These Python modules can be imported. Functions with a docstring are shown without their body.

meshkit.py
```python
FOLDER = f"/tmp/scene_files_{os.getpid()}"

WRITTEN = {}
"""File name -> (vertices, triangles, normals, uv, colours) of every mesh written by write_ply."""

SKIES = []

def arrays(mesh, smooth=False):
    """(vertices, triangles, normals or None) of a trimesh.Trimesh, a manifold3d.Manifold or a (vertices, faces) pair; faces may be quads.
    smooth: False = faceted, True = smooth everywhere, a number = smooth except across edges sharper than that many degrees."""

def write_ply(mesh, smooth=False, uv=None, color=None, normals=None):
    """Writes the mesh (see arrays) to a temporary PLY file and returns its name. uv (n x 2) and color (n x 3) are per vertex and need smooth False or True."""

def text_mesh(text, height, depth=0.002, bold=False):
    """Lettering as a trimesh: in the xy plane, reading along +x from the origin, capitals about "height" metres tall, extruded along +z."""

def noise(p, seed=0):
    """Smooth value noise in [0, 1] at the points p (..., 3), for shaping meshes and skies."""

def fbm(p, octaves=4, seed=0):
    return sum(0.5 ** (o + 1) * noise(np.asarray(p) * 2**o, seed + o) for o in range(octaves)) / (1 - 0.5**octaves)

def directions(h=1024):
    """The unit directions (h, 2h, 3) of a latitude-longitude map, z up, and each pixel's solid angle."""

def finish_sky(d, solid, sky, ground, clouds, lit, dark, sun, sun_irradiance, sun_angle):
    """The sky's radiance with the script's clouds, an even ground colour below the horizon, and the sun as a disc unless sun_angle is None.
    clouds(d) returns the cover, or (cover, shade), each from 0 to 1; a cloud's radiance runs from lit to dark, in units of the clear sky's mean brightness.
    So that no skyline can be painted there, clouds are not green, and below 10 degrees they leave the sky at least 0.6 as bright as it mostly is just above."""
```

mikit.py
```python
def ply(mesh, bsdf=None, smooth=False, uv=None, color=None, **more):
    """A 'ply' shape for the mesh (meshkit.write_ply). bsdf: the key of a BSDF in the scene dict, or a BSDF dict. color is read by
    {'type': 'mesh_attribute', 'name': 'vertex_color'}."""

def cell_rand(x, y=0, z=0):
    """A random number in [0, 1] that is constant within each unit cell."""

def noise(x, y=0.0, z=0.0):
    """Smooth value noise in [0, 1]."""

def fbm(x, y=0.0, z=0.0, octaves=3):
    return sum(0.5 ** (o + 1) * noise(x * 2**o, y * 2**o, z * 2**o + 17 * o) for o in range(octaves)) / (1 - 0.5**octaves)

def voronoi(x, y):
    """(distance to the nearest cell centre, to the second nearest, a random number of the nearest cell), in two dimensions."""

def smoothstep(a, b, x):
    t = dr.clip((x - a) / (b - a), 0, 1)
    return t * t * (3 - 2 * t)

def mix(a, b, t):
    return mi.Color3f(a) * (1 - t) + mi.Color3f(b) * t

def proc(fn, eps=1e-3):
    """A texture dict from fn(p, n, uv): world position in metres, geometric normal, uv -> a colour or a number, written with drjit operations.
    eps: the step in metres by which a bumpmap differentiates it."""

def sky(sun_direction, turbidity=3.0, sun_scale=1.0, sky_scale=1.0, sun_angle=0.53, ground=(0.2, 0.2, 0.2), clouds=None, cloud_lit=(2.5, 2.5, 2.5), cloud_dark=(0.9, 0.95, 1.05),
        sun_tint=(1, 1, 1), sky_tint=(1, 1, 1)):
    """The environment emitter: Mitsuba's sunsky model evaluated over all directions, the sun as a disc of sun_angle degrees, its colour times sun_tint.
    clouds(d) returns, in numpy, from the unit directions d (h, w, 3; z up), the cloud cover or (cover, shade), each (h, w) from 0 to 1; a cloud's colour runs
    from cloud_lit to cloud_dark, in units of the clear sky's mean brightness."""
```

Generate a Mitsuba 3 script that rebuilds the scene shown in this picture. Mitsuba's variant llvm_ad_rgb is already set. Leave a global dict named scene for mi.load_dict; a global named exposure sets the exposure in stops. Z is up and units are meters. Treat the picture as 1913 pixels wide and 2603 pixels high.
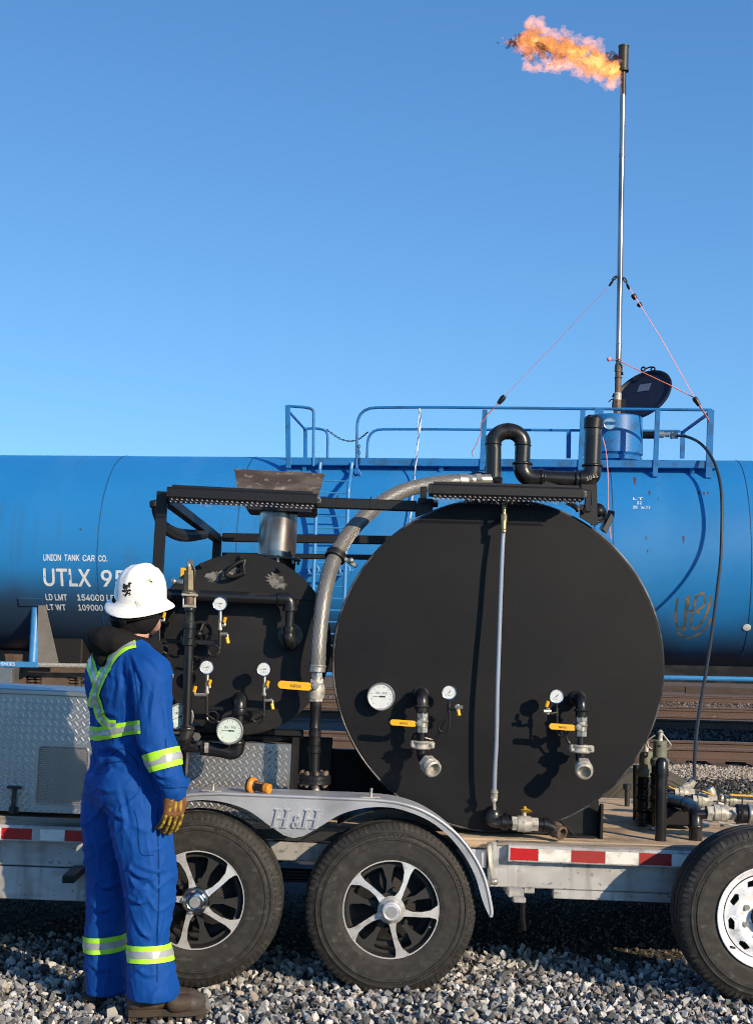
import math, random
import numpy as np, trimesh, manifold3d as m3, shapely, shapely.geometry as sg
import drjit as dr, mitsuba as mi, mikit, meshkit
from mikit import noise, fbm, smoothstep, mix, cell_rand
from trimesh.util import concatenate as cat

# ------------------------------------------------------------------ camera, sky, exposure
IW, IH, FPX = 1913.0, 2603.0, 3500.0          # the photograph's pixels and focal length in pixels
EYE = np.array([0.0, 0.0, 1.55])
PITCH = math.atan(338.5 / FPX)
ROLL = 0.021
_f = np.array([0, math.cos(PITCH), math.sin(PITCH)]); _u0 = np.array([0, -math.sin(PITCH), math.cos(PITCH)]); _r0 = np.array([1.0, 0, 0])
CR = math.cos(ROLL) * _r0 + math.sin(ROLL) * _u0
CU = -math.sin(ROLL) * _r0 + math.cos(ROLL) * _u0
ST = mi.ScalarTransform4f
scene, labels = {}, {}
scene['camera'] = {'type': 'perspective', 'fov': math.degrees(2 * math.atan(IW / 2 / FPX)), 'fov_axis': 'x', 'near_clip': 0.1, 'far_clip': 3000.0,
                   'to_world': ST().look_at(origin=EYE.tolist(), target=(EYE + _f).tolist(), up=CU.tolist())}
SUN = (0.606, -0.717, 0.345)
scene['sky'] = mikit.sky(SUN, turbidity=2.2, sun_scale=1.45, sky_scale=1.55, sky_tint=(0.63, 1.01, 1.42), sun_tint=(0.93, 1.02, 1.27))
exposure = 1.55

# ------------------------------------------------------------------ frames: the trailer stands a little askew and out of level, the tank car's track runs at an angle
def rot(yaw, tilt):
    cy, sy, ct, s = math.cos(yaw), math.sin(yaw), math.cos(tilt), math.sin(tilt)
    ez_ = np.array([[cy, -sy, 0], [sy, cy, 0], [0, 0, 1]])
    ey_ = np.array([[ct, 0, s], [0, 1, 0], [-s, 0, ct]])
    return ez_ @ ey_
TRL = rot(math.radians(2.0), 0.022)
TNK = rot(math.radians(-5.7), 0.0)
WLD = np.eye(3)
def ray(px, py):
    d = _f + (px - IW / 2) / FPX * CR - (py - IH / 2) / FPX * CU
    return d / np.linalg.norm(d)
def at(px, py, Y, R=WLD):
    """the point of the local plane y = Y (frame R) behind a pixel of the photograph"""
    d, o = R.T @ ray(px, py), R.T @ EYE
    return o + d * (Y - o[1]) / d[1]
def P(px, py, Y): return at(px, py, Y, TRL)
def K(px, py, Y): return at(px, py, Y, TNK)
V = lambda *a: np.array(a, float)
unit = lambda a: np.asarray(a, float) / np.linalg.norm(a)

# ------------------------------------------------------------------ scene entries
def numbered(key):
    if key not in scene and key not in labels: return key
    i = 1
    while f'{key}_{i:03d}' in scene or f'{key}_{i:03d}' in labels: i += 1
    return f'{key}_{i:03d}'
USED = set()
def add(name, mesh, mat, parent=None, smooth=35, R=None, label=None, cat_=None, group=None, kind=None, color=None):
    if isinstance(mesh, list): mesh = cat([trimesh.Trimesh(m.vertices, m.faces, process=False) for m in mesh])
    if hasattr(mesh, 'to_mesh'): mesh = tm(mesh)
    if R is not None: mesh = trimesh.Trimesh(np.asarray(mesh.vertices) @ R.T, mesh.faces, process=False)
    base = (parent + '__' if parent else '') + name
    key, i = base, 1
    while key in USED: key, i = f'{base}_{i:03d}', i + 1
    USED.add(key)
    scene[key] = mikit.ply(mesh, mat, smooth, color=color)
    L = {k: v for k, v in (('label', label), ('category', cat_), ('group', group), ('kind', kind)) if v}
    if L: labels[key] = L
    return key
def thing(name, label, category, group=None):
    key, i = name, 1
    while key in USED: key, i = f'{name}_{i:03d}', i + 1
    USED.add(key)
    labels[key] = {'label': label, 'category': category, **({'group': group} if group else {})}
    return key

# ------------------------------------------------------------------ shapes
def tm(m):
    k = m.to_mesh(); return trimesh.Trimesh(np.array(k.vert_properties[:, :3], float), np.array(k.tri_verts), process=False)
def axes(d):
    d = unit(d); a = unit(np.cross(d, V(0, 0, 1) if abs(d[2]) < 0.9 else V(1, 0, 0)))
    return a, np.cross(d, a), d
def lathe(p0, axis, prof, n=24, caps=True):
    """prof: (height along axis, radius) from one end to the other"""
    a, b, d = axes(axis); t = np.arange(n) * 2 * np.pi / n
    ring = np.cos(t)[:, None] * a + np.sin(t)[:, None] * b
    prof = [(h, max(r, 1e-5)) for h, r in prof]
    v = np.vstack([p0 + d * h + ring * r for h, r in prof]); k = len(prof); i = np.arange(n); j = (i + 1) % n
    f = [np.stack([q * n + i, q * n + j, q * n + n + j, q * n + n + i], 1) for q in range(k - 1)]
    f = np.vstack(f); tri = np.vstack([f[:, [0, 1, 2]], f[:, [0, 2, 3]]])
    m = trimesh.Trimesh(v, tri, process=False)
    ext = []
    for q, flip in ((0, True), (k - 1, False)):
        if caps and prof[q][1] > 1e-4:
            v = np.vstack([v, p0 + d * prof[q][0]]); c = len(v) - 1
            ff = np.stack([q * n + i, q * n + j, np.full(n, c)], 1); ext.append(ff[:, ::-1] if flip else ff)
    return trimesh.Trimesh(v, np.vstack([tri] + ext), process=False)
def cyl(p0, p1, r, r1=None, n=16, ch=0.0):
    p0, p1 = V(*p0), V(*p1); L = np.linalg.norm(p1 - p0); r1 = r if r1 is None else r1
    pr = [(0, r - ch), (ch, r), (L - ch, r1), (L, r1 - ch)] if ch else [(0, r), (L, r1)]
    return lathe(p0, p1 - p0, pr, n)
def hexp(p0, p1, r): return cyl(p0, p1, r, n=6)
def spline(pts, k=8):
    p = np.asarray(pts, float); p = np.vstack([2 * p[0] - p[1], p, 2 * p[-1] - p[-2]]); out = []
    for i in range(1, len(p) - 2):
        for t in np.arange(k) / k:
            out.append(0.5 * (2 * p[i] + (p[i + 1] - p[i - 1]) * t + (2 * p[i - 1] - 5 * p[i] + 4 * p[i + 1] - p[i + 2]) * t * t + (3 * p[i] - p[i - 1] - 3 * p[i + 1] + p[i + 2]) * t ** 3))
    return np.vstack([out, p[-2]])
def fillet(pts, r, k=6):
    """polyline with rounded corners"""
    p = [V(*q) for q in pts]; out = [p[0]]
    for i in range(1, len(p) - 1):
        a, b = unit(p[i - 1] - p[i]), unit(p[i + 1] - p[i])
        L = min(r, 0.49 * np.linalg.norm(p[i - 1] - p[i]), 0.49 * np.linalg.norm(p[i + 1] - p[i])) if np.isscalar(r) else r[i]
        A, B = p[i] + a * L, p[i] + b * L
        for t in np.linspace(0, 1, k): out.append(A * (1 - t) ** 2 + 2 * p[i] * t * (1 - t) + B * t * t)
    return np.array(out + [p[-1]])
def frames(p, closed=False):
    p = np.asarray(p, float); t = np.gradient(p, axis=0)
    if closed: t = np.roll(p, -1, 0) - np.roll(p, 1, 0)
    t /= np.maximum(np.linalg.norm(t, axis=1, keepdims=True), 1e-12); a = np.zeros_like(p); a[0] = axes(t[0])[0]
    for i in range(1, len(p)):
        q = a[i - 1] - t[i] * (a[i - 1] @ t[i]); a[i] = unit(q)
    return a, np.cross(t, a), t
def tube(pts, r, n=10, caps=True, flat=None):
    p = np.asarray(pts, float); a, b, t = frames(p); th = np.arange(n) * 2 * np.pi / n
    r = np.broadcast_to(np.asarray(r, float), (len(p),))
    v = (p[:, None] + r[:, None, None] * (np.cos(th)[None, :, None] * a[:, None] + np.sin(th)[None, :, None] * b[:, None] * (flat or 1))).reshape(-1, 3)
    i = np.arange(n); j = (i + 1) % n
    f = np.vstack([np.stack([q * n + i, q * n + j, q * n + n + j, q * n + n + i], 1) for q in range(len(p) - 1)])
    tri = np.vstack([f[:, [0, 1, 2]], f[:, [0, 2, 3]]])
    if caps:
        v = np.vstack([v, p[0], p[-1]]); c = len(v) - 2; e = (len(p) - 1) * n
        tri = np.vstack([tri, np.stack([j, i, i * 0 + c], 1), np.stack([e + i, e + j, i * 0 + c + 1], 1)])
    return trimesh.Trimesh(v, tri, process=False)
def ring(c, axis, R, r, n=32, k=8, a0=0, a1=2 * np.pi):
    a, b, d = axes(axis); full = abs(a1 - a0 - 2 * np.pi) < 1e-6
    t = np.linspace(a0, a1, n + 1)
    return tube(V(*c) + R * (np.cos(t)[:, None] * a + np.sin(t)[:, None] * b), r, k, caps=not full)
def box(x0, x1, y0, y1, z0, z1, ch=0.003):
    x0, x1 = min(x0, x1), max(x0, x1); y0, y1 = min(y0, y1), max(y0, y1); z0, z1 = min(z0, z1), max(z0, z1)
    if ch <= 0:
        m = trimesh.creation.box((x1 - x0, y1 - y0, z1 - z0)); m.apply_translation(((x0 + x1) / 2, (y0 + y1) / 2, (z0 + z1) / 2)); return m
    ch = min(ch, 0.3 * (x1 - x0), 0.3 * (y1 - y0), 0.3 * (z1 - z0)); q = []
    for x, sx in ((x0, 1), (x1, -1)):
        for y, sy in ((y0, 1), (y1, -1)):
            for z, sz in ((z0, 1), (z1, -1)):
                q += [(x, y + sy * ch, z + sz * ch), (x + sx * ch, y, z + sz * ch), (x + sx * ch, y + sy * ch, z)]
    return tm(m3.Manifold.hull_points(np.array(q)))
def beam(p0, p1, w, h, ch=0.003, up=V(0, 0, 1)):
    """square bar from p0 to p1: w across, h along up"""
    p0, p1 = V(*p0), V(*p1); d = unit(p1 - p0); L = np.linalg.norm(p1 - p0)
    s = np.cross(d, up)
    s = unit(s) if np.linalg.norm(s) > 1e-3 else V(1, 0, 0)
    u = np.cross(s, d); m = box(-w / 2, w / 2, 0, L, -h / 2, h / 2, ch)
    m.vertices = p0 + np.asarray(m.vertices) @ np.stack([s, d, u]); return m
def hull(pts): return tm(m3.Manifold.hull_points(np.asarray(pts, float)))
def poly(shape, depth, o, ex, ey):
    """extruded shapely polygon; (x, y) along ex, ey from o, thickness along ex x ey"""
    gs = list(getattr(shape, 'geoms', [shape])); m = cat([trimesh.creation.extrude_polygon(g, depth, engine='earcut') for g in gs])
    ex, ey = V(*ex), V(*ey); m.vertices = V(*o) + np.asarray(m.vertices) @ np.stack([ex, ey, np.cross(ex, ey)]); return m
def on(m, o, ex, ey):
    m = m.copy(); ex, ey = V(*ex), V(*ey); m.vertices = V(*o) + np.asarray(m.vertices) @ np.stack([ex, ey, np.cross(ex, ey)]); return m
def text(s, h, o, ex=(1, 0, 0), ey=(0, 0, 1), depth=0.002, bold=False, width=None, center=False):
    m = meshkit.text_mesh(s, h, depth, bold); b = m.bounds
    if width: m.vertices = np.asarray(m.vertices) * V(width / (b[1][0] - b[0][0]), 1, 1); b = m.bounds
    if center: m.vertices = np.asarray(m.vertices) - V((b[0][0] + b[1][0]) / 2, h / 2, 0)
    return on(m, o, ex, ey)
def ball(c, r, sub=2, s=(1, 1, 1)):
    m = trimesh.creation.icosphere(subdivisions=sub, radius=r); m.vertices = V(*c) + np.asarray(m.vertices) * V(*s); return m
def chainmesh(pts, ln, w, wire, n=10, k=5):
    """links along a polyline"""
    p = np.asarray(pts, float); s = np.r_[0, np.cumsum(np.linalg.norm(np.diff(p, axis=0), axis=1))]
    N = max(2, int(s[-1] / (ln * 0.72))); out = []
    for i in range(N):
        c = np.array([np.interp((i + .5) / N * s[-1], s, p[:, q]) for q in range(3)]); c2 = np.array([np.interp(min((i + .6) / N, 1) * s[-1], s, p[:, q]) for q in range(3)])
        a, b, d = axes(c2 - c + 1e-9); sd = a if i % 2 else b; t = np.linspace(0, 2 * np.pi, n + 1)
        out.append(tube(c + np.cos(t)[:, None] * d * (ln / 2 - wire) + np.sin(t)[:, None] * sd * (w / 2 - wire), wire, k, caps=False))
    return cat(out)

# ------------------------------------------------------------------ materials
def rgb(c): return {'type': 'rgb', 'value': [float(x) for x in (c if hasattr(c, '__len__') else (c, c, c))]}
def bsdf(key, color, rough=0.5, metal=0.0, spec=0.5, bump=None, **more):
    b = {'type': 'principled', 'base_color': mikit.proc(color) if callable(color) else rgb(color), 'roughness': mikit.proc(rough) if callable(rough) else rough, 'metallic': metal, 'specular': spec, **more}
    if bump: b = {'type': 'bumpmap', 'arbitrary': mikit.proc(bump[0], bump[1]), 'scale': 1.0, 'bsdf': b}
    scene[key] = {'type': 'twosided', 'bsdf': b}
def f3(p, s, o=3): return fbm(p.x * s, p.y * s, p.z * s, o)
def lerp(a, b, t): return a * (1 - t) + b * t
bsdf('m_drum', lambda p, n, uv: mix((0.0045, 0.0049, 0.0072), (0.009, 0.009, 0.0115), smoothstep(0.35, 0.8, f3(p, 3.1, 4)) * 0.7 + smoothstep(0.66, 0.72, f3(p, 41)) * 0.35), lambda p, n, uv: 0.42 + 0.16 * f3(p, 6), spec=0.22)
bsdf('m_burner', lambda p, n, uv: mix((0.007, 0.007, 0.009), (0.016, 0.0155, 0.017), smoothstep(0.4, 0.75, f3(p, 5, 4)) * 0.8), 0.5, spec=0.3)
bsdf('m_burner_bare', lambda p, n, uv: mix((0.05, 0.048, 0.045), (0.16, 0.155, 0.15), smoothstep(0.4, 0.6, f3(p, 45, 3))), 0.6)
bsdf('m_pipe_black', lambda p, n, uv: mix((0.010, 0.010, 0.011), (0.035, 0.033, 0.031), smoothstep(0.55, 0.8, f3(p, 14))), 0.30)
bsdf('m_frame_black', (0.009, 0.009, 0.011), 0.42, spec=0.35)
bsdf('m_dark', (0.006, 0.006, 0.007), 0.7)
bsdf('m_rubber', (0.014, 0.014, 0.015), 0.5)
bsdf('m_zinc', lambda p, n, uv: mix((0.58, 0.55, 0.49), (0.40, 0.38, 0.34), f3(p, 60)), 0.33, 0.75)
bsdf('m_cast', lambda p, n, uv: mix((0.50, 0.48, 0.43), (0.30, 0.28, 0.25), smoothstep(0.3, 0.8, f3(p, 50))), 0.5, 0.3)
bsdf('m_brass', (0.42, 0.33, 0.18), 0.35, 0.8)
bsdf('m_olive', lambda p, n, uv: mix((0.20, 0.22, 0.16), (0.10, 0.11, 0.085), f3(p, 30)), 0.55, 0.1)
bsdf('m_chrome', (0.80, 0.80, 0.80), 0.12, 1.0)
bsdf('m_yellow', (0.78, 0.40, 0.012), 0.4)
bsdf('m_print', (0.02, 0.018, 0.015), 0.6)
bsdf('m_dial', (0.58, 0.63, 0.66), 0.35)
bsdf('m_dial_green', (0.55, 0.66, 0.62), 0.35)
bsdf('m_white', (0.78, 0.78, 0.76), 0.4)
# ------------------------------------------------------------------ the blue railway tank car on the first track
TR_, TD, TZ = 1.5, 20.5, 2.85                      # radius, depth of the axis, height of the axis
def S(px, py, off=0.0):
    """point of the tank's shell behind a pixel"""
    d, o = TNK.T @ ray(px, py), TNK.T @ EYE; R = TR_ + off
    A, B, C = d[1] ** 2 + d[2] ** 2, d[1] * (o[1] - TD) + d[2] * (o[2] - TZ), (o[1] - TD) ** 2 + (o[2] - TZ) ** 2 - R * R
    D = B * B - A * C
    return o + d * ((-B - math.sqrt(max(D, 0))) / A)
def wrap(m, p, off=0.003):
    """a flat mesh (x along the car, y up, z out) laid on the shell at the point p"""
    v = np.asarray(m.vertices); th = math.atan2(p[2] - TZ, TD - p[1]) + v[:, 1] / TR_; r = TR_ + off + v[:, 2]
    return trimesh.Trimesh(np.stack([p[0] + v[:, 0], TD - r * np.cos(th), TZ + r * np.sin(th)], 1), m.faces, process=False)
def tankcol(p, n, uv):
    x = p.x * TNK[0, 0] + p.y * TNK[1, 0]; z = p.z
    base = mix((0.012, 0.165, 0.44), (0.018, 0.20, 0.51), f3(p, 0.9, 4))
    fade = smoothstep(0.5, 0.8, fbm(x * 1.5, z * 0.4, 3.0, 4)) * 0.22
    c = mix(base, (0.06, 0.25, 0.52), fade)
    run = smoothstep(0.60, 0.74, fbm(x * 9, z * 0.35, 5.0, 3)) * smoothstep(0.45, 0.7, fbm(x * 1.1, z * 1.6, 1.0, 2)) * 0.14
    c = mix(c, (0.05, 0.06, 0.07), run)
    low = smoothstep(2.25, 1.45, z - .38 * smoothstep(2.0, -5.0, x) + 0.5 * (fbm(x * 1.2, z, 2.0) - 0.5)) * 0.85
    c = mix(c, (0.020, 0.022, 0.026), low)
    return c
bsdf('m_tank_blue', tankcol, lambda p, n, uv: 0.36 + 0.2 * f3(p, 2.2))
bsdf('m_blue', lambda p, n, uv: mix((0.012, 0.15, 0.42), (0.02, 0.10, 0.25), smoothstep(0.5, 0.75, f3(p, 6, 3))), 0.42)
bsdf('m_blue_pale', lambda p, n, uv: mix((0.05, 0.26, 0.55), (0.03, 0.17, 0.42), f3(p, 9)), 0.42)
bsdf('m_lettering', lambda p, n, uv: mix((0.62, 0.66, 0.70), (0.30, 0.38, 0.50), smoothstep(0.68, 0.85, f3(p, 12)) * .5), 0.5)
bsdf('m_graffiti', lambda p, n, uv: mix((0.30, 0.165, 0.045), (0.05, 0.08, 0.10), smoothstep(.3, .7, f3(p, 7))), 0.7)
bsdf('m_rust_paint', lambda p, n, uv: mix((0.085, 0.045, 0.03), (0.03, 0.06, 0.12), smoothstep(.35, .65, f3(p, 30))), 0.8)
bsdf('m_truck', lambda p, n, uv: mix((0.16, 0.105, 0.075), (0.05, 0.035, 0.028), f3(p, 9, 3)), 0.8)
TK = thing('railway_tank_car', 'long blue railway tank car with white lettering and a railed platform on top', 'railway car')
def tk(name, m, mat, parent=None, smooth=35, **kw): return add(name, m, mat, (TK + '__' + parent) if parent else TK, smooth, R=TNK, **kw)
x0, x1 = K(0, 1640, TD)[0] - 3.5, K(1913, 1640, TD)[0] + 9.0
# shell in courses with a proud weld seam between them
n = 128; th = np.arange(n) * 2 * np.pi / n
seams = [S(px, py)[0] for px, py in ((250, 1500), (600, 1400), (1558, 1350), (1905, 1300))]
pr = [(0.0, 0.01), (0.05, 0.55), (0.2, 0.95), (0.45, 1.25), (0.75, 1.43), (1.05, TR_), (x1 - x0 - 1.05, TR_), (x1 - x0 - .75, 1.43), (x1 - x0 - .45, 1.25), (x1 - x0 - .2, .95), (x1 - x0 - .05, .55), (x1 - x0, .01)]
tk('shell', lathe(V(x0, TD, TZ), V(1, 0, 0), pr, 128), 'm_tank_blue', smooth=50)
for s in seams:
    tk('weld_seam', lathe(V(s - .009, TD, TZ), V(1, 0, 0), [(0, TR_ - .01), (.003, TR_ + .004), (.009, TR_ + .006), (.015, TR_ + .004), (.018, TR_ - .01)], 128), 'm_weld')
bsdf('m_weld', (0.005, 0.055, 0.16), 0.6)
# lettering
def lett(s, px0, px1, py_base, py_top, bold=True):
    a, b, c = S(px0, py_base), S(px1, py_base), S(px0, py_top)
    h = abs(math.atan2(c[2] - TZ, TD - c[1]) - math.atan2(a[2] - TZ, TD - a[1])) * TR_
    m = meshkit.text_mesh(s, h, 0.0015, bold); bb = m.bounds
    m.vertices = (np.asarray(m.vertices) - V(bb[0][0], 0, 0)) * V((b[0] - a[0]) / (bb[1][0] - bb[0][0]), 1, 1)
    m = m.subdivide_to_size(0.06)if len(m.faces) < 60 else m
    tk('lettering', wrap(m, a), 'm_lettering', smooth=False, label=f'white painted words {s} on the blue shell')
lett('UNION', 110, 155, 1425, 1409); lett('TANK', 163, 202, 1425, 1410); lett('CAR', 210, 241, 1426, 1411); lett('CO.', 250, 273, 1427, 1412)
lett('UTLX', 112, 231, 1488, 1446); lett('95', 258, 322, 1490, 1450)
lett('LD LMT', 117, 171, 1525, 1510); lett('154000 LB', 197, 292, 1526, 1511); lett('LT WT', 120, 168, 1550, 1536); lett('109000 LB', 200, 287, 1551, 1537)
lett('22', 1618, 1630, 1282, 1275); lett('LT', 1608, 1634, 1271, 1265); lett('28', 1608, 1619, 1293, 1286); lett('W.77', 1628, 1652, 1294, 1288)
# graffiti: a flat painted ribbon
def ribbon(pts, w, off=0.002):
    p = spline(pts, 8); t = np.gradient(p, axis=0); s = np.stack([-t[:, 1], t[:, 0]], 1); s /= np.linalg.norm(s, axis=1, keepdims=True)
    v = []
    for q, d in zip(p, s):
        v += [S(q[0] - d[0] * w, q[1] - d[1] * w, off), S(q[0] + d[0] * w, q[1] + d[1] * w, off)]
    i = np.arange(len(p) - 1) * 2
    return trimesh.Trimesh(np.array(v), np.vstack([np.stack([i, i + 1, i + 3], 1), np.stack([i, i + 3, i + 2], 1)]), process=False)
tk('graffiti', [ribbon([(1722, 1520), (1716, 1565), (1722, 1595), (1738, 1590), (1742, 1550), (1745, 1518)], 3.2), ribbon([(1752, 1512), (1745, 1560), (1738, 1606)], 2.6), ribbon([(1738, 1560), (1762, 1552), (1778, 1560)], 2.6),
                ribbon([(1772, 1512), (1762, 1545), (1755, 1590), (1772, 1596), (1795, 1560), (1808, 1515)], 3.0), ribbon([(1765, 1520), (1785, 1508), (1790, 1535), (1768, 1556)], 2.6), ribbon([(1720, 1608), (1750, 1622), (1790, 1600), (1808, 1570)], 2.6)], 'm_graffiti', smooth=False, label='orange graffiti scrawl low on the shell')
# rust runs and chips under the platform
rng = random.Random(4)
for (px, py, L, w) in ((1612, 1215, 20, 4.5), (1672, 1230, 120, 2.2), (1649, 1250, 10, 3), (1736, 1365, 18, 3.2), (1641, 1366, 8, 2), (1775, 1252, 6, 3), (1788, 1253, 7, 3), (1798, 1252, 6, 2.4), (1645, 1400, 6, 2), (204, 1345, 4, 2.6)):
    o = sg.Polygon([(px - w, py), (px - w * .3, py - 3), (px + w, py - 1), (px + w * .9, py + L * .3), (px + w * .25, py + L), (px - w * .3, py + L * .8), (px - w * .7, py + L * .35)])
    m = trimesh.creation.extrude_polygon(o, 0.001, engine='earcut'); v = np.array([S(a, b, .0015) for a, b, _ in m.vertices]); tk('rust_stain', trimesh.Trimesh(v, m.faces, process=False), 'm_rust_paint', smooth=False)
add_px = lambda *q: [K(*a) for a in q]
# walkway platform
YF, YB = 19.5, 21.4
zf = K(1200, 1172, YF)[2]
xl, xr = K(728, 1165, YF)[0], K(1815, 1165, YF)[0]
xlad = K(905, 1165, YF)[0]
for k, (a, b) in enumerate(((YF, YF + .05), (YB - .05, YB))):
    tk('platform_edge', box(xl, xr, a, b, zf - .075, zf + .03, .006), 'm_blue')
for i in range(14):
    yy = YF + .06 + i * (YB - YF - .12) / 14
    tk('grating_bar', box(xl, xr, yy, yy + .075, zf - .012, zf + .012, .003), 'm_blue')
for i in range(9):
    xx = xl + (xr - xl) * (i + .02) / 8.04
    tk('cross_bar', box(xx, xx + .06, YF + .052, YB - .052, zf - .07, zf - .014, .003), 'm_blue')
for xx in (xl + .25, (xl + xr) / 2 - .8, xr - .3):
    for s in (-1, 1):
        tk('platform_bracket', beam(V(xx, TD + s * .93, zf - .03), V(xx, TD + s * 0.9, TZ + 1.18), .06, .05), 'm_blue')
# dark trough plates seen beneath the platform edge
pass
def rail(pts, r=.021, name='railing', mat='m_blue', rad=.14): tk(name, tube(fillet([K(*p) for p in pts], rad), r, 10), mat)
rail([(731, 1032, YF), (775, 1035, YF), (797, 1040, YF), (796, 1185, YF)], rad=.22)                                     # short gate section, front
rail([(906, 1190, YF), (908, 1036, YF), (1100, 1035, YF), (1808, 1042, YF)], rad=.28)
rail([(775, 1090, YB), (800, 1088, YB), (833, 1094, YB), (832, 1165, YB)], rad=.22)
rail([(932, 1165, YB), (936, 1091, YB), (1100, 1091, YB), (1728, 1096, YB)], rad=.28)
def post(px, py0, py1, Y, px1=None, w=.07, t=.045): tk('rail_post', beam(K(px, py0, Y), K(px if px1 is None else px1, py1, Y), w, t, .004, up=V(0, 1, 0)), 'm_blue')
post(731, 1030, 1190, YF, 733); post(1232, 1042, 1195, YF, 1224); post(1481, 1042, 1195, YF, 1474); post(1671, 1042, 1212, YF, 1664); post(1806, 1042, 1215, YF, 1800, .09)
post(776, 1090, 1165, YB, 776, .06); post(1445, 1096, 1165, YB, 1444); post(1616, 1096, 1165, YB, 1614); post(1735, 1096, 1165, YB, 1733)
tk('end_rail', tube([K(733, 1045, YF), K(776, 1092, YB)], .02, 8), 'm_blue'); tk('end_rail', tube([K(1804, 1048, YF), K(1735, 1098, YB)], .026, 8), 'm_blue')
tk('tag_plate', box(*np.sort([K(1510, 1040, YF)[0], K(1533, 1040, YF)[0]]), YF - .03, YF - .024, K(1520, 1052, YF)[2], K(1520, 1037, YF)[2], 0), 'm_blue')
ch = spline([K(830, 1092, YB - .2), K(860, 1113, YB - .3), K(885, 1121, YB - .4), K(910, 1117, YB - .5), K(935, 1098, YB - .6)], 6)
tk('safety_chain', chainmesh(ch, .06, .035, .006), 'm_dark')
tk('safety_chain', chainmesh(spline([K(912, 1130, YF - .03), K(913, 1160, YF - .03), K(914, 1180, YF - .03)], 4), .06, .035, .006), 'm_dark')
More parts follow.
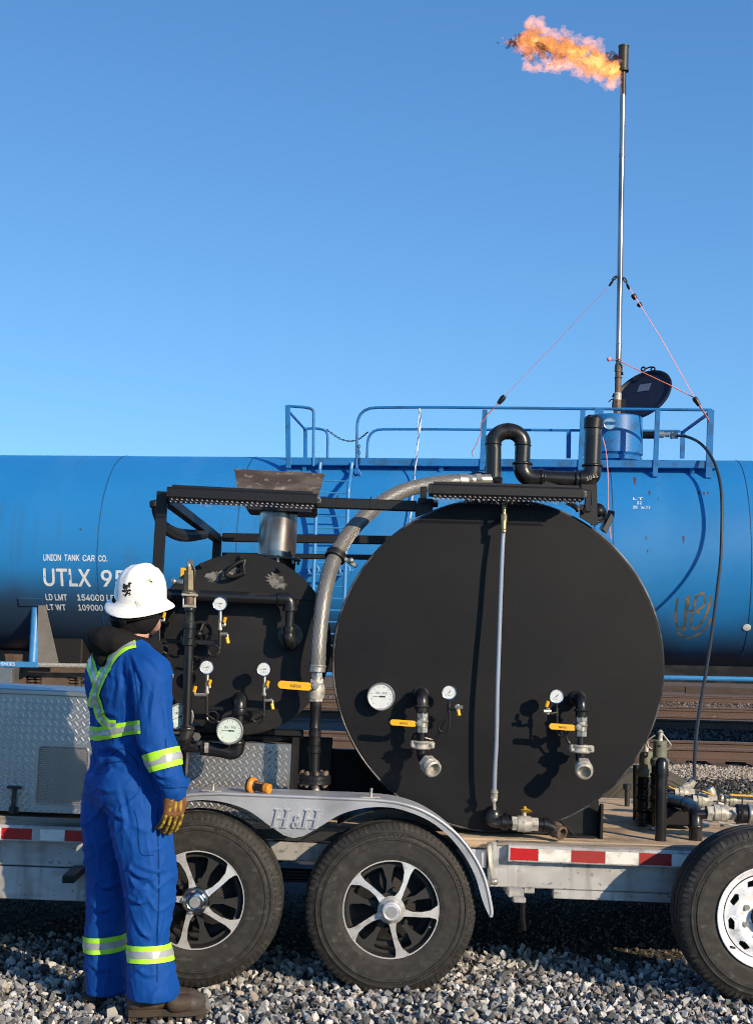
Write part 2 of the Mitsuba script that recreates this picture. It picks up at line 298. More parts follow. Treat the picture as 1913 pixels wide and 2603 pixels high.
# ladder
YL = TD - TR_ - .14
def lad(px): return fillet([K(px + 8, 1176, YF - .02), K(px + 6, 1200, YF - .04), K(px, 1232, YL), K(px - 16, 1650, YL)], .12)
for px in (806, 886): tk('ladder_stile', tube(lad(px), .027, 8), 'm_blue_pale')
for k, py in enumerate(np.linspace(1222, 1640, 15)):
    q = (py - 1232) / 418 * 16
    tk('ladder_rung', tube([K(806 - q, py, YL), K(886 - q, py + 1.5, YL)], .012, 6), 'm_blue_pale')
for py in (1448,):
    for px in (797, 876):
        tk('ladder_bracket', [ring(K(px, py, YL), V(0, 1, 0), .07, .012, 20, 6), tube([K(px, py + 4, YL - .01), S(px - 18, py + 4)], .02, 6), tube([K(px, py + 4, YL - .01), S(px + 20, py + 2)], .015, 6)], 'm_blue_pale')
tk('padlock_box', [box(K(900, 1200, YF)[0], K(914, 1200, YF)[0], YF - .06, YF, K(900, 1207, YF)[2], K(900, 1192, YF)[2], .01), ring(K(907, 1206, YF - .03), V(0, 1, 0), .055, .008, 20, 6)], 'm_blue')
# dome housing with its open lid
YD = 20.35
dc = K(1556, 1160, YD); zt = K(1556, 1062, YD)[2]; zb = zf - .2
tk('dome_housing', lathe(V(dc[0], YD, zb), V(0, 0, 1), [(0, .36), (zf - zb + .1, .36), (zf - zb + .12, .42), (zf - zb + .17, .43), (zf - zb + .19, .40), (zf - zb + .22, .44), (zf - zb + .26, .44), (zt - zb - .02, .435), (zt - zb, .42), (zt - zb - .03, .39), (zt - zb - .25, .38), (zt - zb - .25, 0)], 48), 'm_blue', label='blue round dome housing under the flare stack')
tk('dome_band', lathe(V(dc[0], YD, zf + .02), V(0, 0, 1), [(0, .44), (.0, .47), (.03, .47), (.03, .44)], 48), 'm_blue')
lc = K(1631, 1004, YD + .25); ln = unit(V(-.50, -.66, .56)); a, b, d = axes(ln)
tk('dome_lid', lathe(lc - ln * .06, ln, [(0, .30), (.02, .46), (.06, .485), (.085, .485), (.085, .46), (.05, .44), (.05, 0)], 48), 'm_blue_navy' if False else 'm_lid', label='round open lid with dark inside and a pale sticker')
sx = unit(np.cross(V(0, 0, 1), ln)); sz = np.cross(ln, sx); sx = -sx if sx[0] < 0 else sx
scx = K(1639, 978, YD + .1)
tk('sticker', [on(box(-.10, .10, -.075, .075, 0, .003, 0), lc + ln * -.005 + sx * -.02 + sz * .16, sx, sz)], 'm_sticker', 'dome_lid')
for px in (1634, 1659): tk('lid_lug', [ring(K(px, 938, YD + .3), V(0.6, 1, 0), .03, .013, 16, 6)], 'm_frame_black', 'dome_lid')
tk('lid_handle', tube(spline([K(1640, 937, YD + .3), K(1648, 934, YD + .3), K(1656, 932, YD + .3)], 5), .012, 6), 'm_frame_black', 'dome_lid')
tk('lid_hinge', [hull([*[K(1575 + dx, 1036 + dy, YD + dz) for dx in (0, 14) for dy in (-22, 40) for dz in (-.03, .05)]])], 'm_frame_black', 'dome_lid')
bsdf('m_lid', (0.008, 0.012, 0.030), 0.5); bsdf('m_sticker', (0.10, 0.13, 0.20), 0.5)
# gauge on the housing
g = K(1548, 1078, YD - .5)
tk('dome_gauge', lathe(g, V(0, -1, 0), [(0, .02), (.02, .085), (.05, .09), (.06, .085), (.055, .078), (.052, 0)], 24), 'm_zinc'); tk('dial', lathe(g + V(0, -.053, 0), V(0, -1, 0), [(0, .076), (.002, .076)], 24), 'm_dial_blue', 'dome_gauge')
bsdf('m_dial_blue', (0.18, 0.38, 0.62), 0.3)
# discharge line from the dome, running right
tk('discharge_pipe', [tube([K(1628, 1106, YD), K(1668, 1106, YD - .1)], .055, 12)], 'm_frame_black')
tk('coupling', [cyl(K(1668, 1104, YD - .1), K(1686, 1105, YD - .1), .05, n=10), cyl(K(1688, 1105, YD - .1), K(1700, 1106, YD - .1), .035, n=6), cyl(K(1702, 1106, YD - .1), K(1722, 1107, YD - .1), .05, n=8), ring(K(1706, 1106, YD - .1), V(1, 0, 0), .05, .012, 12, 5)], 'm_zinc')
# side sill pipe, brake beam, bolster, truck
YS = TD - 1.35
tk('side_pipe', tube([K(250, 1709, YS), K(1000, 1716, YS), K(1690, 1723, YS), K(2050, 1730, YS)], .034, 10), 'm_blue_pale')
tk('side_pipe', tube([K(0, 1690, YS), K(260, 1693, YS)], .02, 8), 'm_blue_pale')
# bolster post and gusset at the left end
gx = K(88, 1600, YS)[0]
m = box(K(48, 1520, YS + .3)[0], K(110, 1520, YS + .3)[0], TD - TR_ * .99, TD - 1.2, K(80, 1538, YS + .2)[2], K(80, 1513, YS + .2)[2], .006)
tk('wear_plate', wrap(on(box(0, .36, -.06, .07, 0, .02, .004), V(0, 0, 0), V(1, 0, 0), V(0, 1, 0)), S(48, 1530), 0.0), 'm_tank_blue')
tk('bolster_post', tube([S(88, 1545, .0) + V(0, .05, 0), K(84, 1690, YS + .05)], .065, 12), 'm_blue_pale')
tk('gusset', poly(sg.Polygon([(0, 0), (.34, 0), (.10, .85), (0, .85)]), .02, K(92, 1690, YS + .1), V(1, 0, 0), V(0, 0, 1)), 'm_primer')
bsdf('m_primer', lambda p, n, uv: mix((0.20, 0.185, 0.165), (0.13, 0.115, 0.10), f3(p, 12)), 0.7)
tk('brake_sign', box(K(-70, 1690, YS - .05)[0], K(97, 1690, YS - .05)[0], YS - .07, YS - .04, K(40, 1696, YS - .05)[2], K(40, 1682, YS - .05)[2], .004), 'm_blue_pale')
tk('sign_word', text('SHOES', .045, K(2, 1691.5, YS - .0715), depth=.001, bold=True), 'm_lettering', 'brake_sign', smooth=False)
stp = box(K(-90, 1720, YS - .3)[0], K(39, 1720, YS - .3)[0], YS - .45, YS - .15, K(20, 1764, YS - .3)[2], K(20, 1698, YS - .3)[2], .004)
tk('step_box', stp, 'm_plate')
sb = []
for i in range(9):
    for j in range(12):
        zz = K(20, 1702 + i * 6.5, YS - .45)[2]; xx = K(-60 + j * 8.2, 1720, YS - .45)[0]
        sb.append(beam(V(xx, YS - .455, zz - .008), V(xx + .028, YS - .455, zz + .012), .012, .008, 0))
tk('step_tread', sb, 'm_zinc', 'step_box', kind='stuff')
def truck(xc, left):
    t = 'truck' if left else 'truck_001'
    for s in (-1, 1):
        y = TD + s * 1.0
        prof = sg.Polygon([(-1.15, .52), (-1.15, .66), (-.80, .76), (-.45, .92), (.45, .92), (.80, .76), (1.15, .66), (1.15, .52), (.8, .48), (.5, .30), (-.5, .30), (-.8, .48)])
        prof = prof.difference(sg.Polygon([(-.42, .44), (-.42, .78), (-.18, .78), (-.18, .44)])).difference(sg.Polygon([(.42, .44), (.42, .78), (.18, .78), (.18, .44)])).difference(sg.Polygon([(-.9, .56), (-.55, .74), (-.55, .5)])).difference(sg.Polygon([(.9, .56), (.55, .74), (.55, .5)]))
        m = poly(prof, .14, V(xc, y + .07, .22), V(1, 0, 0), V(0, 0, 1))
        k = tk('truck', m, 'm_truck')
        sub = k.split('__')[1]
        for q in (-.30, .30):
            for dx in (-.06, .06): tk('spring', [ring(V(xc + q + dx, y, .70 + i * .045), V(0, 0, 1), .05, .014, 14, 5) for i in range(7)], 'm_truck', sub)
        for q in (-.89, .89):
            tk('axle_box', [box(xc + q - .13, xc + q + .13, y - .1, y + .1, .56, .78, .02), cyl(V(xc + q, y - .10 * -s * -1, .66), V(xc + q, y + s * .16, .66), .09, n=14)], 'm_truck', sub)
    for q in (-.89, .89):
        for s in (-1, 1):
            tk('wheel', lathe(V(xc + q, TD + s * .70, .66), V(0, s, 0), [(0, .06), (0, .46), (.03, .475), (.045, .46), (.055, .42), (.14, .415), (.14, .36), (.09, .3), (.10, .12), (.14, .10), (.14, 0)], 40), 'm_truck')
        tk('axle', cyl(V(xc + q, TD - .7, .66), V(xc + q, TD + .7, .66), .07, n=14), 'm_truck')
    tk('bolster', box(xc - .22, xc + .22, TD - 1.05, TD + 1.05, .78, 1.05, .02), 'm_truck')
    tk('saddle', box(xc - .30, xc + .30, TD - .75, TD + .75, 1.06, 1.75, .02), 'm_dark')  # near-black colour stands in for the shadow under the tank
tx = K(140, 1740, TD - 1)[0]
truck(tx, True)
truck(x1 - (tx - x0), False)
tk('draft_sill', box(x0 + .2, tx + 1.9, TD - .28, TD + .28, .95, 1.36, .01), 'm_truck')
# upper cap of the side frame with raised casting words, brake rods
tk('brake_rod', tube([K(40, 1745, YS), K(150, 1748, YS), K(235, 1752, YS)], .02, 6), 'm_truck'); tk('brake_rod', tube([K(60, 1760, YS + .1), K(240, 1757, YS + .1)], .03, 6), 'm_truck')
tk('side_sill', tube([K(97, 1691, YS), K(280, 1694, YS)], .035, 8), 'm_cast')
# reflector discs on the shell
for px, py in ((1897, 1595), (1490 - 1500, 1553)):
    p = S(px, py); tk('reflector', wrap(lathe(V(0, 0, 0), V(0, 0, 1), [(0, .055), (.006, .055), (.009, .045)], 24), p), 'm_white')
# ------------------------------------------------------------------ the equipment trailer
bsdf('m_alu', lambda p, n, uv: mix((0.47, 0.49, 0.53), (0.34, 0.35, 0.38), smoothstep(0.35, 0.75, f3(p, 7, 4))), lambda p, n, uv: 0.30 + 0.2 * f3(p, 11), 0.5)
def alu_dirty(p, n, uv):
    st = smoothstep(0.5, 0.8, fbm(p.x * 26, p.y * 3, p.z * 2.5, 3))
    c = mix((0.47, 0.48, 0.50), (0.30, 0.29, 0.28), smoothstep(0.35, 0.7, f3(p, 5, 4)) * 0.8)
    c = mix(c, (0.17, 0.15, 0.13), st * 0.5)
    c = mix(c, (0.10, 0.09, 0.08), smoothstep(0.5, 0.75, fbm(p.x * 6, p.y, p.z * 14, 3)) * .45)
    return mix(c, (0.05, 0.045, 0.04), smoothstep(0.70, 0.76, f3(p, 48, 3)) * 0.5)
bsdf('m_alu_dirty', alu_dirty, 0.5, 0.25)
bsdf('m_plate', lambda p, n, uv: mix((0.46, 0.465, 0.475), (0.34, 0.345, 0.355), f3(p, 9)), 0.32, 0.85)
bsdf('m_tread', (0.66, 0.66, 0.65), 0.22, 0.65)
def wood(p, n, uv):
    g = fbm(p.x * 2.2, p.y * 60, p.z * 60, 4)
    c = mix((0.44, 0.325, 0.21), (0.26, 0.19, 0.125), smoothstep(0.35, 0.7, g))
    return mix(c, (0.07, 0.055, 0.045), smoothstep(0.55, 0.75, f3(p, 5, 3)) * 0.6)
bsdf('m_wood', wood, 0.8)
bsdf('m_wood_grey', lambda p, n, uv: mix((0.22, 0.19, 0.165), (0.07, 0.06, 0.055), smoothstep(0.35, 0.7, fbm(p.x * 3, p.y * 70, p.z * 90, 4))), 0.85)
def tyre(p, n, uv):
    d = smoothstep(0.35, 0.75, f3(p, 40, 4))
    c = mix((0.015, 0.0148, 0.0145), (0.038, 0.036, 0.033), d * 0.6)
    return mix(c, (0.15, 0.14, 0.125), smoothstep(0.66, 0.78, f3(p, 34, 4)) * 0.22)
bsdf('m_tyre', tyre, 0.7)
bsdf('m_tread_rubber', lambda p, n, uv: mix((0.016, 0.016, 0.016), (0.055, 0.052, 0.048), smoothstep(0.4, 0.8, f3(p, 25))), 0.75)
bsdf('m_polished', lambda p, n, uv: mix((0.72, 0.72, 0.72), (0.55, 0.54, 0.52), smoothstep(0.5, 0.8, f3(p, 40))), 0.30, 0.55)
bsdf('m_rim_black', (0.018, 0.018, 0.018), 0.45); bsdf('m_rim_grey', (0.020, 0.020, 0.020), 0.5)
bsdf('m_steel_white', lambda p, n, uv: mix((0.74, 0.76, 0.80), (0.55, 0.56, 0.58), smoothstep(0.55, 0.8, f3(p, 25))), 0.35)
bsdf('m_red', (0.42, 0.012, 0.014), 0.3); bsdf('m_red_faded', (0.30, 0.022, 0.02), 0.4)
bsdf('m_white_tape', lambda p, n, uv: mix((0.72, 0.71, 0.68), (0.50, 0.47, 0.42), smoothstep(0.45, 0.75, f3(p, 22))), 0.4)
TR = thing('equipment_trailer', 'low flatbed trailer with aluminium fender, wooden deck and red and white reflective tape', 'trailer')
def tr(name, m, mat, parent=None, smooth=35, **kw): return add(name, m, mat, (TR + '__' + parent) if parent else TR, smooth, R=TRL, **kw)
YW, YFR = 6.15, 6.40
X = lambda px, py, Y: P(px, py, Y)[0]
Z = lambda px, py, Y: P(px, py, Y)[2]
# frame rails
xL, xR = X(0, 2150, YFR) - 1.6, X(1913, 2150, YFR) + 2.2
zd = Z(1400, 2139, YFR)                                   # deck surface
xa = X(1243, 2150, YFR)
zb1, zb2 = Z(1300, 2257, YFR), Z(1500, 2289, YFR)
tr('frame_rail', box(xa, xR, YFR, YFR + .05, zb1, zd - .012, .004), 'm_alu_dirty')
tr('frame_flange', box(X(1406, 2270, YFR), xR, YFR + .004, YFR + .05, zb2, zb1 - .002, .003), 'm_alu_dirty')
tr('frame_rail', box(xL, X(236, 2200, YFR), YFR, YFR + .05, Z(120, 2205, YFR) + .003, Z(120, 2104, YFR), .004), 'm_alu_dirty')
tr('frame_rail', box(xL, X(230, 2250, YFR), YFR - .004, YFR + .05, Z(120, 2289, YFR), Z(120, 2205, YFR) - .002, .004), 'm_alu_dirty')
tr('frame_rail', box(X(225, 2200, YFR) + .02, xa - .01, YFR + .006, YFR + .05, Z(700, 2188, YFR), zd - .05, .004), 'm_alu_dirty')
tr('frame_rail', box(xL, xR, YFR + 2.0, YFR + 2.05, zb1, zd - .012, .004), 'm_alu_dirty')
for xx in np.arange(xL + .3, xR, .42): tr('cross_member', box(xx, xx + .05, YFR + .27, YFR + 1.99, zb1 + .03, zd - .045, .004), 'm_frame_black')
for px in (497, 994): tr('axle', cyl(P(px, 2300, YW + .14), V(X(px, 2300, YW), YW + 2.1, Z(px, 2300, YW)), .035, n=12), 'm_frame_black')
for k in range(4): tr('leaf_spring', box(X(560, 2230, 6.5) + .05 * k, X(940, 2230, 6.5) - .05 * k, 6.52, 6.58, Z(745, 2215, 6.5) - .014 * k - .012, Z(745, 2215, 6.5) - .014 * k, .002), 'm_frame_black')
# rub rails with tape
def rub(px0, px1, top, bot, Yr):
    zt_, zb_ = Z(px0, top, Yr), Z(px0, bot, Yr); a, b = X(px0, top, Yr), (X(px1, top, Yr) if px1 else xR)
    k = tr('rub_rail', [box(a, b, Yr, Yr + .012, zb_, zt_, .003), box(a, b, Yr + .0122, YFR - .0005, zt_ - .008, zt_, .002), box(a, b, Yr + .0122, YFR - .0005, zb_, zb_ + .008, .002)], 'm_alu_dirty')
    return k.split('__')[1], zt_, zb_
YR = YFR - .05
k1, zt1, zb1r = rub(1292, None, 2149, 2191, YR)
def tape(par, px0, px1, zt_, zb_, mat, lab=None): tr('tape', box(X(px0, 2170, YR), X(px1, 2170, YR), YR - .0012, YR - .0002, zb_ + .008, zt_ - .012, 0), mat, par, label=lab)
tape(k1, 1296, 1367, zt1, zb1r, 'm_red'); tape(k1, 1369, 1450, zt1, zb1r, 'm_white_tape'); tape(k1, 1452, 1537, zt1, zb1r, 'm_red_faded', 'faded red reflective tape'); tape(k1, 1539, 1622, zt1, zb1r, 'm_white_tape'); tape(k1, 1624, 1706, zt1, zb1r, 'm_red_faded'); tape(k1, 1708, 1790, zt1, zb1r, 'm_white_tape')
rl = rub(-400, 214, 2082, 2122, YR); zt2, zb2r = rl[1], rl[2]
for a, b, mt in ((-150, -70, 'm_red'), (-68, -2, 'm_white_tape'), (0, 78, 'm_red'), (98, 161, 'm_white_tape'), (162, 210, 'm_red')): tape(rl[0], a, b, zt2, zb2r, mt)
# stake pocket lamp and lower jack stub
tr('lamp_bracket', [box(X(157, 2235, 6.12), X(190, 2235, 6.12), 6.12, YFR - .005, Z(170, 2246, 6.12), Z(170, 2226, 6.12), .004)], 'm_rim_black')
tr('lamp_lens', box(X(161, 2235, 6.12), X(187, 2235, 6.12), 6.117, 6.1195, Z(170, 2243, 6.12), Z(170, 2229, 6.12), 0), 'm_dark', 'lamp_bracket')
k = tr('hanger_bracket', [box(X(1290, 2265, 6.36), X(1330, 2265, 6.36), 6.34, 6.6, Z(1310, 2282, 6.36), Z(1310, 2258, 6.36), .005), box(X(1334, 2270, 6.36), X(1362, 2270, 6.36), 6.40, 6.6, Z(1340, 2276, 6.36), Z(1340, 2262, 6.36), .004), box(X(1300, 2265, 6.36), X(1332, 2265, 6.36), 6.3, 6.338, Z(1310, 2290, 6.36), Z(1310, 2276, 6.36), .004)], 'm_alu_dirty')
tr('drop_leg', tube([P(1328, 2285, 6.45), P(1327, 2330, 6.45), P(1331, 2365, 6.46)], .013, 6), 'm_frame_black')
tr('latch_rod', [tube([P(1243, 2150, 6.35), P(1247, 2195, 6.345), P(1254, 2235, 6.35)], .012, 8), ball(P(1256, 2241, 6.35), .018), box(X(1238, 2150, 6.36), X(1252, 2150, 6.36), 6.34, 6.38, Z(1245, 2160, 6.36), Z(1245, 2142, 6.36), .004)], 'm_zinc')
tr('hinge_plate', box(X(1245, 2150, 6.38), X(1262, 2150, 6.38), 6.37, 6.385, Z(1252, 2248, 6.38), Z(1252, 2140, 6.38), .003), 'm_alu_dirty')
# deck planks
N = 10
rng = random.Random(9)
for i in range(N):
    y0 = YFR + .002 + i * 2.05 / N; segs = [xL, X(300, 2100, 7) + rng.uniform(-.3, .3), X(1050, 2100, 7) + rng.uniform(-.3, .3), xR]
    for a, b in zip(segs[:-1], segs[1:]):
        dz = rng.uniform(-.003, .002)
        tr('plank', box(a + .002, b - .002, y0, y0 + 2.05 / N - rng.uniform(.006, .014), zd - .042, zd + dz, .004), 'm_wood')
tr('side_board', box(xL, X(232, 2085, YFR), YFR - .02, YFR - .0005, Z(120, 2100, YFR), Z(120, 2078, YFR), .004), 'm_wood_grey')
tr('side_board', box(X(1262, 2140, YFR), xR, YFR - .012, YFR - .0005, zd - .028, zd - .002, .003), 'm_wood_grey')
# fender
o7 = lambda q: (400 + q[0] * .5145, 2000 + q[1] * .5145)
YFE = 6.12
outer = [(150, 35), (600, 50), (1060, 66), (1200, 84), (1330, 130), (1450, 212), (1540, 312), (1610, 440), (1648, 600), (1646, 645)]
inner = [(1638, 642), (1604, 560), (1568, 440), (1508, 330), (1430, 237), (1330, 163), (1200, 113), (1100, 101), (1000, 110), (900, 140), (800, 200), (720, 245)]
def toxz(q): p = P(*o7(q), YFE); return p[0], p[2]
xm = toxz((672, 250))[0]
ro = [toxz(q) for q in outer[2:]]; ri = [toxz(q) for q in inner]
ro = spline([(x, 0, z) for x, z in ro], 5)[:, [0, 2]]; ri = spline([(x, 0, z) for x, z in ri], 5)[:, [0, 2]]
zmid = toxz((668, 255))[1]
half = np.vstack([ro, ri]); mir = half.copy(); mir[:, 0] = 2 * xm - mir[:, 0]
ring_ = np.vstack([ro, ri, [(xm, zmid)], mir[len(ro):][::-1], mir[:len(ro)][::-1]])
fp = sg.Polygon(ring_).buffer(0)
tr('fender', poly(fp, .006, V(0, YFE + .006, 0), V(1, 0, 0), V(0, 0, 1)), 'm_alu', smooth=False, label='scalloped aluminium fender over both wheels')
topc = np.vstack([ro[::-1], mir[:len(ro)]])            # outer edge from right foot over the top to the left foot
def sheet(pts, y0, y1, t):
    v = []; d = np.gradient(pts, axis=0); nn = np.stack([-d[:, 1], d[:, 0]], 1); nn /= np.linalg.norm(nn, axis=1, keepdims=True)
    if nn[len(nn) // 2][1] < 0: nn = -nn
    for q, w in zip(pts, nn): v += [(q[0], y0, q[1]), (q[0], y1, q[1]), (q[0] - w[0] * t, y1, q[1] - w[1] * t), (q[0] - w[0] * t, y0, q[1] - w[1] * t)]
    i = np.arange(len(pts) - 1)[:, None] * 4; f = []
    for a, b in ((0, 1), (1, 2), (2, 3), (3, 0)): f.append(np.hstack([i + a, i + b, i + 4 + b])); f.append(np.hstack([i + a, i + 4 + b, i + 4 + a]))
    return trimesh.Trimesh(np.array(v), np.vstack(f), process=False)
tr('top_sheet', sheet(topc, YFE + .0065, YFE + .30, .004), 'm_alu', 'fender', smooth=40)
tr('rolled_lip', tube(np.stack([topc[:, 0], np.full(len(topc), YFE + .002), topc[:, 1]], 1), .009, 8), 'm_alu', 'fender', smooth=60)
zft = ro[0][1]
from shapely import affinity
# raised emblem H&H
def emblem(s, x0, x1, yb, yt):
    m = meshkit.text_mesh(s, P(x0, yt, YFE)[2] - P(x0, yb, YFE)[2], .010, True); bb = m.bounds; v = np.asarray(m.vertices) - V(bb[0][0], 0, 0); v[:, 0] *= (P(x1, yb, YFE)[0] - P(x0, yb, YFE)[0]) / (bb[1][0] - bb[0][0]); v[:, 0] += v[:, 1] * .22
    m.vertices = v; tr('emblem_letter', on(m, P(x0, yb, YFE) , V(1, 0, -.002), V(0, 0, 1)), 'm_alu', 'fender', smooth=False)
emblem('&', 739, 762, 2104, 2072)
def slab_h(xa_, xb_, yb, yt):
    W_ = P(xb_, yb, YFE)[0] - P(xa_, yb, YFE)[0]; Hh = P(xa_, yt, YFE)[2] - P(xa_, yb, YFE)[2]; sw_ = W_ * .17; k = .20; q = []
    for cx in (.20, .80):
        q.append(sg.box(W_ * cx - sw_ / 2, 0, W_ * cx + sw_ / 2, Hh))
        for y in (0, Hh * .94): q.append(sg.box(W_ * cx - W_ * .19, y, W_ * cx + W_ * .19, y + Hh * .06))
    q.append(sg.box(W_ * .2, Hh * .46, W_ * .8, Hh * .56))
    g = affinity.skew(shapely.union_all(q), xs=math.degrees(math.atan(k)), origin=(0, 0))
    tr('emblem_letter', poly(g, .010, P(xa_, yb, YFE), V(1, 0, -.002), V(0, 0, 1)), 'm_alu', 'fender', smooth=False)
slab_h(686, 730, 2104, 2056); slab_h(762, 806, 2106, 2058)
for px, py in ((541, 2006), (943, 2016)):
    c = P(px, py + 4, YFE + .1); c[2] = zft + .001
    tr('fender_hook', tube([c, c + V(0, 0, .03), c + V(.012, 0, .036)] if px < 700 else [c, c + V(0, 0, .04)], .006, 8), 'm_zinc', 'fender')
    tr('hook_plate', box(c[0] - .05, c[0] + .04, c[1] - .02, c[1] + .02, zft + .0005, zft + .003, 0), 'm_cast', 'fender')
tr('arch_shade_panel', box(X(470, 2100, 6.38), X(1030, 2100, 6.38), 6.385, 6.389, Z(745, 2136, 6.38), zd + .006, 0), 'm_rim_black', 'fender')  # added dark panel standing in for the shade behind the fender
# dark inner arch above the tyres
for px in (497, 994):
    c = P(px, 2312 - (0 if px > 700 else 20), YW); t = np.linspace(.95, math.pi - .95, 24)
    tr('inner_arch', sheet(np.stack([c[0] + .43 * np.cos(t), c[2] + .43 * np.sin(t)], 1), YFE + .05, YFE + .30, .004), 'm_rim_black', 'fender')

# ------------------------------------------------------------------ wheels
def arctext(s, r, a0, h, c, w=0.003, bold=True, stretch=1.0):
    m = meshkit.text_mesh(s, h, w, bold); m = m.subdivide_to_size(.02) if len(m.faces) < 3000 else m; v = np.asarray(m.vertices); a = a0 - v[:, 0] * stretch / r
    return trimesh.Trimesh(np.stack([c[0] + (r + v[:, 1]) * np.cos(a), c[1] - v[:, 2], c[2] + (r + v[:, 1]) * np.sin(a)], 1), m.faces, process=False)
def tyre_meshes(c, R, w, rb):
    """c: centre of the outer face plane; returns (carcass, shoulder ticks)"""
    k = R / .378; h = w / 2; q = lambda a, b: (a, b * k)
    side = [(h - .020, rb), (h - .006, rb + .006), (h - .003, rb + .020), (h + .001, rb + .030), q(h - .001, .262), q(h + .002, .285), q(h + .0015, .297), q(h + .0060, .300), q(h + .0060, .305), q(h + .001, .309), q(h - .002, .320), q(h + .0025, .3235), q(h + .0025, .329), q(h - .004, .334), q(h - .010, .347), q(h - .016, .360), q(h - .024, .3685), q(h - .034, .3725)]
    tread = [(h - .060, .376 * k), (h - .061, .368 * k), (h - .069, .368 * k), (h - .070, .3775 * k), (.012, .378 * k), (.011, .369 * k), (.003, .369 * k), (.002, .378 * k)]
    half = side + tread
    prof = half + [(-a, b) for a, b in half[::-1]]
    body = lathe(V(c[0], c[1] + h, c[2]), V(0, -1, 0), prof, 72, caps=False)
    ticks = []; n = 88
    for i in range(n):
        a = 2 * math.pi * i / n; e = V(math.cos(a), 0, math.sin(a)); t = V(-math.sin(a), 0, math.cos(a)); yo = c[1]
        p = [V(c[0], yo, c[2]) + e * (r * k) + t * s + V(0, dy, 0) for r, dy in ((.345, .005), (.357, .0105), (.3705, .022), (.344, .014), (.369, .032)) for s in (-.0055, .0055)]
        ticks.append(hull(p))
    return body, ticks
def alloy(name, px, py, rot0, texts):
    c = P(px, py, YW); w = tr('wheel', lathe(V(c[0], c[1] + .19, c[2]), V(0, -1, 0), [(0, .15), (.06, .155), (.065, .12), (.09, .06), (.09, 0)], 32), 'm_dark'); par = w.split('__')[1]
    body, ticks = tyre_meshes(c, .380, .225, .208)
    tr('tyre', body, 'm_tyre', par, smooth=28); tr('shoulder_lug', ticks, 'm_tread_rubber', par, kind='stuff')
    for s, r, a, h in texts: tr('tyre_lettering', arctext(s, r, math.radians(a), h, V(c[0], c[1] - .0003, c[2])), 'm_tread_rubber', par, smooth=False)
    # rim: dark barrel, polished lip and five spokes
    cc = V(c[0], c[1] + .012, c[2])
    tr('barrel', lathe(V(c[0], c[1] + .2, c[2]), V(0, -1, 0), [(0, .0), (0, .195), (.12, .195), (.175, .203), (.188, .213), (.186, .205), (.17, .196), (.12, .188), (.04, .186), (.04, .06), (.1, .05), (.1, 0)], 48), 'm_rim_black', par)
    lip = sg.Point(0, 0).buffer(.2165, 64).difference(sg.Point(0, 0).buffer(.2045, 64)); parts = [lip, sg.Point(0, 0).buffer(.062, 32)]; back = []
    for k in range(5):
        a = rot0 + k * 2 * math.pi / 5
        L = [(.04, -.020), (.09, -.0125), (.13, -.0120), (.17, -.0155), (.208, -.034), (.208, .034), (.17, .0175), (.13, .0135), (.09, .0130), (.04, .022)]
        sp = sg.Polygon([(x * math.cos(a + .55 * x * x * 8) - y * math.sin(a + .55 * x * x * 8), x * math.sin(a + .55 * x * x * 8) + y * math.cos(a + .55 * x * x * 8)) for x, y in L]); parts.append(sp)
        b = a + math.pi / 5; e = V(math.cos(b), math.sin(b)); u_ = V(-e[1], e[0])
        back.append(sg.Polygon([e * .05 - u_ * .018, e * .12 - u_ * .010, e * .195 - u_ * .030, e * .195 + u_ * .030, e * .12 + u_ * .010, e * .05 + u_ * .018]))
    face = shapely.union_all(parts).buffer(.008).buffer(-.008)
    lo = poly(face, .016, cc + V(0, .017, 0), V(1, 0, 0), V(0, 0, 1)); hi = poly(face.buffer(-.0022), .0025, cc + V(0, .001, 0), V(1, 0, 0), V(0, 0, 1))
    def dish(m):
        v = np.asarray(m.vertices); r = np.hypot(v[:, 0] - c[0], v[:, 2] - c[2]); m.vertices = v + np.stack([r * 0, -.018 * np.clip(1 - r / .2, 0, 1), r * 0], 1); return m
    tr('spoke_edge', dish(lo), 'm_rim_black', par, smooth=False); tr('spoke_face', dish(hi), 'm_polished', par, smooth=False)
    bk = shapely.union_all(back + [sg.Point(0, 0).buffer(.07, 32), sg.Point(0, 0).buffer(.198, 64).difference(sg.Point(0, 0).buffer(.182, 64))]).buffer(.012).buffer(-.012)
    tr('back_spoke', poly(bk, .012, cc + V(0, .045, 0), V(1, 0, 0), V(0, 0, 1)), 'm_rim_grey', par, smooth=False)
    hb = V(c[0], c[1] + .004, c[2])
    tr('hub_cap', lathe(hb, V(0, -1, 0), [(0, .062), (.012, .058), (.020, .048), (.024, .046), (.040, .0445), (.046, .040), (.048, .034), (.0465, .031), (.047, .028), (.049, 0)], 40), 'm_chrome' if px < 600 else 'm_polished', par)
    tr('hub_emblem', [lathe(hb + V(0, -.047, 0), V(0, -1, 0), [(0, .024), (.0025, .023), (.0025, 0)], 24)], 'm_alu', par)
    for k in range(6): a = k * math.pi / 3 + .4; tr('lug_nut', hexp(cc + V(.085 * math.cos(a), .03, .085 * math.sin(a)), cc + V(.085 * math.cos(a), .004, .085 * math.sin(a)), .009), 'm_rim_black', par)
    tr('valve_stem', cyl(cc + V(.175, .01, -.07), cc + V(.172, -.012, -.068), .004, n=8), 'm_chrome', par)
    return par
alloy('wheel', 497, 2290, math.radians(-40), [('ST235/80R16', .312, 78, .020), ('ROAD', .300, 14, .022)])
alloy('wheel', 994, 2314, math.radians(-12), [('CARGO', .305, 98, .020), ('LOAD RANGE E', .312, -50, .016), ('ST235/80R16', .300, 40, .018)])

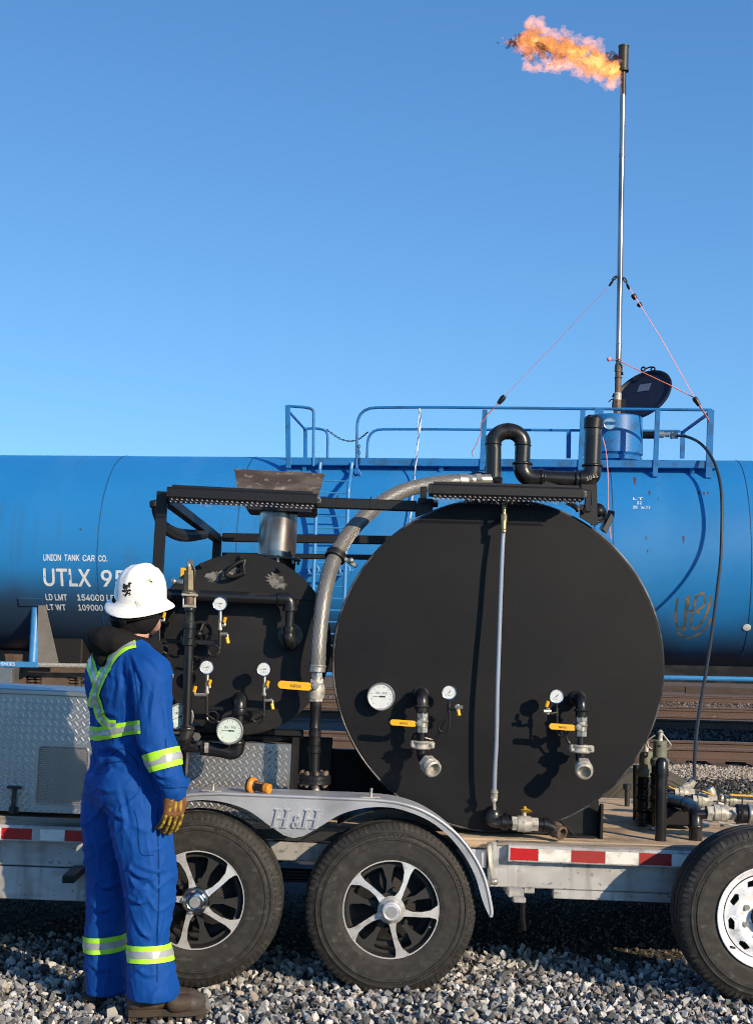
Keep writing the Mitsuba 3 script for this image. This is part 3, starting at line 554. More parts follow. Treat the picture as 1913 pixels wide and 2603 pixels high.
# the white steel wheel standing in front of the frame at the right edge
SW = thing('steel_wheel', 'black tyre on a white steel rim standing before the trailer frame', 'wheel')
def sw(name, m, mat, parent=None, smooth=35, **kw): return add(name, m, mat, (SW + '__' + parent) if parent else SW, smooth, R=TRL, **kw)
c = P(1948, 2334, 5.97)
body, ticks = tyre_meshes(c, .375, .225, .206)
sw('tyre', body, 'm_tyre', smooth=28); sw('shoulder_lug', ticks, 'm_tread_rubber', 'tyre', kind='stuff')
sw('tyre_lettering', arctext('ST235/80R16', .30, math.radians(165), .018, V(c[0], c[1] - .0003, c[2])), 'm_tread_rubber', 'tyre', smooth=False)
sl = sg.Point(0, 0).buffer(.176, 64).difference(sg.Point(0, 0).buffer(.062, 32))
for k in range(9):
    a = math.radians(151 + 40 * k); e = V(math.cos(a), math.sin(a)); t = V(-e[1], e[0]); q = [e * .160 + t * .020, e * .146 + t * .026, e * .142 - t * .004, e * .150 - t * .018, e * .158 - t * .012]
    sl = sl.difference(sg.Polygon(q).buffer(.004))
d0 = poly(sl, .008, V(c[0], c[1] + .030, c[2]), V(1, 0, 0), V(0, 0, 1)).subdivide_to_size(.03)
v = np.asarray(d0.vertices); r = np.hypot(v[:, 0] - c[0], v[:, 2] - c[2]); d0.vertices = v + np.stack([r * 0, .022 * np.exp(-((r - .150) / .018) ** 2) * -1 if False else -.020 * np.exp(-((r - .128) / .026) ** 2), r * 0], 1)
sw('rim', lathe(V(c[0], c[1] + .2, c[2]), V(0, -1, 0), [(0, .20), (.10, .19), (.165, .178), (.176, .182), (.186, .197), (.192, .203), (.203, .206), (.208, .2125), (.206, .216), (.198, .213)], 64, caps=False), 'm_steel_white')
sw('disc', d0, 'm_steel_white', 'rim', smooth=30)
sw('hub', lathe(V(c[0], c[1] + .10, c[2]), V(0, -1, 0), [(0, .2), (.02, .2), (.02, .075), (.075, .060), (.115, .056), (.125, .045), (.128, 0)], 32), 'm_rim_black', 'rim')
for k in range(8): a = k * math.pi / 4 + .35; sw('lug_nut', hexp(V(c[0] + .092 * math.cos(a), c[1] + .028, c[2] + .092 * math.sin(a)), V(c[0] + .092 * math.cos(a), c[1] + .004, c[2] + .092 * math.sin(a)), .013), 'm_zinc', 'rim')
sw('valve_stem', cyl(V(c[0] - .13, c[1] + .02, c[2] - .135), V(c[0] - .155, c[1] - .005, c[2] - .125), .005, n=8), 'm_rubber', 'rim')

# ------------------------------------------------------------------ diamond plate boxes
def treads(x0, x1, z0, z1, Y, keep=lambda x, z: True):
    out = []; p, q = .0313, .0172; j = 0; zz = z0 + .012
    V0 = np.array([(-1, 0, 0), (-.6, 0, .9), (.6, 0, .9), (1, 0, 0), (.6, 0, -.9), (-.6, 0, -.9), (-.55, -1, 0), (.55, -1, 0)])
    F0 = np.array([(0, 1, 6), (1, 2, 7), (1, 7, 6), (2, 3, 7), (3, 4, 7), (4, 5, 6), (4, 6, 7), (5, 0, 6)])
    while zz < z1 - .01:
        a = math.radians(-52 if j % 2 else 40); xx = x0 + .012 + (p / 2 if j % 2 else 0)
        R2 = np.array([[math.cos(a), 0, math.sin(a)], [0, 1, 0], [-math.sin(a), 0, math.cos(a)]])
        while xx < x1 - .01:
            if keep(xx, zz): out.append(trimesh.Trimesh((V0 * V(.0148, .0024, .0038)) @ R2 + V(xx, Y, zz), F0, process=False))
            xx += p
        zz += q; j += 1
    return cat(out)
TB = thing('toolbox', 'diamond plate toolbox with a perforated vent and black latch behind the worker', 'toolbox')
def tb(name, m, mat, parent=None, smooth=35, **kw): return add(name, m, mat, (TB + '__' + parent) if parent else TB, smooth, R=TRL, **kw)
YB1 = 6.45
bx0, bx1, bz0, bz1 = X(0, 1900, YB1) - .5, X(330, 1900, YB1), zd + .004, Z(110, 1768, YB1)
bz0 = Z(110, 2066, YB1)
vx0, vx1, vz0, vz1 = X(95, 1970, YB1), X(222, 1970, YB1), Z(150, 2046, YB1), Z(150, 1899, YB1)
hole = sg.box(vx0 + .018, vz0 + .018, vx1 - .018, vz1 - .018).buffer(.018)
front = sg.box(bx0, bz0, bx1, bz1).difference(hole)
tb('front_plate', poly(front, .003, V(0, YB1 + .003, 0), V(1, 0, 0), V(0, 0, 1)), 'm_plate', smooth=False)
tb('box_body', [box(bx0, bx1, YB1 + .06, YB1 + .63, bz0, bz1 - .002, .003), box(bx0, bx0 + .01, YB1 + .0032, YB1 + .059, bz0, bz1 - .002, 0), box(bx1 - .01, bx1, YB1 + .0032, YB1 + .059, bz0, bz1 - .002, 0), box(bx0 + .011, bx1 - .011, YB1 + .0032, YB1 + .059, bz1 - .02, bz1 - .003, 0)], 'm_plate')
tb('lid', box(bx0 - .01, bx1 + .01, YB1 - .012, YB1 + .65, bz1, bz1 + .025, .004), 'm_plate')
tb('tread', treads(bx0, bx1, bz0, bz1, YB1 - .0004, lambda x, z: not (vx0 - .012 < x < vx1 + .012 and vz0 - .012 < z < vz1 + .012)), 'm_tread', 'front_plate', smooth=False, kind='stuff')
# perforated vent sheet of ring cells
def perforated(x0, x1, z0, z1, Y, pitch, rad, shape):
    cells_v, cells_f = [], []; t6 = np.arange(6) * np.pi / 3 + np.pi / 6; j = 0; zz = z0; k = 0
    while zz < z1:
        xx = x0 + (pitch / 2 if j % 2 else 0)
        while xx < x1:
            if shape.contains(sg.Point(xx, zz)):
                o = np.stack([xx + pitch / math.sqrt(3) * np.cos(t6), np.full(6, Y), zz + pitch / math.sqrt(3) * np.sin(t6)], 1); i = np.stack([xx + rad * np.cos(t6), np.full(6, Y), zz + rad * np.sin(t6)], 1)
                cells_v += [o, i]; a = np.arange(6); b = (a + 1) % 6
                cells_f += [np.stack([k + a, k + b, k + 6 + b], 1), np.stack([k + a, k + 6 + b, k + 6 + a], 1)]; k += 12
            xx += pitch
        zz += pitch * .866; j += 1
    return trimesh.Trimesh(np.vstack(cells_v), np.vstack(cells_f), process=False)
tb('perforated_vent', perforated(vx0, vx1, vz0, vz1, YB1 + .004,   .0105, .0043, hole.buffer(.006)), 'm_tread', smooth=False)
tb('vent_cavity', box(vx0 - .005, vx1 + .005, YB1 + .045, YB1 + .05, vz0 - .005, vz1 + .005, 0), 'm_dark')
tb('vent_rim', tube([V(x, YB1 + .0005, z) for x, z in hole.exterior.coords], .0028, 6, caps=False), 'm_plate', 'perforated_vent')
c = P(37, 2030, YB1)
tb('latch', [box(c[0] - .009, c[0] + .009, YB1 - .03, YB1 - .002, bz0 - .01, Z(37, 2004, YB1), .004), beam(P(18, 2001, YB1 - .02), P(55, 2003, YB1 - .02), .018, .014, .004), box(c[0] - .022, c[0] + .022, YB1 - .008, YB1 - .001, bz0 - .012, bz0 + .02, .003)], 'm_rim_black')
tb('latch_plate', [box(c[0] + .018, c[0] + .03, YB1 - .006, YB1 - .0005, bz0 + .02, bz0 + .075, .002)], 'm_zinc', 'latch')
# centre plate
CB = thing('fender_toolbox', 'low diamond plate box behind the fender between the burner and the riser pipe', 'toolbox')
def cb(name, m, mat, parent=None, smooth=35, **kw): return add(name, m, mat, (CB + '__' + parent) if parent else CB, smooth, R=TRL, **kw)
YC = 6.72; cx0, cx1, cz1 = X(478, 1950, YC), X(738, 1950, YC), Z(600, 1886, YC)
cb('box_body', box(cx0, cx1, YC + .003, YC + .5, zd + .003, cz1, .004), 'm_plate')
cb('front_plate', box(cx0 + .003, cx1 - .001, YC, YC + .0025, zd + .004, cz1 - .003, 0), 'm_plate')
cb('tread', treads(cx0, cx1, zd + .005, cz1 - .004, YC - .0004), 'm_tread', 'front_plate', smooth=False, kind='stuff')
# ------------------------------------------------------------------ pipe work helpers (trailer frame)
def T(a, b): return lambda name, m, mat, parent=None, smooth=35, **kw: add(name, m, mat, (a + '__' + parent) if parent else a, smooth, R=b, **kw)
def sub(k): return k.split('__')[1]
def path(*q, r=.02, rad=.04, n=12): return tube(fillet([P(*a) for a in q], rad), r, n)
def gauge(f, px, py, Y, rpx, name, dial='m_dial', tele=False, ang=200, lab=None, depth=.035):
    c = P(px, py, Y); r = rpx / FPX * Y
    k = sub(f(name, lathe(c + V(0, depth, 0), V(0, -1, 0), [(0, r * .55), (.004, r * .92), (depth - .006, r * .95), (depth - .003, r * 1.02), (depth + .003, r * 1.03), (depth + .006, r * .97), (depth + .005, r * .89), (depth + .001, r * .87), (depth + .001, 0)], 36), 'm_chrome' if not tele else 'm_zinc', label=lab))
    fc = c + V(0, -.0016, 0)
    f('dial', lathe(fc + V(0, .001, 0), V(0, -1, 0), [(0, r * .87), (.0012, r * .87), (.0012, 0)], 32), dial, k)
    tk_ = []
    for i in range(0, 28):
        a = math.radians(-45 + 10 * i); L = .14 if i % 3 == 0 else .07; w = .016 if i % 3 == 0 else .010
        tk_.append(beam(fc + V(0, -.0006, 0) + r * V(math.cos(a), 0, math.sin(a)) * (.80 - L), fc + V(0, -.0006, 0) + r * V(math.cos(a), 0, math.sin(a)) * .80, r * w * 2, .0006, 0, up=V(0, 1, 0)))
    f('scale', tk_, 'm_print', k, smooth=False, kind='stuff')
    a = math.radians(ang); e = V(math.cos(a), 0, math.sin(a))
    f('needle', [beam(fc - e * r * .32 + V(0, -.0016, 0), fc + e * r * .10 + V(0, -.0016, 0), r * .11, .0008, 0, up=V(0, 1, 0)), beam(fc + e * r * .1 + V(0, -.0016, 0), fc + e * r * .62 + V(0, -.0016, 0), r * .035, .0008, 0, up=V(0, 1, 0)), lathe(fc, V(0, -1, 0), [(0, r * .07), (.003, r * .06), (.003, 0)], 12)], 'm_print', k, smooth=False)
    if tele:
        f('dial_word', text('TEL-TRU', r * .15, fc + V(0, -.0004, r * .26), depth=.0006, bold=True, center=True), 'm_print', k, smooth=False)
    else:
        f('dial_word', text('kPa', r * .14, fc + V(0, -.0004, -r * .42), depth=.0006, bold=True, center=True), 'm_print', k, smooth=False)
    return k
def lever(f, px0, px1, py, Y, hpx, par, word=True):
    """yellow flat valve lever from its grip end px0 to the stem px1"""
    a, b = P(px0, py, Y), P(px1, py + (px1 - px0) * .03, Y); h = hpx / FPX * Y; L = abs(b[0] - a[0])
    g = sg.LineString([(h * .5, 0), (L * .80, 0)]).buffer(h * .5); m = poly(g, .007, a + V(0, .0035, 0), V(1, 0, -.03), V(0, 0, 1))
    f('lever', m, 'm_yellow', par, smooth=False)
    if word:
        f('lever_word', text('NPRS', h * .38, a + V(L * .32, -.0037, -h * .30), V(1, 0, -.03), depth=.0006, bold=True), 'm_print', par, smooth=False)
    f('lever_arm', [beam(a + V(L * .80, 0, -.002), b, .012, .005, .001, up=V(0, 1, 0)), hexp(b + V(0, -.012, 0), b + V(0, .03, 0), h * .48), cyl(b + V(0, -.018, 0), b + V(0, -.012, 0), h * .22, n=10)], 'm_zinc', par)
def tee_cap(f, px, py, Y, s, par, up=True):
    """little needle valve with a yellow vinyl grip"""
    c = P(px, py, Y); d = V(.25, -.1, 1 if up else -1)
    f('grip', [cyl(c - unit(d) * s * .55, c + unit(d) * s * .55, s * .33, n=10, ch=s * .08)], 'm_yellow', par)

# ------------------------------------------------------------------ the big black storage drum
SD = thing('storage_drum', 'large black steel drum lying with its round end towards the camera', 'tank')
sd = T(SD, TRL)
YD_ = 6.50
dc = P(1268, 1686, YD_); RD = 421 / FPX * YD_ * .999
sd('shell', lathe(V(dc[0], YD_ + 1.55, dc[2]), V(0, -1, 0), [(0, 0.01), (0, RD - .02), (.02, RD), (1.548, RD)], 128), 'm_drum', smooth=50)
sd('end_plate', lathe(V(dc[0], YD_ + .012, dc[2]), V(0, -1, 0), [(-.02, RD - .012), (0, RD - .004), (.008, RD - .004), (.012, RD - .009), (.012, 0.0)], 128), 'm_drum', smooth=50)
sd('rim_weld', ring(V(dc[0], YD_ + .008, dc[2]), V(0, 1, 0), RD - .001, .0068, 128, 8), 'm_drum_edge')
bsdf('m_drum_edge', lambda p, n, uv: mix((0.11, 0.11, 0.115), (0.02, 0.02, 0.022), smoothstep(.35, .6, f3(p, 12))), 0.35, 0.3)  # paler than the drum: the sun's highlight put into the rim's colour
# saddle
zdk = zd + .003
for yy in (YD_ + .12, YD_ + 1.25):
    pl = sg.Polygon([(X(1105, 2100, yy), zdk), (X(1520, 2140, yy), zdk), (X(1520, 2035, yy), Z(1520, 2035, yy)), (X(1300, 2095, yy), dc[2] - RD * .8), (X(1105, 2085, yy), Z(1105, 2050, yy))]).convex_hull.difference(sg.Point(dc[0], dc[2]).buffer(RD + .002, 64))
    sd('saddle', poly(pl, .012, V(0, yy, 0), V(1, 0, 0), V(0, 0, 1)), 'm_frame_black', smooth=False)
sd('saddle_flange', [poly(sg.Polygon([(0, 0), (.10, 0), (.10, .10), (.03, .16), (0, .16)]), .012, V(X(1516, 2142, YD_ + .1), YD_ + .02, zdk), V(0, 1, 0), V(0, 0, 1)), box(X(1440, 2140, YD_), X(1516, 2140, YD_) - .001, YD_ + .02, YD_ + .118, zdk, zdk + .012, .003)], 'm_frame_black', smooth=False)
sd('skid_beam', [box(X(1100, 2130, 6.62), X(1425, 2130, 6.62), 6.60, 6.66, zdk, zdk + .075, .004)], 'm_frame_black')  # added black strip standing in for the shadow beneath the drum
sd('skid_crossbeam', [box(X(770, 1950, 8.0), X(1120, 1950, 8.0), 7.95, 8.02, zdk, Z(900, 1905, 8.0), .004)], 'm_frame_black')  # added black panel, fills the gap behind the riser with dark
sd('saddle_brace', beam(P(1422, 2085, YD_ + .05), P(1470, 2138, YD_ + .02), .012, .012), 'm_frame_black')
gauge(sd, 968, 1771, YD_ - .07, 34, 'thermometer', 'm_dial', True, 180, 'round thermometer dial left of the sight tube')
sd('thermowell', [cyl(P(968, 1771, YD_ - .07) + V(0, .03, 0), P(968, 1771, YD_ - .07) + V(0, .068, 0), .02, n=14), hexp(P(968, 1771, YD_ - .07) + V(0, .05, 0), P(968, 1771, YD_ - .07) + V(0, .069, 0), .026)], 'm_zinc')
def outlet(x, dx, dy, gx, gy, left, endpt, lab):
    """elbow out of the end plate, ball valve with lever, clamp coupling, 45 degree elbow and hex cap, and a gauge on a pigtail"""
    Yo = YD_ - .135; q = lambda a, b, Y=Yo: P(x + a, dy + b, Y)
    e0 = q(0, 2)
    k = sub(sd('outlet_valve', [tube(fillet([e0 + V(0, .175, .012), e0 + V(0, .0, .012), q(0, 42)], .05), .026, 14), cyl(e0 + V(0, .155, .012), e0 + V(0, .12, .012), .036, n=18, ch=.004), ring(e0 + V(0, .07, .012), V(0, 1, 0), .029, .007, 20, 6), ring(q(0, 24), V(0, 0, 1), .029, .006, 20, 6), cyl(q(0, 26), q(0, 41), .0285, n=16, ch=.004)], 'm_pipe_black', label=lab))
    sd('valve_body', [hexp(q(0, 38), q(0, 52), .027), cyl(q(0, 51), q(0, 78), .0255, n=18, ch=.004), ring(q(0, 62), V(0, 0, 1), .022, .008, 20, 6), hexp(q(0, 77), q(0, 90), .026)], 'm_zinc', k)
    lever(sd, x - 82, x - 8, dy + 64, Yo - .045, 15, k)
    sd('nipple', cyl(q(-1, 88), q(-2, 122), .0155, n=14), 'm_pipe_black', k)
    sd('clamp_coupling', [cyl(q(-2, 112), q(-2, 132), .036, n=24, ch=.005), ring(q(-2, 115), V(0, 0, 1), .038, .006, 24, 6), ring(q(-2, 129), V(0, 0, 1), .038, .006, 24, 6), *[box(q(s * 24, 122)[0] - .012, q(s * 24, 122)[0] + .012, Yo - .02, Yo + .02, q(0, 130)[2], q(0, 112)[2], .005) for s in (-1, 1)], *[cyl(q(s * 25, 121) + V(0, -.03, 0), q(s * 25, 121) + V(0, .03, 0), .007, n=8) for s in (-1, 1)]], 'm_cast', k)
    en = q(endpt[0], endpt[1], Yo - .045); pr_ = q(endpt[2], endpt[3], Yo - endpt[4])
    dd = unit(pr_ - en)
    sd('end_elbow', tube(fillet([q(-2, 132), q(-1, 152), en, en + dd * .02], .03), .024, 14), 'm_pipe_black', k)
    sd('end_coupling', [hexp(en + dd * .012, en + dd * .045, .040), lathe(en + dd * .045, dd, [(0, .033), (.004, .038), (.035, .039), (.038, .036), (.040, .030), (.010, .029), (.010, 0)], 24), ring(en + dd * .055, dd, .0385, .003, 24, 6), ring(en + dd * .066, dd, .0385, .003, 24, 6)], 'm_cast', k)
    gk = gauge(sd, gx, gy, Yo - .01, 18.5, 'pressure_gauge', 'm_dial', False, 225, None)
    s = -1 if left else 1
    gc = P(gx, gy, Yo + .005)
    loop = P(gx - s * 14 * -1 if False else (gx - 14 if s < 0 else gx + 14), gy + 88, Yo + .005)
    t = np.linspace(0, 2 * np.pi, 22); lr = 14 / FPX * Yo
    if s < 0: lp = [loop + V(lr * math.cos(a), .012 * a / 6.28, lr * math.sin(a)) for a in -t]
    else: lp = [loop + V(-lr * math.cos(a), .012 * a / 6.28, lr * math.sin(a)) for a in -t]
    stem = [gc + V(0, 0, -.03), P(gx + 1, gy + 60, Yo + .005)] + lp[:17] + [P((gx + x) / 2, dy + 106, Yo + .01), P(x - 2 + (8 if gx > x else -6), dy + 104, Yo)]
    sd('pigtail', tube(spline(stem, 4), .0052, 8), 'm_pipe_black', gk)
    sd('gauge_stem', [hexp(gc + V(0, 0, -.022), gc + V(0, 0, -.040), .009), cyl(P(gx, gy + 30, Yo + .005), P(gx, gy + 50, Yo + .005), .010, n=10), cyl(P(gx, gy + 42, Yo), P(gx - s * 16, gy + 45, Yo - .01), .007, n=8)], 'm_pipe_black', gk)
    sd('needle_valve', [cyl(P(gx - s * 16, gy + 38, Yo - .01), P(gx - s * 34, gy + 38, Yo - .02), .009, n=10), hexp(P(gx - s * 22, gy + 30, Yo - .01), P(gx - s * 22, gy + 46, Yo - .01), .009)], 'm_zinc', gk)
    tee_cap(sd, gx - s * 24, gy + (52 if left else 20), Yo - .015, .026, gk, up=not left)
outlet(1073, 0, 1772, 1141, 1760, True, (8, 164, 34, 190, .13), 'outlet valve with yellow lever left of the sight tube')
outlet(1477, 0, 1782, 1414, 1770, False, (4, 160, 8, 184, .13), 'outlet valve with yellow lever right of the sight tube')
# sight tube
sp = spline([P(1279, 1340, 6.42), P(1275, 1420, 6.405), P(1271, 1530, 6.395), P(1267, 1650, 6.38), P(1263, 1770, 6.37), P(1261, 1880, 6.37), P(1257, 1960, 6.38), P(1256, 2012, 6.39)], 6)
bsdf('m_clear_tube', (0.24, 0.28, 0.36), 0.12, 0.0, clearcoat=1.0, clearcoat_gloss=0.9); bsdf('m_liquid', (0.16, 0.15, 0.17), 0.4)
sd('sight_tube', tube(sp, .0105, 12), 'm_clear_tube', label='clear vertical level tube down the middle of the end')
sd('tube_fitting', [tube([P(1279, 1352, 6.40), P(1280, 1322, 6.40)], .0135, 10), hexp(P(1280, 1324, 6.40), P(1280, 1308, 6.40), .015), cyl(P(1281, 1308, 6.40), P(1281, 1285, 6.41), .009, n=10), cyl(P(1281, 1316, 6.40), P(1281, 1316, 6.49), .012, n=10), ball(P(1281, 1290, 6.40), .011), ring(P(1279, 1346, 6.40), V(0, 0, 1), .0135, .003, 14, 6)], 'm_brass')
sd('tube_valve', [cyl(P(1256, 2008, 6.38), P(1256, 2030, 6.39), .014, n=12), hexp(P(1256, 2020, 6.39), P(1255, 2034, 6.39), .017), ring(P(1256, 2014, 6.38), V(0, 0, 1), .015, .004, 14, 6), cyl(P(1255, 2033, 6.39), P(1256, 2062, 6.41), .0075, n=10), ball(P(1255, 2034, 6.365), .013)], 'm_cast')
# bottom drain
Yd = 6.40
dk = sub(sd('drain', [tube(fillet([P(1246, 2058, Yd + .12), P(1246, 2088, Yd + .02), P(1268, 2092, Yd), P(1302, 2092, Yd)], .05), .026, 14), cyl(P(1272, 2092, Yd), P(1290, 2092, Yd), .033, n=18, ch=.004), lathe(P(1254, 2066, Yd + .03), V(.1, -.2, 1), [(-.03, .045), (0, .042), (.02, .026), (.03, .012), (.03, 0)], 20)], 'm_pipe_black'))
sd('drain_valve', [hexp(P(1300, 2093, Yd), P(1314, 2093, Yd), .034), lathe(P(1312, 2094, Yd), V(1, 0, 0), [(0, .028), (.004, .036), (.03, .038), (.034, .040), (.038, .038), (.066, .036), (.070, .028)], 24), hexp(P(1348, 2095, Yd), P(1366, 2096, Yd), .033), cyl(P(1332, 2078, Yd), P(1332, 2066, Yd), .010, n=10)], 'm_cast', dk)
sd('drain_handle', [hull([P(1322, 2058, Yd - .02), P(1352, 2062, Yd - .02), P(1352, 2067, Yd + .02), P(1324, 2066, Yd + .02), P(1332, 2068, Yd), P(1340, 2055, Yd + .01)]), cyl(P(1333, 2068, Yd), P(1333, 2050, Yd), .007, n=8)], 'm_brass_yellow', dk)
bsdf('m_brass_yellow', (0.52, 0.30, 0.03), 0.4, 0.2)
pe = P(1424, 2117, Yd - .02); pd = unit(V(.55, -.75, -.25))
sd('drain_outlet', [tube(fillet([P(1366, 2096, Yd), P(1392, 2098, Yd), pe - pd * .02], .04), .027, 14), cyl(P(1380, 2097, Yd), P(1394, 2098, Yd), .033, n=16)], 'm_pipe_black', dk)
sd('drain_cap', [hexp(pe - pd * .05, pe - pd * .02, .037), lathe(pe - pd * .02, pd, [(0, .032), (.03, .033), (.034, .030), (.034, .024), (.005, .023), (.005, 0)], 20)], 'm_rust_fit', dk)
bsdf('m_rust_fit', lambda p, n, uv: mix((0.20, 0.15, 0.11), (0.09, 0.05, 0.03), f3(p, 40)), 0.6, 0.2)
# manhole dome on top
sd('manhole', lathe(P(1216, 1228, 7.3), V(0, 0, 1), [(-.12, .07), (0, .072), (.03, .068), (.05, .05), (.058, .02), (.058, 0)], 28), 'm_frame_black')

# ------------------------------------------------------------------ vent pipe over the drum
VP = thing('vent_pipe', 'black pipe with a U bend and a capped upright standing on the large drum', 'pipe')
vp = T(VP, TRL); Yv = 7.2; r = .0425
vp('pipe', path((1253, 1275, Yv), (1253, 1130, Yv), (1253, 1108, Yv), r=r), 'm_pipe_black')
ub = [P(1253, 1128, Yv)] + [P(1290.5 - 37.5 * math.cos(a), 1128 - 32 * math.sin(a), Yv) for a in np.linspace(.15, math.pi - .15, 14)] + [P(1328, 1128, Yv)]
vp('u_bend', tube(spline(ub, 3), .0435, 18), 'm_pipe_black', smooth=60)
vp('bend_weld', [ring(P(1253, 1130, Yv), V(0, 0, 1), .0435, .003, 24, 6), ring(P(1328, 1132, Yv), V(0, 0, 1), .0435, .003, 24, 6), ring(P(1290.5, 1096, Yv), V(1, 0, 0), .044, .0028, 24, 6)], 'm_pipe_black', 'u_bend')
vp('pipe', tube([P(1328, 1128, Yv), P(1327, 1182, Yv)], .0415, 18), 'm_pipe_black')
vp('elbow', [tube(spline([P(1327, 1180, Yv), P(1328, 1196, Yv), P(1336, 1209, Yv), P(1350, 1215, Yv), P(1374, 1216, Yv)], 5), .0475, 18), ring(P(1327, 1179, Yv), V(0, 0, 1), .048, .008, 24, 8), ring(P(1374, 1216, Yv), V(1, 0, 0), .046, .009, 24, 8)], 'm_pipe_black', smooth=60)
vp('pipe', tube([P(1372, 1216, Yv), P(1475, 1219, Yv)], .0415, 18), 'm_pipe_black'); vp('pipe_collar', ring(P(1462, 1219, Yv), V(1, 0, 0), .044, .008, 24, 8), 'm_pipe_black'); vp('pipe_collar', ring(P(1380, 1216, Yv), V(1, 0, 0), .044, .006, 24, 8), 'm_pipe_black')
vp('elbow', [tube(spline([P(1472, 1219, Yv), P(1488, 1218, Yv), P(1500, 1211, Yv), P(1504, 1199, Yv), P(1504.5, 1184, Yv)], 5), .049, 18), ring(P(1504.5, 1184, Yv), V(0, 0, 1), .050, .008, 24, 8)], 'm_pipe_black', smooth=60)
vp('elbow_marking', text('1041', .020, P(1490, 1222, Yv - .051), V(.9, 0, .35), V(-.35, 0, .9), depth=.001), 'm_cast', smooth=False)
vp('pipe', tube([P(1505, 1184, Yv), P(1507, 1088, Yv)], .046, 20), 'm_pipe_black')
vp('pipe_cap', [cyl(P(1507, 1092, Yv), P(1508, 1062, Yv), .0505, n=20, ch=.006), hexp(P(1515, 1064, Yv - .02), P(1515, 1056, Yv - .02), .012), ball(P(1498, 1060, Yv), .014)], 'm_frame_black')
vp('brace', beam(P(1375, 1228, Yv - .03), P(1452, 1252, Yv - .03), .02, .035), 'm_frame_black')
vp('support', [box(X(1238, 1240, Yv), X(1268, 1240, Yv), Yv - .04, Yv + .04, Z(1250, 1275, Yv), Z(1250, 1226, Yv), .006), cyl(P(1258, 1222, Yv - .05), P(1275, 1224, Yv - .06), .022, n=12)], 'm_frame_black')

# ------------------------------------------------------------------ braided hose, ball valve and riser
bsdf('m_braid', lambda p, n, uv: mix((0.25, 0.245, 0.235), (0.14, 0.135, 0.13), f3(p, 30, 2) * 0.6), 0.42, 0.45)
HB = thing('braided_hose', 'thick braided steel hose arching from the drum top down to the riser', 'hose'); hb = T(HB, TRL)
hp = spline([P(1172, 1223, 7.1), P(1140, 1225, 7.08), P(1085, 1232, 7.0), P(1020, 1250, 6.92), P(960, 1285, 6.84), P(905, 1335, 6.74), P(868, 1385, 6.66), P(840, 1445, 6.58), P(823, 1515, 6.51), P(813, 1590, 6.47), P(808, 1650, 6.45), P(806, 1702, 6.45)], 10)
hb('hose', tube(hp, .0365, 20), 'm_braid', smooth=60)
# braid strands: two families of helices round the hose
a_, b_, t_ = frames(hp); st = []
s = np.r_[0, np.cumsum(np.linalg.norm(np.diff(hp, axis=0), axis=1))]
for i in range(14):
    for sgn in (1, -1):
        ph = 2 * np.pi * i / 14 + sgn * s / .10
        st.append(tube(hp + (.0368 * np.cos(ph))[:, None] * a_ + (.0368 * np.sin(ph))[:, None] * b_, .0009, 4, caps=False))
hb('braid_strand', st, 'm_braid', 'hose', kind='stuff')
hb('hose_collar', [tube([P(806, 1690, 6.45), P(805, 1708, 6.45)], .040, 20), ring(P(806, 1694, 6.45), V(0, 0, 1), .040, .004, 24, 6)], 'm_zinc')
d = hp[1] - hp[0]
hb('end_fitting', [cyl(hp[0] - unit(d) * -.02, hp[0] + unit(d) * -.03, .040, n=20, ch=.004), hexp(hp[0] - unit(d) * .03, hp[0] - unit(d) * .055, .034), cyl(hp[0] - unit(d) * .055, hp[0] - unit(d) * .075, .030, n=16), hexp(hp[0] - unit(d) * .075, hp[0] - unit(d) * .105, .038), cyl(hp[0] - unit(d) * .105, hp[0] - unit(d) * .16, .03, n=16)], 'm_zinc')
ci = len(hp) * 64 // 100
ci = int(np.argmin(np.linalg.norm(hp - P(856, 1415, 6.62), axis=1))); ct = unit(hp[ci + 1] - hp[ci - 1])
hb('hose_clamp', [lathe(hp[ci] - ct * .014, ct, [(0, .038), (0, .048), (.028, .048), (.028, .038)], 24), ring(hp[ci] - ct * .013, ct, .046, .006, 24, 6), ring(hp[ci] + ct * .013, ct, .046, .006, 24, 6)], 'm_rubber')
cb_ = hp[ci] + V(.075, .0, -.02)
hb('clamp_bolt', [beam(hp[ci] + V(.04, 0, -.01), cb_ + V(.03, 0, -.025), .03, .02), cyl(cb_ + V(.0, -.03, -.01), cb_ + V(.0, .03, -.01), .008, n=8), ball(cb_ + V(0, -.03, 0), .014)], 'm_zinc')
RP = thing('riser_pipe', 'black riser pipe with steel ball valve, long yellow lever and bolted flange', 'pipe'); rp = T(RP, TRL); Yr_ = 6.45
rp('union_nut', [hexp(P(805.5, 1708, Yr_), P(805.5, 1722, Yr_), .028), cyl(P(805, 1721, Yr_), P(805, 1729, Yr_), .03, n=18)], 'm_zinc')
bv = sub(rp('ball_valve', [hexp(P(805, 1712 + 14, Yr_), P(805, 1734 + 4, Yr_), .033), lathe(P(804, 1738, Yr_), V(0, 0, -1), [(0, .028), (.004, .037), (.02, .040), (.055, .040), (.07, .034), (.073, .028)], 24), hexp(P(803, 1762, Yr_), P(803, 1783, Yr_), .034), ring(P(804, 1760, Yr_), V(0, 0, 1), .036, .004, 24, 6)], 'm_cast'))
lever(rp, 706, 802, 1740, Yr_ - .055, 20, bv)
rp('pipe', [tube([P(802, 1783, Yr_), P(802, 1800, Yr_), P(801, 1830, Yr_), P(800, 1850, Yr_)], [.027, .0265, .022, .0265], 16), tube([P(800, 1848, Yr_), P(799, 1972, Yr_)], .023, 16)], 'm_pipe_black', smooth=60)
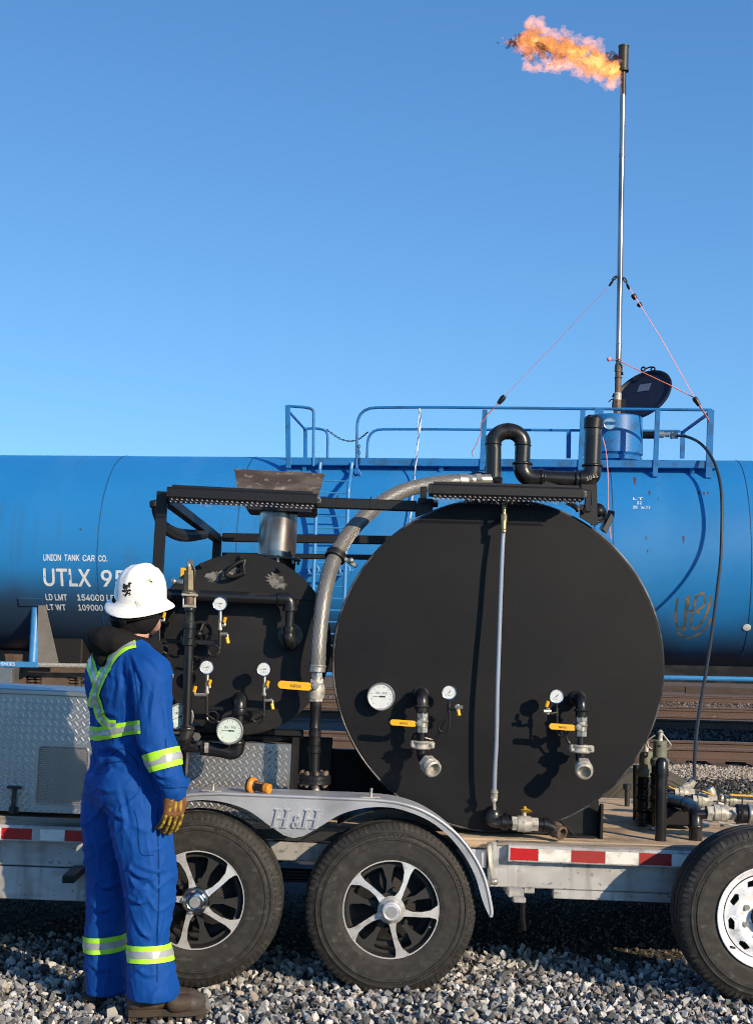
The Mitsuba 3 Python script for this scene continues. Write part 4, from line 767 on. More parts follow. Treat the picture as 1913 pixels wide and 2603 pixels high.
rp('pipe_coupling', [cyl(P(800, 1856, Yr_), P(800, 1874, Yr_), .029, n=18, ch=.004), cyl(P(800, 1877, Yr_), P(800, 1896, Yr_), .026, n=18, ch=.003), cyl(P(799, 1897, Yr_), P(799, 1915, Yr_), .030, n=18, ch=.004)], 'm_pipe_black')
rp('flange', lathe(P(798.5, 1968, Yr_), V(0, 0, -1), [(-.012, .035), (-.010, .05), (0, .055), (.002, .074), (.005, .077), (.022, .077), (.025, .074)], 32), 'm_pipe_black'); rp('flange', lathe(P(798.5, 1981, Yr_), V(0, 0, -1), [(.0, .074), (.003, .077), (.018, .077), (.021, .074), (.022, .05), (.03, .03)], 32), 'm_pipe_black')
for k in range(8):
    a = k * math.pi / 4 + .2; b = P(798.5, 1960, Yr_) + V(.058 * math.cos(a), .058 * math.sin(a), 0); z1_ = P(798.5, 2001, Yr_)[2]
    rp('flange_bolt', [cyl(b + V(0, 0, .002), V(b[0], b[1], z1_), .006, n=8), hexp(b + V(0, 0, -.003), b + V(0, 0, -.016), .011), hexp(V(b[0], b[1], z1_ + .006), V(b[0], b[1], z1_ + .018), .011)], 'm_rust_fit')
rp('stub', tube([P(798.5, 1990, Yr_), P(801, 2000, Yr_), P(806, 2016, Yr_)], .018, 12), 'm_cast')

# ------------------------------------------------------------------ burner drum at the left
BD = thing('burner_drum', 'smaller round black burner drum with scraped grey patches and a short chimney', 'burner'); bd = T(BD, TRL)
YB_ = 6.62; bc = P(612, 1637, YB_); RB = 228 / FPX * YB_
bd('shell', lathe(V(bc[0], YB_ + 1.35, bc[2]), V(0, -1, 0), [(0, .01), (0, RB), (1.35, RB)], 96), 'm_burner', smooth=50)
zc_ = Z(612, 1519, YB_)
full = sg.Point(bc[0], bc[2]).buffer(RB - .004, 64)
up_ = full.intersection(sg.box(bc[0] - 1, zc_ + .002, bc[0] + 1, bc[2] + 1)); lo_ = full.intersection(sg.box(bc[0] - 1, bc[2] - 1, bc[0] + 1, zc_ - .002))
bd('upper_door', poly(up_, .010, V(0, YB_ - .004, 0), V(1, 0, 0), V(0, 0, 1)), 'm_burner', smooth=False); bd('lower_door', poly(lo_, .010, V(0, YB_ + .002, 0), V(1, 0, 0), V(0, 0, 1)), 'm_burner', smooth=False)
rng = random.Random(2)
def blotch(px, py, w, h, n=26):
    o = []
    for i in range(n):
        a = 2 * math.pi * i / n; k = rng.uniform(.45, 1.15) if i % 2 else rng.uniform(.75, 1.2); o.append(P(px + w * k * math.cos(a), py + h * k * math.sin(a) - .25 * w * k * math.cos(a) * (1 if px < 600 else -1), YB_)[[0, 2]])
    return poly(sg.Polygon(o).buffer(0), .0012, V(0, YB_ - .0142, 0), V(1, 0, 0), V(0, 0, 1))
bd('bare_patch', blotch(550, 1464, 28, 15), 'm_burner_bare', 'upper_door', smooth=False, label='scraped bare grey patch'); bd('bare_patch', blotch(592, 1452, 16, 9), 'm_burner_bare', 'upper_door', smooth=False); bd('bare_patch', blotch(702, 1478, 28, 19), 'm_burner_bare', 'upper_door', smooth=False)
for px, py in ((512, 1437), (613, 1416), (711, 1447)): bd('door_stud', [cyl(P(px, py, YB_ - .045), P(px, py, YB_ - .0145), .008, n=8), hexp(P(px, py, YB_ - .03), P(px, py, YB_ - .018), .014)], 'm_frame_black', 'upper_door')
bd('door_handle', [tube(spline([P(621, 1428, YB_ - .04), P(614, 1426, YB_ - .05), P(594, 1437, YB_ - .06), P(577, 1453, YB_ - .065), P(576, 1464, YB_ - .065), P(592, 1466, YB_ - .06), P(612, 1460, YB_ - .05), P(620, 1454, YB_ - .04)], 6), .010, 10), tube([P(621, 1426, YB_ - .015), P(621, 1426, YB_ - .05), P(619, 1440, YB_ - .05), P(621, 1456, YB_ - .05), P(621, 1456, YB_ - .015)], .010, 8)], 'm_frame_black', 'upper_door')
# chimney
Yc = 7.15; cc = P(703, 1421, Yc); rc = 48 / FPX * Yc
def steel_tint(p, n, uv):
    c = mix((0.40, 0.37, 0.36), (0.24, 0.21, 0.21), smoothstep(0.4, 0.7, fbm(p.x * 18, p.y * 18, p.z * 4, 3)))
    return mix(c, (0.30, 0.20, 0.13), smoothstep(0.6, 0.75, fbm(p.x * 9, p.y * 9, p.z * 12, 3)) * .5)
bsdf('m_chimney', steel_tint, 0.26, 0.9)
bd('chimney', lathe(cc, V(0, 0, 1), [(0, rc), (Z(703, 1278, Yc) - cc[2], rc * 1.01)], 40), 'm_chimney', smooth=60, label='short bright stainless chimney stub')
bd('chimney_flange', [poly(sg.Point(0, 0).buffer(rc * 1.28, 32), .008, cc + V(0, 0, .002), V(1, 0, -.07), V(0, 1, 0))], 'm_rust_fit', 'chimney')
for a in np.arange(8) * math.pi / 4 + .1: bd('flange_bolt', hexp(cc + V(rc * 1.15 * math.cos(a), rc * 1.15 * math.sin(a), -.025), cc + V(rc * 1.15 * math.cos(a), rc * 1.15 * math.sin(a), .014), .008), 'm_cast', 'chimney')
bd('chimney_neck', lathe(cc + V(0, 0, -.10), V(0, 0, 1), [(0, rc * 1.0), (.10, rc * 1.0)], 32), 'm_burner')
# header pipe across the front, with the union on the right
hk = sub(bd('header_pipe', [tube([P(395, 1511, 6.5), P(703, 1523, 6.5)], .0285, 16), cyl(P(704, 1523, 6.5), P(722, 1523, 6.5), .034, n=18, ch=.004)], 'm_pipe_black'))
bd('header_elbow', [tube(spline([P(716, 1523, 6.5), P(730, 1524, 6.5), P(736, 1532, 6.5), P(737, 1552, 6.5)], 5), .032, 16), cyl(P(737, 1545, 6.5), P(737, 1553, 6.5), .036, n=18)], 'm_pipe_black', hk, smooth=60)
bd('drop_pipe', [tube([P(737, 1550, 6.5), P(735, 1610, 6.5)], .021, 14), cyl(P(736, 1594, 6.5), P(735, 1612, 6.5), .029, n=16, ch=.003), tube(spline([P(735, 1610, 6.5), P(734, 1626, 6.5), P(736, 1638, 6.53), P(738, 1640, 6.6)], 5), .028, 16)], 'm_pipe_black', hk, smooth=60)
bd('drop_flange', [lathe(P(738, 1617, 6.60), V(0, -1, 0), [(0, .062), (.014, .062), (.016, .058), (.016, 0)], 28), *[hexp(P(738 + 24 * math.cos(a), 1617 + 24 * math.sin(a), 6.585), P(738 + 24 * math.cos(a), 1617 + 24 * math.sin(a), 6.56), .011) for a in np.arange(5) * 1.2566 + .6]], 'm_pipe_black', hk)
# small gauges with pigtails
def burner_gauge(gx, gy, sx, loopx, loopy, tail, grips, Y=6.46):
    k = gauge(bd, gx, gy, Y, 18, 'pressure_gauge', 'm_dial', False, 185)
    c = P(gx, gy, Y + .015); q = lambda px, py, yy=Y + .015: P(px, py, yy)
    bd('gauge_stem', [cyl(q(gx + 1, gy + 17), q(gx + 1, gy + 40), .0085, n=10), hexp(q(gx + 1, gy + 40), q(gx + 1, gy + 48), .011), cyl(q(gx, gy + 48), q(gx, gy + 66), .009, n=10), hexp(q(gx, gy + 60), q(gx, gy + 67), .011)], 'm_zinc', k)
    bd('stem_valve', [cyl(q(gx, gy + 66), q(gx, gy + 88), .007, n=8), cyl(q(gx, gy + 76), q(gx + sx * 18, gy + 78), .006, n=8)], 'm_pipe_black', k)
    lr = 14 / FPX * Y; s = 1 if loopx > gx else -1; cl = q(loopx, loopy)
    lp = [cl + V(-s * lr * math.cos(a), .012 * a / 6.28, lr * math.sin(a)) for a in -np.linspace(0, 2 * np.pi * .95, 20)]
    bd('pigtail', tube(spline([q(gx, gy + 84), q(gx - s * 0, loopy - 8)] + lp + [q(*t_, Y + .03) for t_ in tail], 4), .0055, 8), 'm_pipe_black', k)
    for (x, y, up, s_) in grips:
        tee_cap(bd, x, y, Y + .0, s_, k, up)
        bd('needle_valve', [hexp(q(gx, y + (14 if up else -16)), q(x, y + (14 if up else -16)), .008), cyl(q(x, y + (14 if up else -16)), q(x, y), .006, n=8)], 'm_zinc', k)
burner_gauge(559, 1535, 1, 543, 1654, [(520, 1672), (492, 1670)], [(571, 1576, True, .024), (578, 1628, False, .028)])
burner_gauge(526, 1696, -1, 540, 1822, [(556, 1836), (575, 1836)], [(533, 1735, True, .024), (495, 1752, True, .026)])
burner_gauge(671, 1701, 1, 656, 1824, [(630, 1838), (605, 1836)], [(680, 1738, True, .024), (692, 1796, False, .026)])
burner_gauge(405, 1505, 1, 416, 1655, [(440, 1670), (456, 1668)], [(417, 1564, True, .024)])
gauge(bd, 584, 1858, 6.36, 33, 'thermometer', 'm_dial_green', True, 180, 'large pale green thermometer dial below the burner'); gauge(bd, 458, 1822, 6.42, 33, 'thermometer', 'm_dial_green', True, 205, 'pale green thermometer dial beside the worker\'s elbow')
# brackets, lower pipes and elbows
bd('bracket_bar', [box(X(395, 1620, 6.52), X(462, 1620, 6.52), 6.5, 6.53, Z(420, 1635, 6.52), Z(420, 1624, 6.52), .003), box(X(492, 1630, 6.52), X(560, 1630, 6.52), 6.5, 6.53, Z(520, 1640, 6.52), Z(520, 1627, 6.52), .003), box(X(522, 1800, 6.52), X(570, 1800, 6.52), 6.5, 6.53, Z(540, 1805, 6.52), Z(540, 1796, 6.52), .003), box(X(615, 1800, 6.52), X(668, 1800, 6.52), 6.5, 6.53, Z(640, 1808, 6.52), Z(640, 1799, 6.52), .003)], 'm_pipe_black')
lk = sub(bd('lower_manifold', [tube(spline([P(604, 1782, 6.60), P(606, 1776, 6.50), P(609, 1784, 6.45), P(608, 1815, 6.44)], 6), .030, 16), cyl(P(608, 1800, 6.44), P(608, 1818, 6.44), .035, n=18, ch=.004), tube([P(608, 1815, 6.44), P(606, 1900, 6.44)], .022, 14), tube(spline([P(605, 1888, 6.44), P(602, 1906, 6.44), P(588, 1914, 6.44), P(560, 1908, 6.44), P(510, 1902, 6.44)], 6), .032, 16), cyl(P(603, 1884, 6.44), P(603, 1894, 6.44), .038, n=18, ch=.004)], 'm_pipe_black', smooth=60))
bd('manifold_pipe', [tube([P(520, 1905, 6.44), P(452, 1902, 6.44)], .017, 12), hexp(P(516, 1904, 6.44), P(532, 1905, 6.44), .027), cyl(P(474, 1896, 6.44), P(500, 1899, 6.44), .022, n=12)], 'm_pipe_black', lk)
bd('manifold_nut', [hexp(P(520, 1901, 6.42), P(530, 1901, 6.42), .026)], 'm_cast', lk)
bd('feed_pipe', tube([P(500, 1874, 6.85), P(770, 1876, 6.85)], .034, 14), 'm_frame_black')
bd('support_frame', [box(X(430, 1870, 6.7), X(770, 1870, 6.7), 6.74, 6.80, Z(600, 1868, 6.7), Z(600, 1852, 6.7), .004), box(X(742, 1900, 6.9), X(762, 1900, 6.9), 6.75, 6.85, zd, Z(750, 1868, 6.9), .004), box(X(745, 1900, 6.9), X(845, 1900, 6.9), 7.1, 7.16, zd, Z(750, 1880, 6.9), .004), box(X(430, 1900, 6.9), X(470, 1900, 6.9), 6.9, 7.0, zd, Z(450, 1868, 6.9), .004)], 'm_frame_black')
bd('hand_wheel', [ring(P(508, 1610, 6.55), V(.2, -1, 0), .052, .009, 28, 8), ball(P(505, 1612, 6.53), .02), *[tube([P(505, 1612, 6.535), P(508 + 27 * math.cos(a), 1610 + 27 * math.sin(a), 6.55)], .006, 6) for a in np.arange(5) * 1.2566]], 'm_frame_black')
bd('diagonal_strut', [tube([P(400, 1600, 6.6), P(452, 1500, 6.6)], .009, 8), tube([P(408, 1612, 6.6), P(462, 1520, 6.6)], .009, 8)], 'm_frame_black')
# standpipe with relief valve
SP = thing('standpipe', 'upright black pipe topped by a bronze relief valve before the burner drum', 'pipe'); sp_ = T(SP, TRL); Ys = 6.40
sp_('pipe', [tube([P(483, 1540, Ys), P(474, 1850, Ys)], .0215, 16), cyl(P(483, 1545, Ys), P(482, 1556, Ys), .026, n=16, ch=.003)], 'm_pipe_black', smooth=60)
sp_('pipe_union', [cyl(P(481, 1580, Ys), P(481, 1600, Ys), .030, n=18, ch=.004), cyl(P(481, 1600, Ys), P(480, 1622, Ys), .0265, n=18), cyl(P(480, 1622, Ys), P(479, 1642, Ys), .030, n=18, ch=.004)], 'm_pipe_black')
sp_('elbow', [tube(spline([P(474, 1845, Ys), P(473, 1870, Ys), P(468, 1882, Ys), P(455, 1890, Ys + .02), P(430, 1892, Ys + .05)], 5), .032, 16), cyl(P(474, 1848, Ys), P(474, 1858, Ys), .037, n=18, ch=.004), hexp(P(494, 1873, Ys + .05), P(500, 1873, Ys - .01), .02)], 'm_pipe_black', smooth=60)
sp_('valve_clamp', [*[tube([P(x, 1508, Ys), P(x, 1542, Ys)], .005, 6) for x in (466, 488, 495)], box(X(461, 1535, Ys), X(500, 1535, Ys), Ys - .03, Ys + .03, Z(480, 1516, Ys), Z(480, 1509, Ys), .003), box(X(465, 1535, Ys), X(498, 1535, Ys), Ys - .03, Ys + .03, Z(480, 1545, Ys), Z(480, 1538, Ys), .003), cyl(P(496, 1514, Ys), P(502, 1514, Ys), .007, n=8)], 'm_cast')
sp_('clamp_core', cyl(P(482, 1537, Ys), P(482, 1517, Ys), .022, n=14), 'm_rust_fit')
sp_('relief_valve', [hexp(P(480, 1500, Ys), P(480, 1450, Ys), .024), lathe(P(480, 1511, Ys), V(0, 0, 1), [(0, .03), (.004, .034), (.010, .034), (.014, .026), (.02, .022)], 20), hexp(P(480, 1452, Ys), P(480, 1440, Ys), .014)], 'm_bronze'); bsdf('m_bronze', lambda p, n, uv: mix((0.24, 0.20, 0.13), (0.10, 0.085, 0.06), f3(p, 40)), 0.45, 0.6)
sp_('valve_tip', [cyl(P(480, 1442, Ys), P(480, 1428, Ys), .011, n=12), tube(spline([P(480, 1432, Ys), P(482, 1427, Ys), P(487, 1430, Ys - .01)], 4), .010, 10)], 'm_zinc')
sp_('lead', tube(spline([P(487, 1434, Ys), P(494, 1448, Ys), P(494, 1462, Ys), P(490, 1478, Ys)], 5), .006, 6), 'm_rubber')
sp_('side_fitting', [cyl(P(452, 1478, Ys + .05), P(470, 1480, Ys), .014, n=10), cyl(P(436, 1476, Ys + .05), P(452, 1478, Ys + .05), .010, n=8), ball(P(442, 1478, Ys + .05), .014)], 'm_zinc')
sp_('warning_tag', box(X(457, 1460, 6.7), X(473, 1460, 6.7), 6.72, 6.725, Z(465, 1468, 6.7), Z(465, 1443, 6.7), .001), 'm_yellow')
# ------------------------------------------------------------------ black frame over the burner
EF = thing('burner_cage', 'black square tube frame standing around the burner drum and chimney', 'frame'); ef = T(EF, TRL)
F0, F1 = 6.56, 8.15
zt0, zt1 = Z(415, 1262, F0), None
def bar(name, a, b, w=.045, h=.05, **k): ef(name, beam(a, b, w, h, .004), 'm_frame_black', **k)
def vpost(px, pyt, Y, zlow, w=.05):
    p = P(px, pyt, Y); ef('post', box(p[0] - w / 2, p[0] + w / 2, Y - w / 2, Y + w / 2, zlow, p[2], .004), 'm_frame_black')
vpost(413, 1250, F0, zd + .003); vpost(553, 1362, F1, zd + .003); vpost(1090, 1362, F1, zd + .003)
bar('top_bar', P(426, 1264, F0), P(1058, 1287, F0)); bar('top_bar', P(565, 1366, F1), P(1085, 1375, F1))
bar('top_bar', P(420, 1268, F0 + .03), P(551, 1368, F1 - .028)); bar('lower_bar', P(565, 1411, F1), P(1085, 1419, F1), .035, .03)
for px, py in ((857, 1276), (942, 1279)): ef('cable_tie', box(X(px, py, F0) - .003, X(px, py, F0) + .003, F0 - .026, F0 + .026, Z(px, py, F0) - .029, Z(px, py, F0) + .029, 0), 'm_dark')
ef('mount_plate', [poly(sg.Polygon([(X(1055, 1275, F0), Z(1055, 1294, F0)), (X(1055, 1275, F0), Z(1055, 1318, F0)), (X(1098, 1300, F0), Z(1098, 1300, F0)), (X(1098, 1300, F0), Z(1098, 1270, F0)), (X(1062, 1270, F0), Z(1062, 1268, F0))]), .01, V(0, F0 - .03, 0), V(1, 0, 0), V(0, 0, 1))], 'm_frame_black', smooth=False)
ef('mount_plate', [box(X(1066, 1255, F0), X(1083, 1255, F0), F0 - .05, F0 - .035, Z(1075, 1284, F0), Z(1075, 1240, F0), .004), cyl(P(1098, 1280, F0 - .05), P(1112, 1280, F0 - .05), .018, n=10)], 'm_frame_black')
ef('mount_plate', [poly(sg.Polygon([(X(1466, 1288, F0), Z(1466, 1318, F0)), (X(1506, 1288, F0), Z(1506, 1342, F0)), (X(1506, 1288, F0), Z(1506, 1288, F0)), (X(1466, 1288, F0), Z(1466, 1286, F0))]), .01, V(0, F0 - .07, 0), V(1, 0, 0), V(0, 0, 1)), box(X(1477, 1270, F0), X(1493, 1270, F0), F0 - .09, F0 - .075, Z(1485, 1306, F0), Z(1485, 1250, F0), .004), hexp(P(1485, 1298, F0 - .09), P(1485, 1298, F0 - .11), .012)], 'm_frame_black', smooth=False)
ef('roof_arm', [beam(P(1475, 1240, F0 - .02), P(1515, 1240, F0 - .02), .03, .035), beam(P(1507, 1238, F0 - .02), P(1510, 1335, F0 - .02), .03, .03, up=V(0, 1, 0))], 'm_frame_black')
# ------------------------------------------------------------------ LED light bars
def light_bar(px0, py0, px1, py1, Y, lab, fz=0.0):
    k = thing('light_bar', lab, 'light bar', 'light bars on the equipment frame'); f = T(k, TRL)
    a, b = P(px0, py0, Y), P(px1, py1, Y); a = a + V(0, 0, 0); d = unit(b - a); s = V(0, 1, 0); u = np.cross(d, s) * -1; u = u if u[2] > 0 else -u; L = np.linalg.norm(b - a)
    pr = [(-.040, .020), (-.034, .030), (.030, .034), (.040, .024), (.042, -.010), (.030, -.026), (-.030, -.026), (-.040, -.016)]
    m = poly(sg.Polygon(pr), L, a, s, u); m.vertices = np.asarray(m.vertices)
    if (np.asarray(m.vertices) @ d).max() < b @ d - .01: m.vertices = np.asarray(m.vertices) + d * L
    f('housing', m, 'm_frame_black', smooth=False)
    f('cooling_fin', [beam(a + d * .01 + s * y + u * .035, b - d * .01 + s * y + u * .035, .004, .012, 0) for y in (-.02, -.006, .008, .022)], 'm_frame_black', kind='stuff')
    n = int(L / .023); le = []
    for i in range(n):
        c_ = a + d * (i + .5) * L / n + s * -.034 - u * .034
        le.append(lathe(c_, unit(-s * .7 - u * .7), [(-.012, .0095), (0, .0105), (.002, .009), (-.004, .004), (-.004, 0)], 8))
    f('reflector', le, 'm_led', kind='stuff')
    f('lens', beam(a + d * .01 + s * -.046 - u * .046, b - d * .01 + s * -.046 - u * .046, .003, .034, 0, up=unit(-s * -.7 - u * .7)), 'm_led_glass', smooth=False)
    f('end_cap', [hull([a + s * y + u * z + d * t for y, z in pr for t in (-.012, -.001)]), hull([b + s * y + u * z + d * t for y, z in pr for t in (.001, .012)])], 'm_frame_black')
    f('end_bolt', [hexp(b + d * .012, b + d * .03, .012), hexp(b + d * .012 + u * .01 + s * -.02, b + d * .026 + u * .01 + s * -.02, .008)], 'm_zinc')
bsdf('m_led', (0.07, 0.07, 0.075), 0.4, 0.6); scene['m_led_glass'] = {'type': 'thindielectric'}
light_bar(432, 1255, 800, 1273, 6.46, 'black light bar fixed along the frame top beneath the steel hopper')
light_bar(1096, 1247, 1474, 1258, 6.36, 'black light bar fixed above the large drum')
# ------------------------------------------------------------------ rain hood / hopper on the chimney
HP_ = thing('chimney_hopper', 'dirty brown steel trough sitting above the chimney behind the light bar', 'hopper'); hh = T(HP_, TRL)
def hopcol(p, n, uv):
    c = mix((0.25, 0.215, 0.215), (0.13, 0.105, 0.105), smoothstep(0.3, 0.7, fbm(p.x * 9, p.y * 9, p.z * 22, 4)))
    return mix(c, (0.48, 0.43, 0.41), smoothstep(0.62, 0.74, fbm(p.x * 34, p.y * 34, p.z * 60, 3)) * .6)
bsdf('m_hopper', hopcol, 0.42, 0.4)
Yh0, Yh1 = 6.95, 7.40
tf = [P(595, 1192, Yh0 - .06), P(826, 1204, Yh0 - .06), P(826, 1204, Yh1 + .06), P(595, 1192, Yh1 + .06)]; bf = [P(606, 1262, Yh0), P(806, 1272, Yh0), P(806, 1272, Yh1), P(606, 1262, Yh1)]
def plate(q, t=.003):
    n_ = unit(np.cross(q[1] - q[0], q[2] - q[0])); return hull([p + n_ * s for p in q for s in (0, t)])
for nm, i, j in (('front_plate', 0, 1), ('side_plate', 1, 2), ('back_plate', 2, 3), ('side_plate', 3, 0)): hh(nm, plate([tf[i], tf[j], bf[j], bf[i]]), 'm_hopper' if nm != 'back_plate' else 'm_hopper', smooth=False)
hh('tray', [box(X(622, 1290, 7.0), X(806, 1290, 7.0), 6.98, 7.36, Z(700, 1296, 7.0), Z(700, 1276, 7.0), .02)], 'm_frame_black')
hh('rain_cap', [hull([P(690, 1247, 6.9), P(718, 1249, 6.9), P(704, 1234, 6.94), P(690, 1247, 7.1), P(718, 1249, 7.1), P(704, 1234, 7.06)])], 'm_zinc')
# ------------------------------------------------------------------ coiled cable behind the frame
CL = thing('cable_coil', 'sagging black cable loop hanging behind the left frame post', 'cable'); cl_ = T(CL, TRL)
for k, (o, rr) in enumerate(((0, .024), (9, .018), (-7, .016))):
    cl_('cable', tube(spline([P(396 + o * .2, 1283, 6.9), P(400, 1308 + o, 6.95), P(418, 1338 + o, 7.05), P(446, 1355 + o, 7.2), P(478, 1360 + o, 7.4), P(520, 1358 + o * .5, 7.6)], 6), rr, 10), 'm_rubber')
cl_('cable_end', [cyl(P(394, 1272, 6.9), P(396, 1290, 6.9), .03, n=12, ch=.006)], 'm_rubber')
# ------------------------------------------------------------------ flood light at the right shoulder of the drum
FL = thing('flood_light', 'small black flood light and cable loops at the right shoulder of the large drum', 'light'); fl = T(FL, TRL)
fl('lamp_body', [hull([P(1546, 1296, 6.9), P(1562, 1300, 6.85), P(1560, 1318, 6.8), P(1540, 1357, 6.8), P(1528, 1350, 6.8), P(1522, 1344, 6.95), P(1540, 1330, 7.0), P(1558, 1305, 7.0)])], 'm_frame_black')
fl('lamp_glass', plate([P(1553, 1305, 6.78), P(1560, 1316, 6.78), P(1541, 1354, 6.78), P(1531, 1346, 6.78)]), 'm_led', smooth=False)
fl('lamp_yoke', [tube(spline([P(1512, 1290, 6.9), P(1520, 1283, 6.88), P(1532, 1290, 6.86), P(1538, 1304, 6.86), P(1530, 1318, 6.86), P(1512, 1320, 6.86)], 5), .008, 8), hull([ball(P(1521, 1300, 6.85), .03).vertices, ball(P(1530, 1305, 6.85), .022).vertices][0])], 'm_zinc' if False else 'm_frame_black')
fl('cable', tube(spline([P(1520, 1285, 6.9), P(1512, 1278, 6.9), P(1508, 1300, 6.86), P(1518, 1326, 6.86), P(1532, 1322, 6.86), P(1541, 1306, 6.84)], 6), .007, 8), 'm_led')
fl('cable', tube(spline([P(1440, 1276, 6.6), P(1452, 1282, 6.6), P(1466, 1292, 6.58), P(1470, 1300, 6.58)], 5), .013, 8), 'm_rubber')
# ------------------------------------------------------------------ torch lying on the fender
TO = thing('torch', 'orange and black torch lying on top of the fender', 'torch'); to = T(TO, TRL)
ta, tb_ = P(632, 1981, 6.24), P(687, 2000, 6.18); ta[2] = zft + .034; tb_[2] = zft + .022; td_ = unit(tb_ - ta); L = np.linalg.norm(tb_ - ta)
bsdf('m_orange', (0.62, 0.22, 0.02), 0.45)
to('body', lathe(ta, td_, [(0, .026), (.004, .034), (.024, .033), (.042, .020), (L * .86, .0205)], 20), 'm_rubber'); to('head_ring', [lathe(ta, td_, [(.014, .0345), (.016, .0362), (.026, .0352), (.036, .026)], 20), *[cyl(ta + td_ * .036 + V(.0, -.018 * math.cos(a), .018 * math.sin(a)), ta + td_ * .075 + V(0, -.018 * math.cos(a), .018 * math.sin(a)), .004, n=6) for a in (.2, 1.0, -.6)]], 'm_orange'); to('tail_cap', lathe(ta, td_, [(L * .74, .0215), (L * .78, .0235), (L * .96, .022), (L, .016), (L, .010), (L * .97, .008), (L * .97, 0)], 20), 'm_orange')
# ------------------------------------------------------------------ relief valves and pipes on the right of the deck
def relief(px, pyt, pyb, Y, lab, wire):
    k = thing('relief_valve', lab, 'valve'); f = T(k, TRL); s = 1.0
    q = lambda y, dx=0: P(px + dx, y, Y)
    h = lambda y: Z(px, y, Y); b0 = P(px, pyb, Y); ax = V(0, 0, 1); H = lambda y: h(y) - h(pyb)
    y0 = pyt
    f('bonnet', lathe(b0, ax, [(H(y0 + 72), .030), (H(y0 + 68), .034), (H(y0 + 30), .034), (H(y0 + 28), .030), (H(y0 + 28), 0)], 20), 'm_olive'); f('stem', lathe(b0, ax, [(H(y0 + 28), .0135), (H(y0 + 8), .013), (H(y0 + 6), .017), (H(y0 + 3), .010), (H(y0), .006), (H(y0), 0)], 12), 'm_zinc' if False else 'm_cast')
    f('body', lathe(b0, ax, [(H(y0 + 92), .044), (H(y0 + 86), .048), (H(y0 + 76), .047), (H(y0 + 70), .034)], 20), 'm_olive')
    pr = []; y = y0 + 92
    while y < min(pyb - 14, y0 + 190): pr += [(H(y + 28), .040), (H(y + 26), .047), (H(y + 20), .047), (H(y + 18), .041), (H(y + 2), .041), (H(y), .045)][::1]; y += 30
    f('fittings', lathe(b0, ax, sorted(pr), 20), 'm_pipe_black'); f('pipe', lathe(b0, ax, [(0, .03), (H(min(pyb - 14, y0 + 190)), .030)], 16), 'm_pipe_black')
    if wire: f('test_lever', tube([q(y0 + 8, 4), q(y0 + 12, 12), q(y0 + 38, 32), q(y0 + 46, 31), q(y0 + 56, 14)], .0045, 6), 'm_zinc'); f('test_lever', tube([q(y0 + 14, -8), q(y0 + 30, -30), q(y0 + 44, -26), q(y0 + 50, -16)], .0045, 6), 'm_zinc')
    f('body_hole', cyl(q(y0 + 40) + V(0, -.036, 0), q(y0 + 40) + V(0, -.030, 0), .006, n=8), 'm_dark', 'bonnet')
relief(1672, 1855, 2112, 6.95, 'olive relief valve with a wire test lever, right beside the large drum', True)
relief(1637, 1882, 2100, 7.10, 'olive relief valve half hidden behind the edge of the large drum', False)
DP = thing('deck_manifold', 'black pipes and grey ball valves on the right part of the deck', 'pipework'); dp = T(DP, TRL); Ym = 6.72
dp('upright_pipe', [tube([P(1678, 2142, 6.55), P(1681, 1948, 6.55)], .0265, 18)], 'm_pipe_black'); dp('elbow_cap', [lathe(P(1681, 1952, 6.55), V(0, 0, 1), [(-.03, .029), (-.03, .0325), (-.004, .0325), (.0, .031), (.025, .029), (.042, .02), (.048, .008), (.048, 0)], 24)], 'm_pipe_black', smooth=60)
dp('thin_pipe', tube([P(1616, 2108, 7.35), P(1616, 1945, 7.35)], .017, 12), 'm_pipe_black')
dp('short_post', [tube([P(1593, 2056, 8.0), P(1593, 1996, 8.0)], .015, 12), cyl(P(1593, 2008, 8.0), P(1593, 1993, 8.0), .024, n=14, ch=.003)], 'm_rim_black')
dp('block', box(X(1632, 2100, 7.2), X(1752, 2100, 7.2), 7.0, 7.3, zd + .02, Z(1690, 2048, 7.2), .006), 'm_frame_black'); dp('block_foot', [box(X(1640, 2100, 7.05), X(1665, 2100, 7.05), 6.92, 6.998, zd + .004, zd + .02, .003), hexp(P(1653, 2125, 6.95), P(1653, 2116, 6.95), .012)], 'm_cast')
dp('main_pipe', [tube(spline([P(1690, 2032, 7.25), P(1730, 2040, 7.0), P(1758, 2052, 6.76), P(1766, 2066, 6.66), P(1767, 2088, 6.62), P(1767, 2150, 6.62)], 6), .0315, 20), cyl(P(1767, 2096, 6.62), P(1767, 2106, 6.62), .037, n=20, ch=.004), ring(P(1742, 2045, 6.9), V(1, -1.4, 0), .034, .006, 24, 6)], 'm_pipe_black', smooth=60)
dp('pipe_stub', tube([P(1768, 2072, 6.62), P(1798, 2070, 6.62)], .022, 14), 'm_pipe_black')
def ball_valve(px0, px1, py, Y, r, par='ball_valve', lev=None):
    a, b = P(px0, py, Y), P(px1, py + (px1 - px0) * .03, Y); d = b - a; q = lambda t: a + d * t
    k = sub(dp(par, [hexp(q(0), q(.22), r * .95), lathe(a, d, [(np.linalg.norm(d) * t, r * s) for t, s in ((.2, .8), (.24, 1.05), (.44, 1.08), (.45, 1.14), (.5, 1.14), (.51, 1.08), (.70, 1.05), (.73, .85))], 24), hexp(q(.72), q(1), r * .9)], 'm_cast'))
    if lev: dp('lever', lev, 'm_yellow', k, smooth=False)
    return k
ball_valve(1794, 1868, 2066, 6.62, .038)
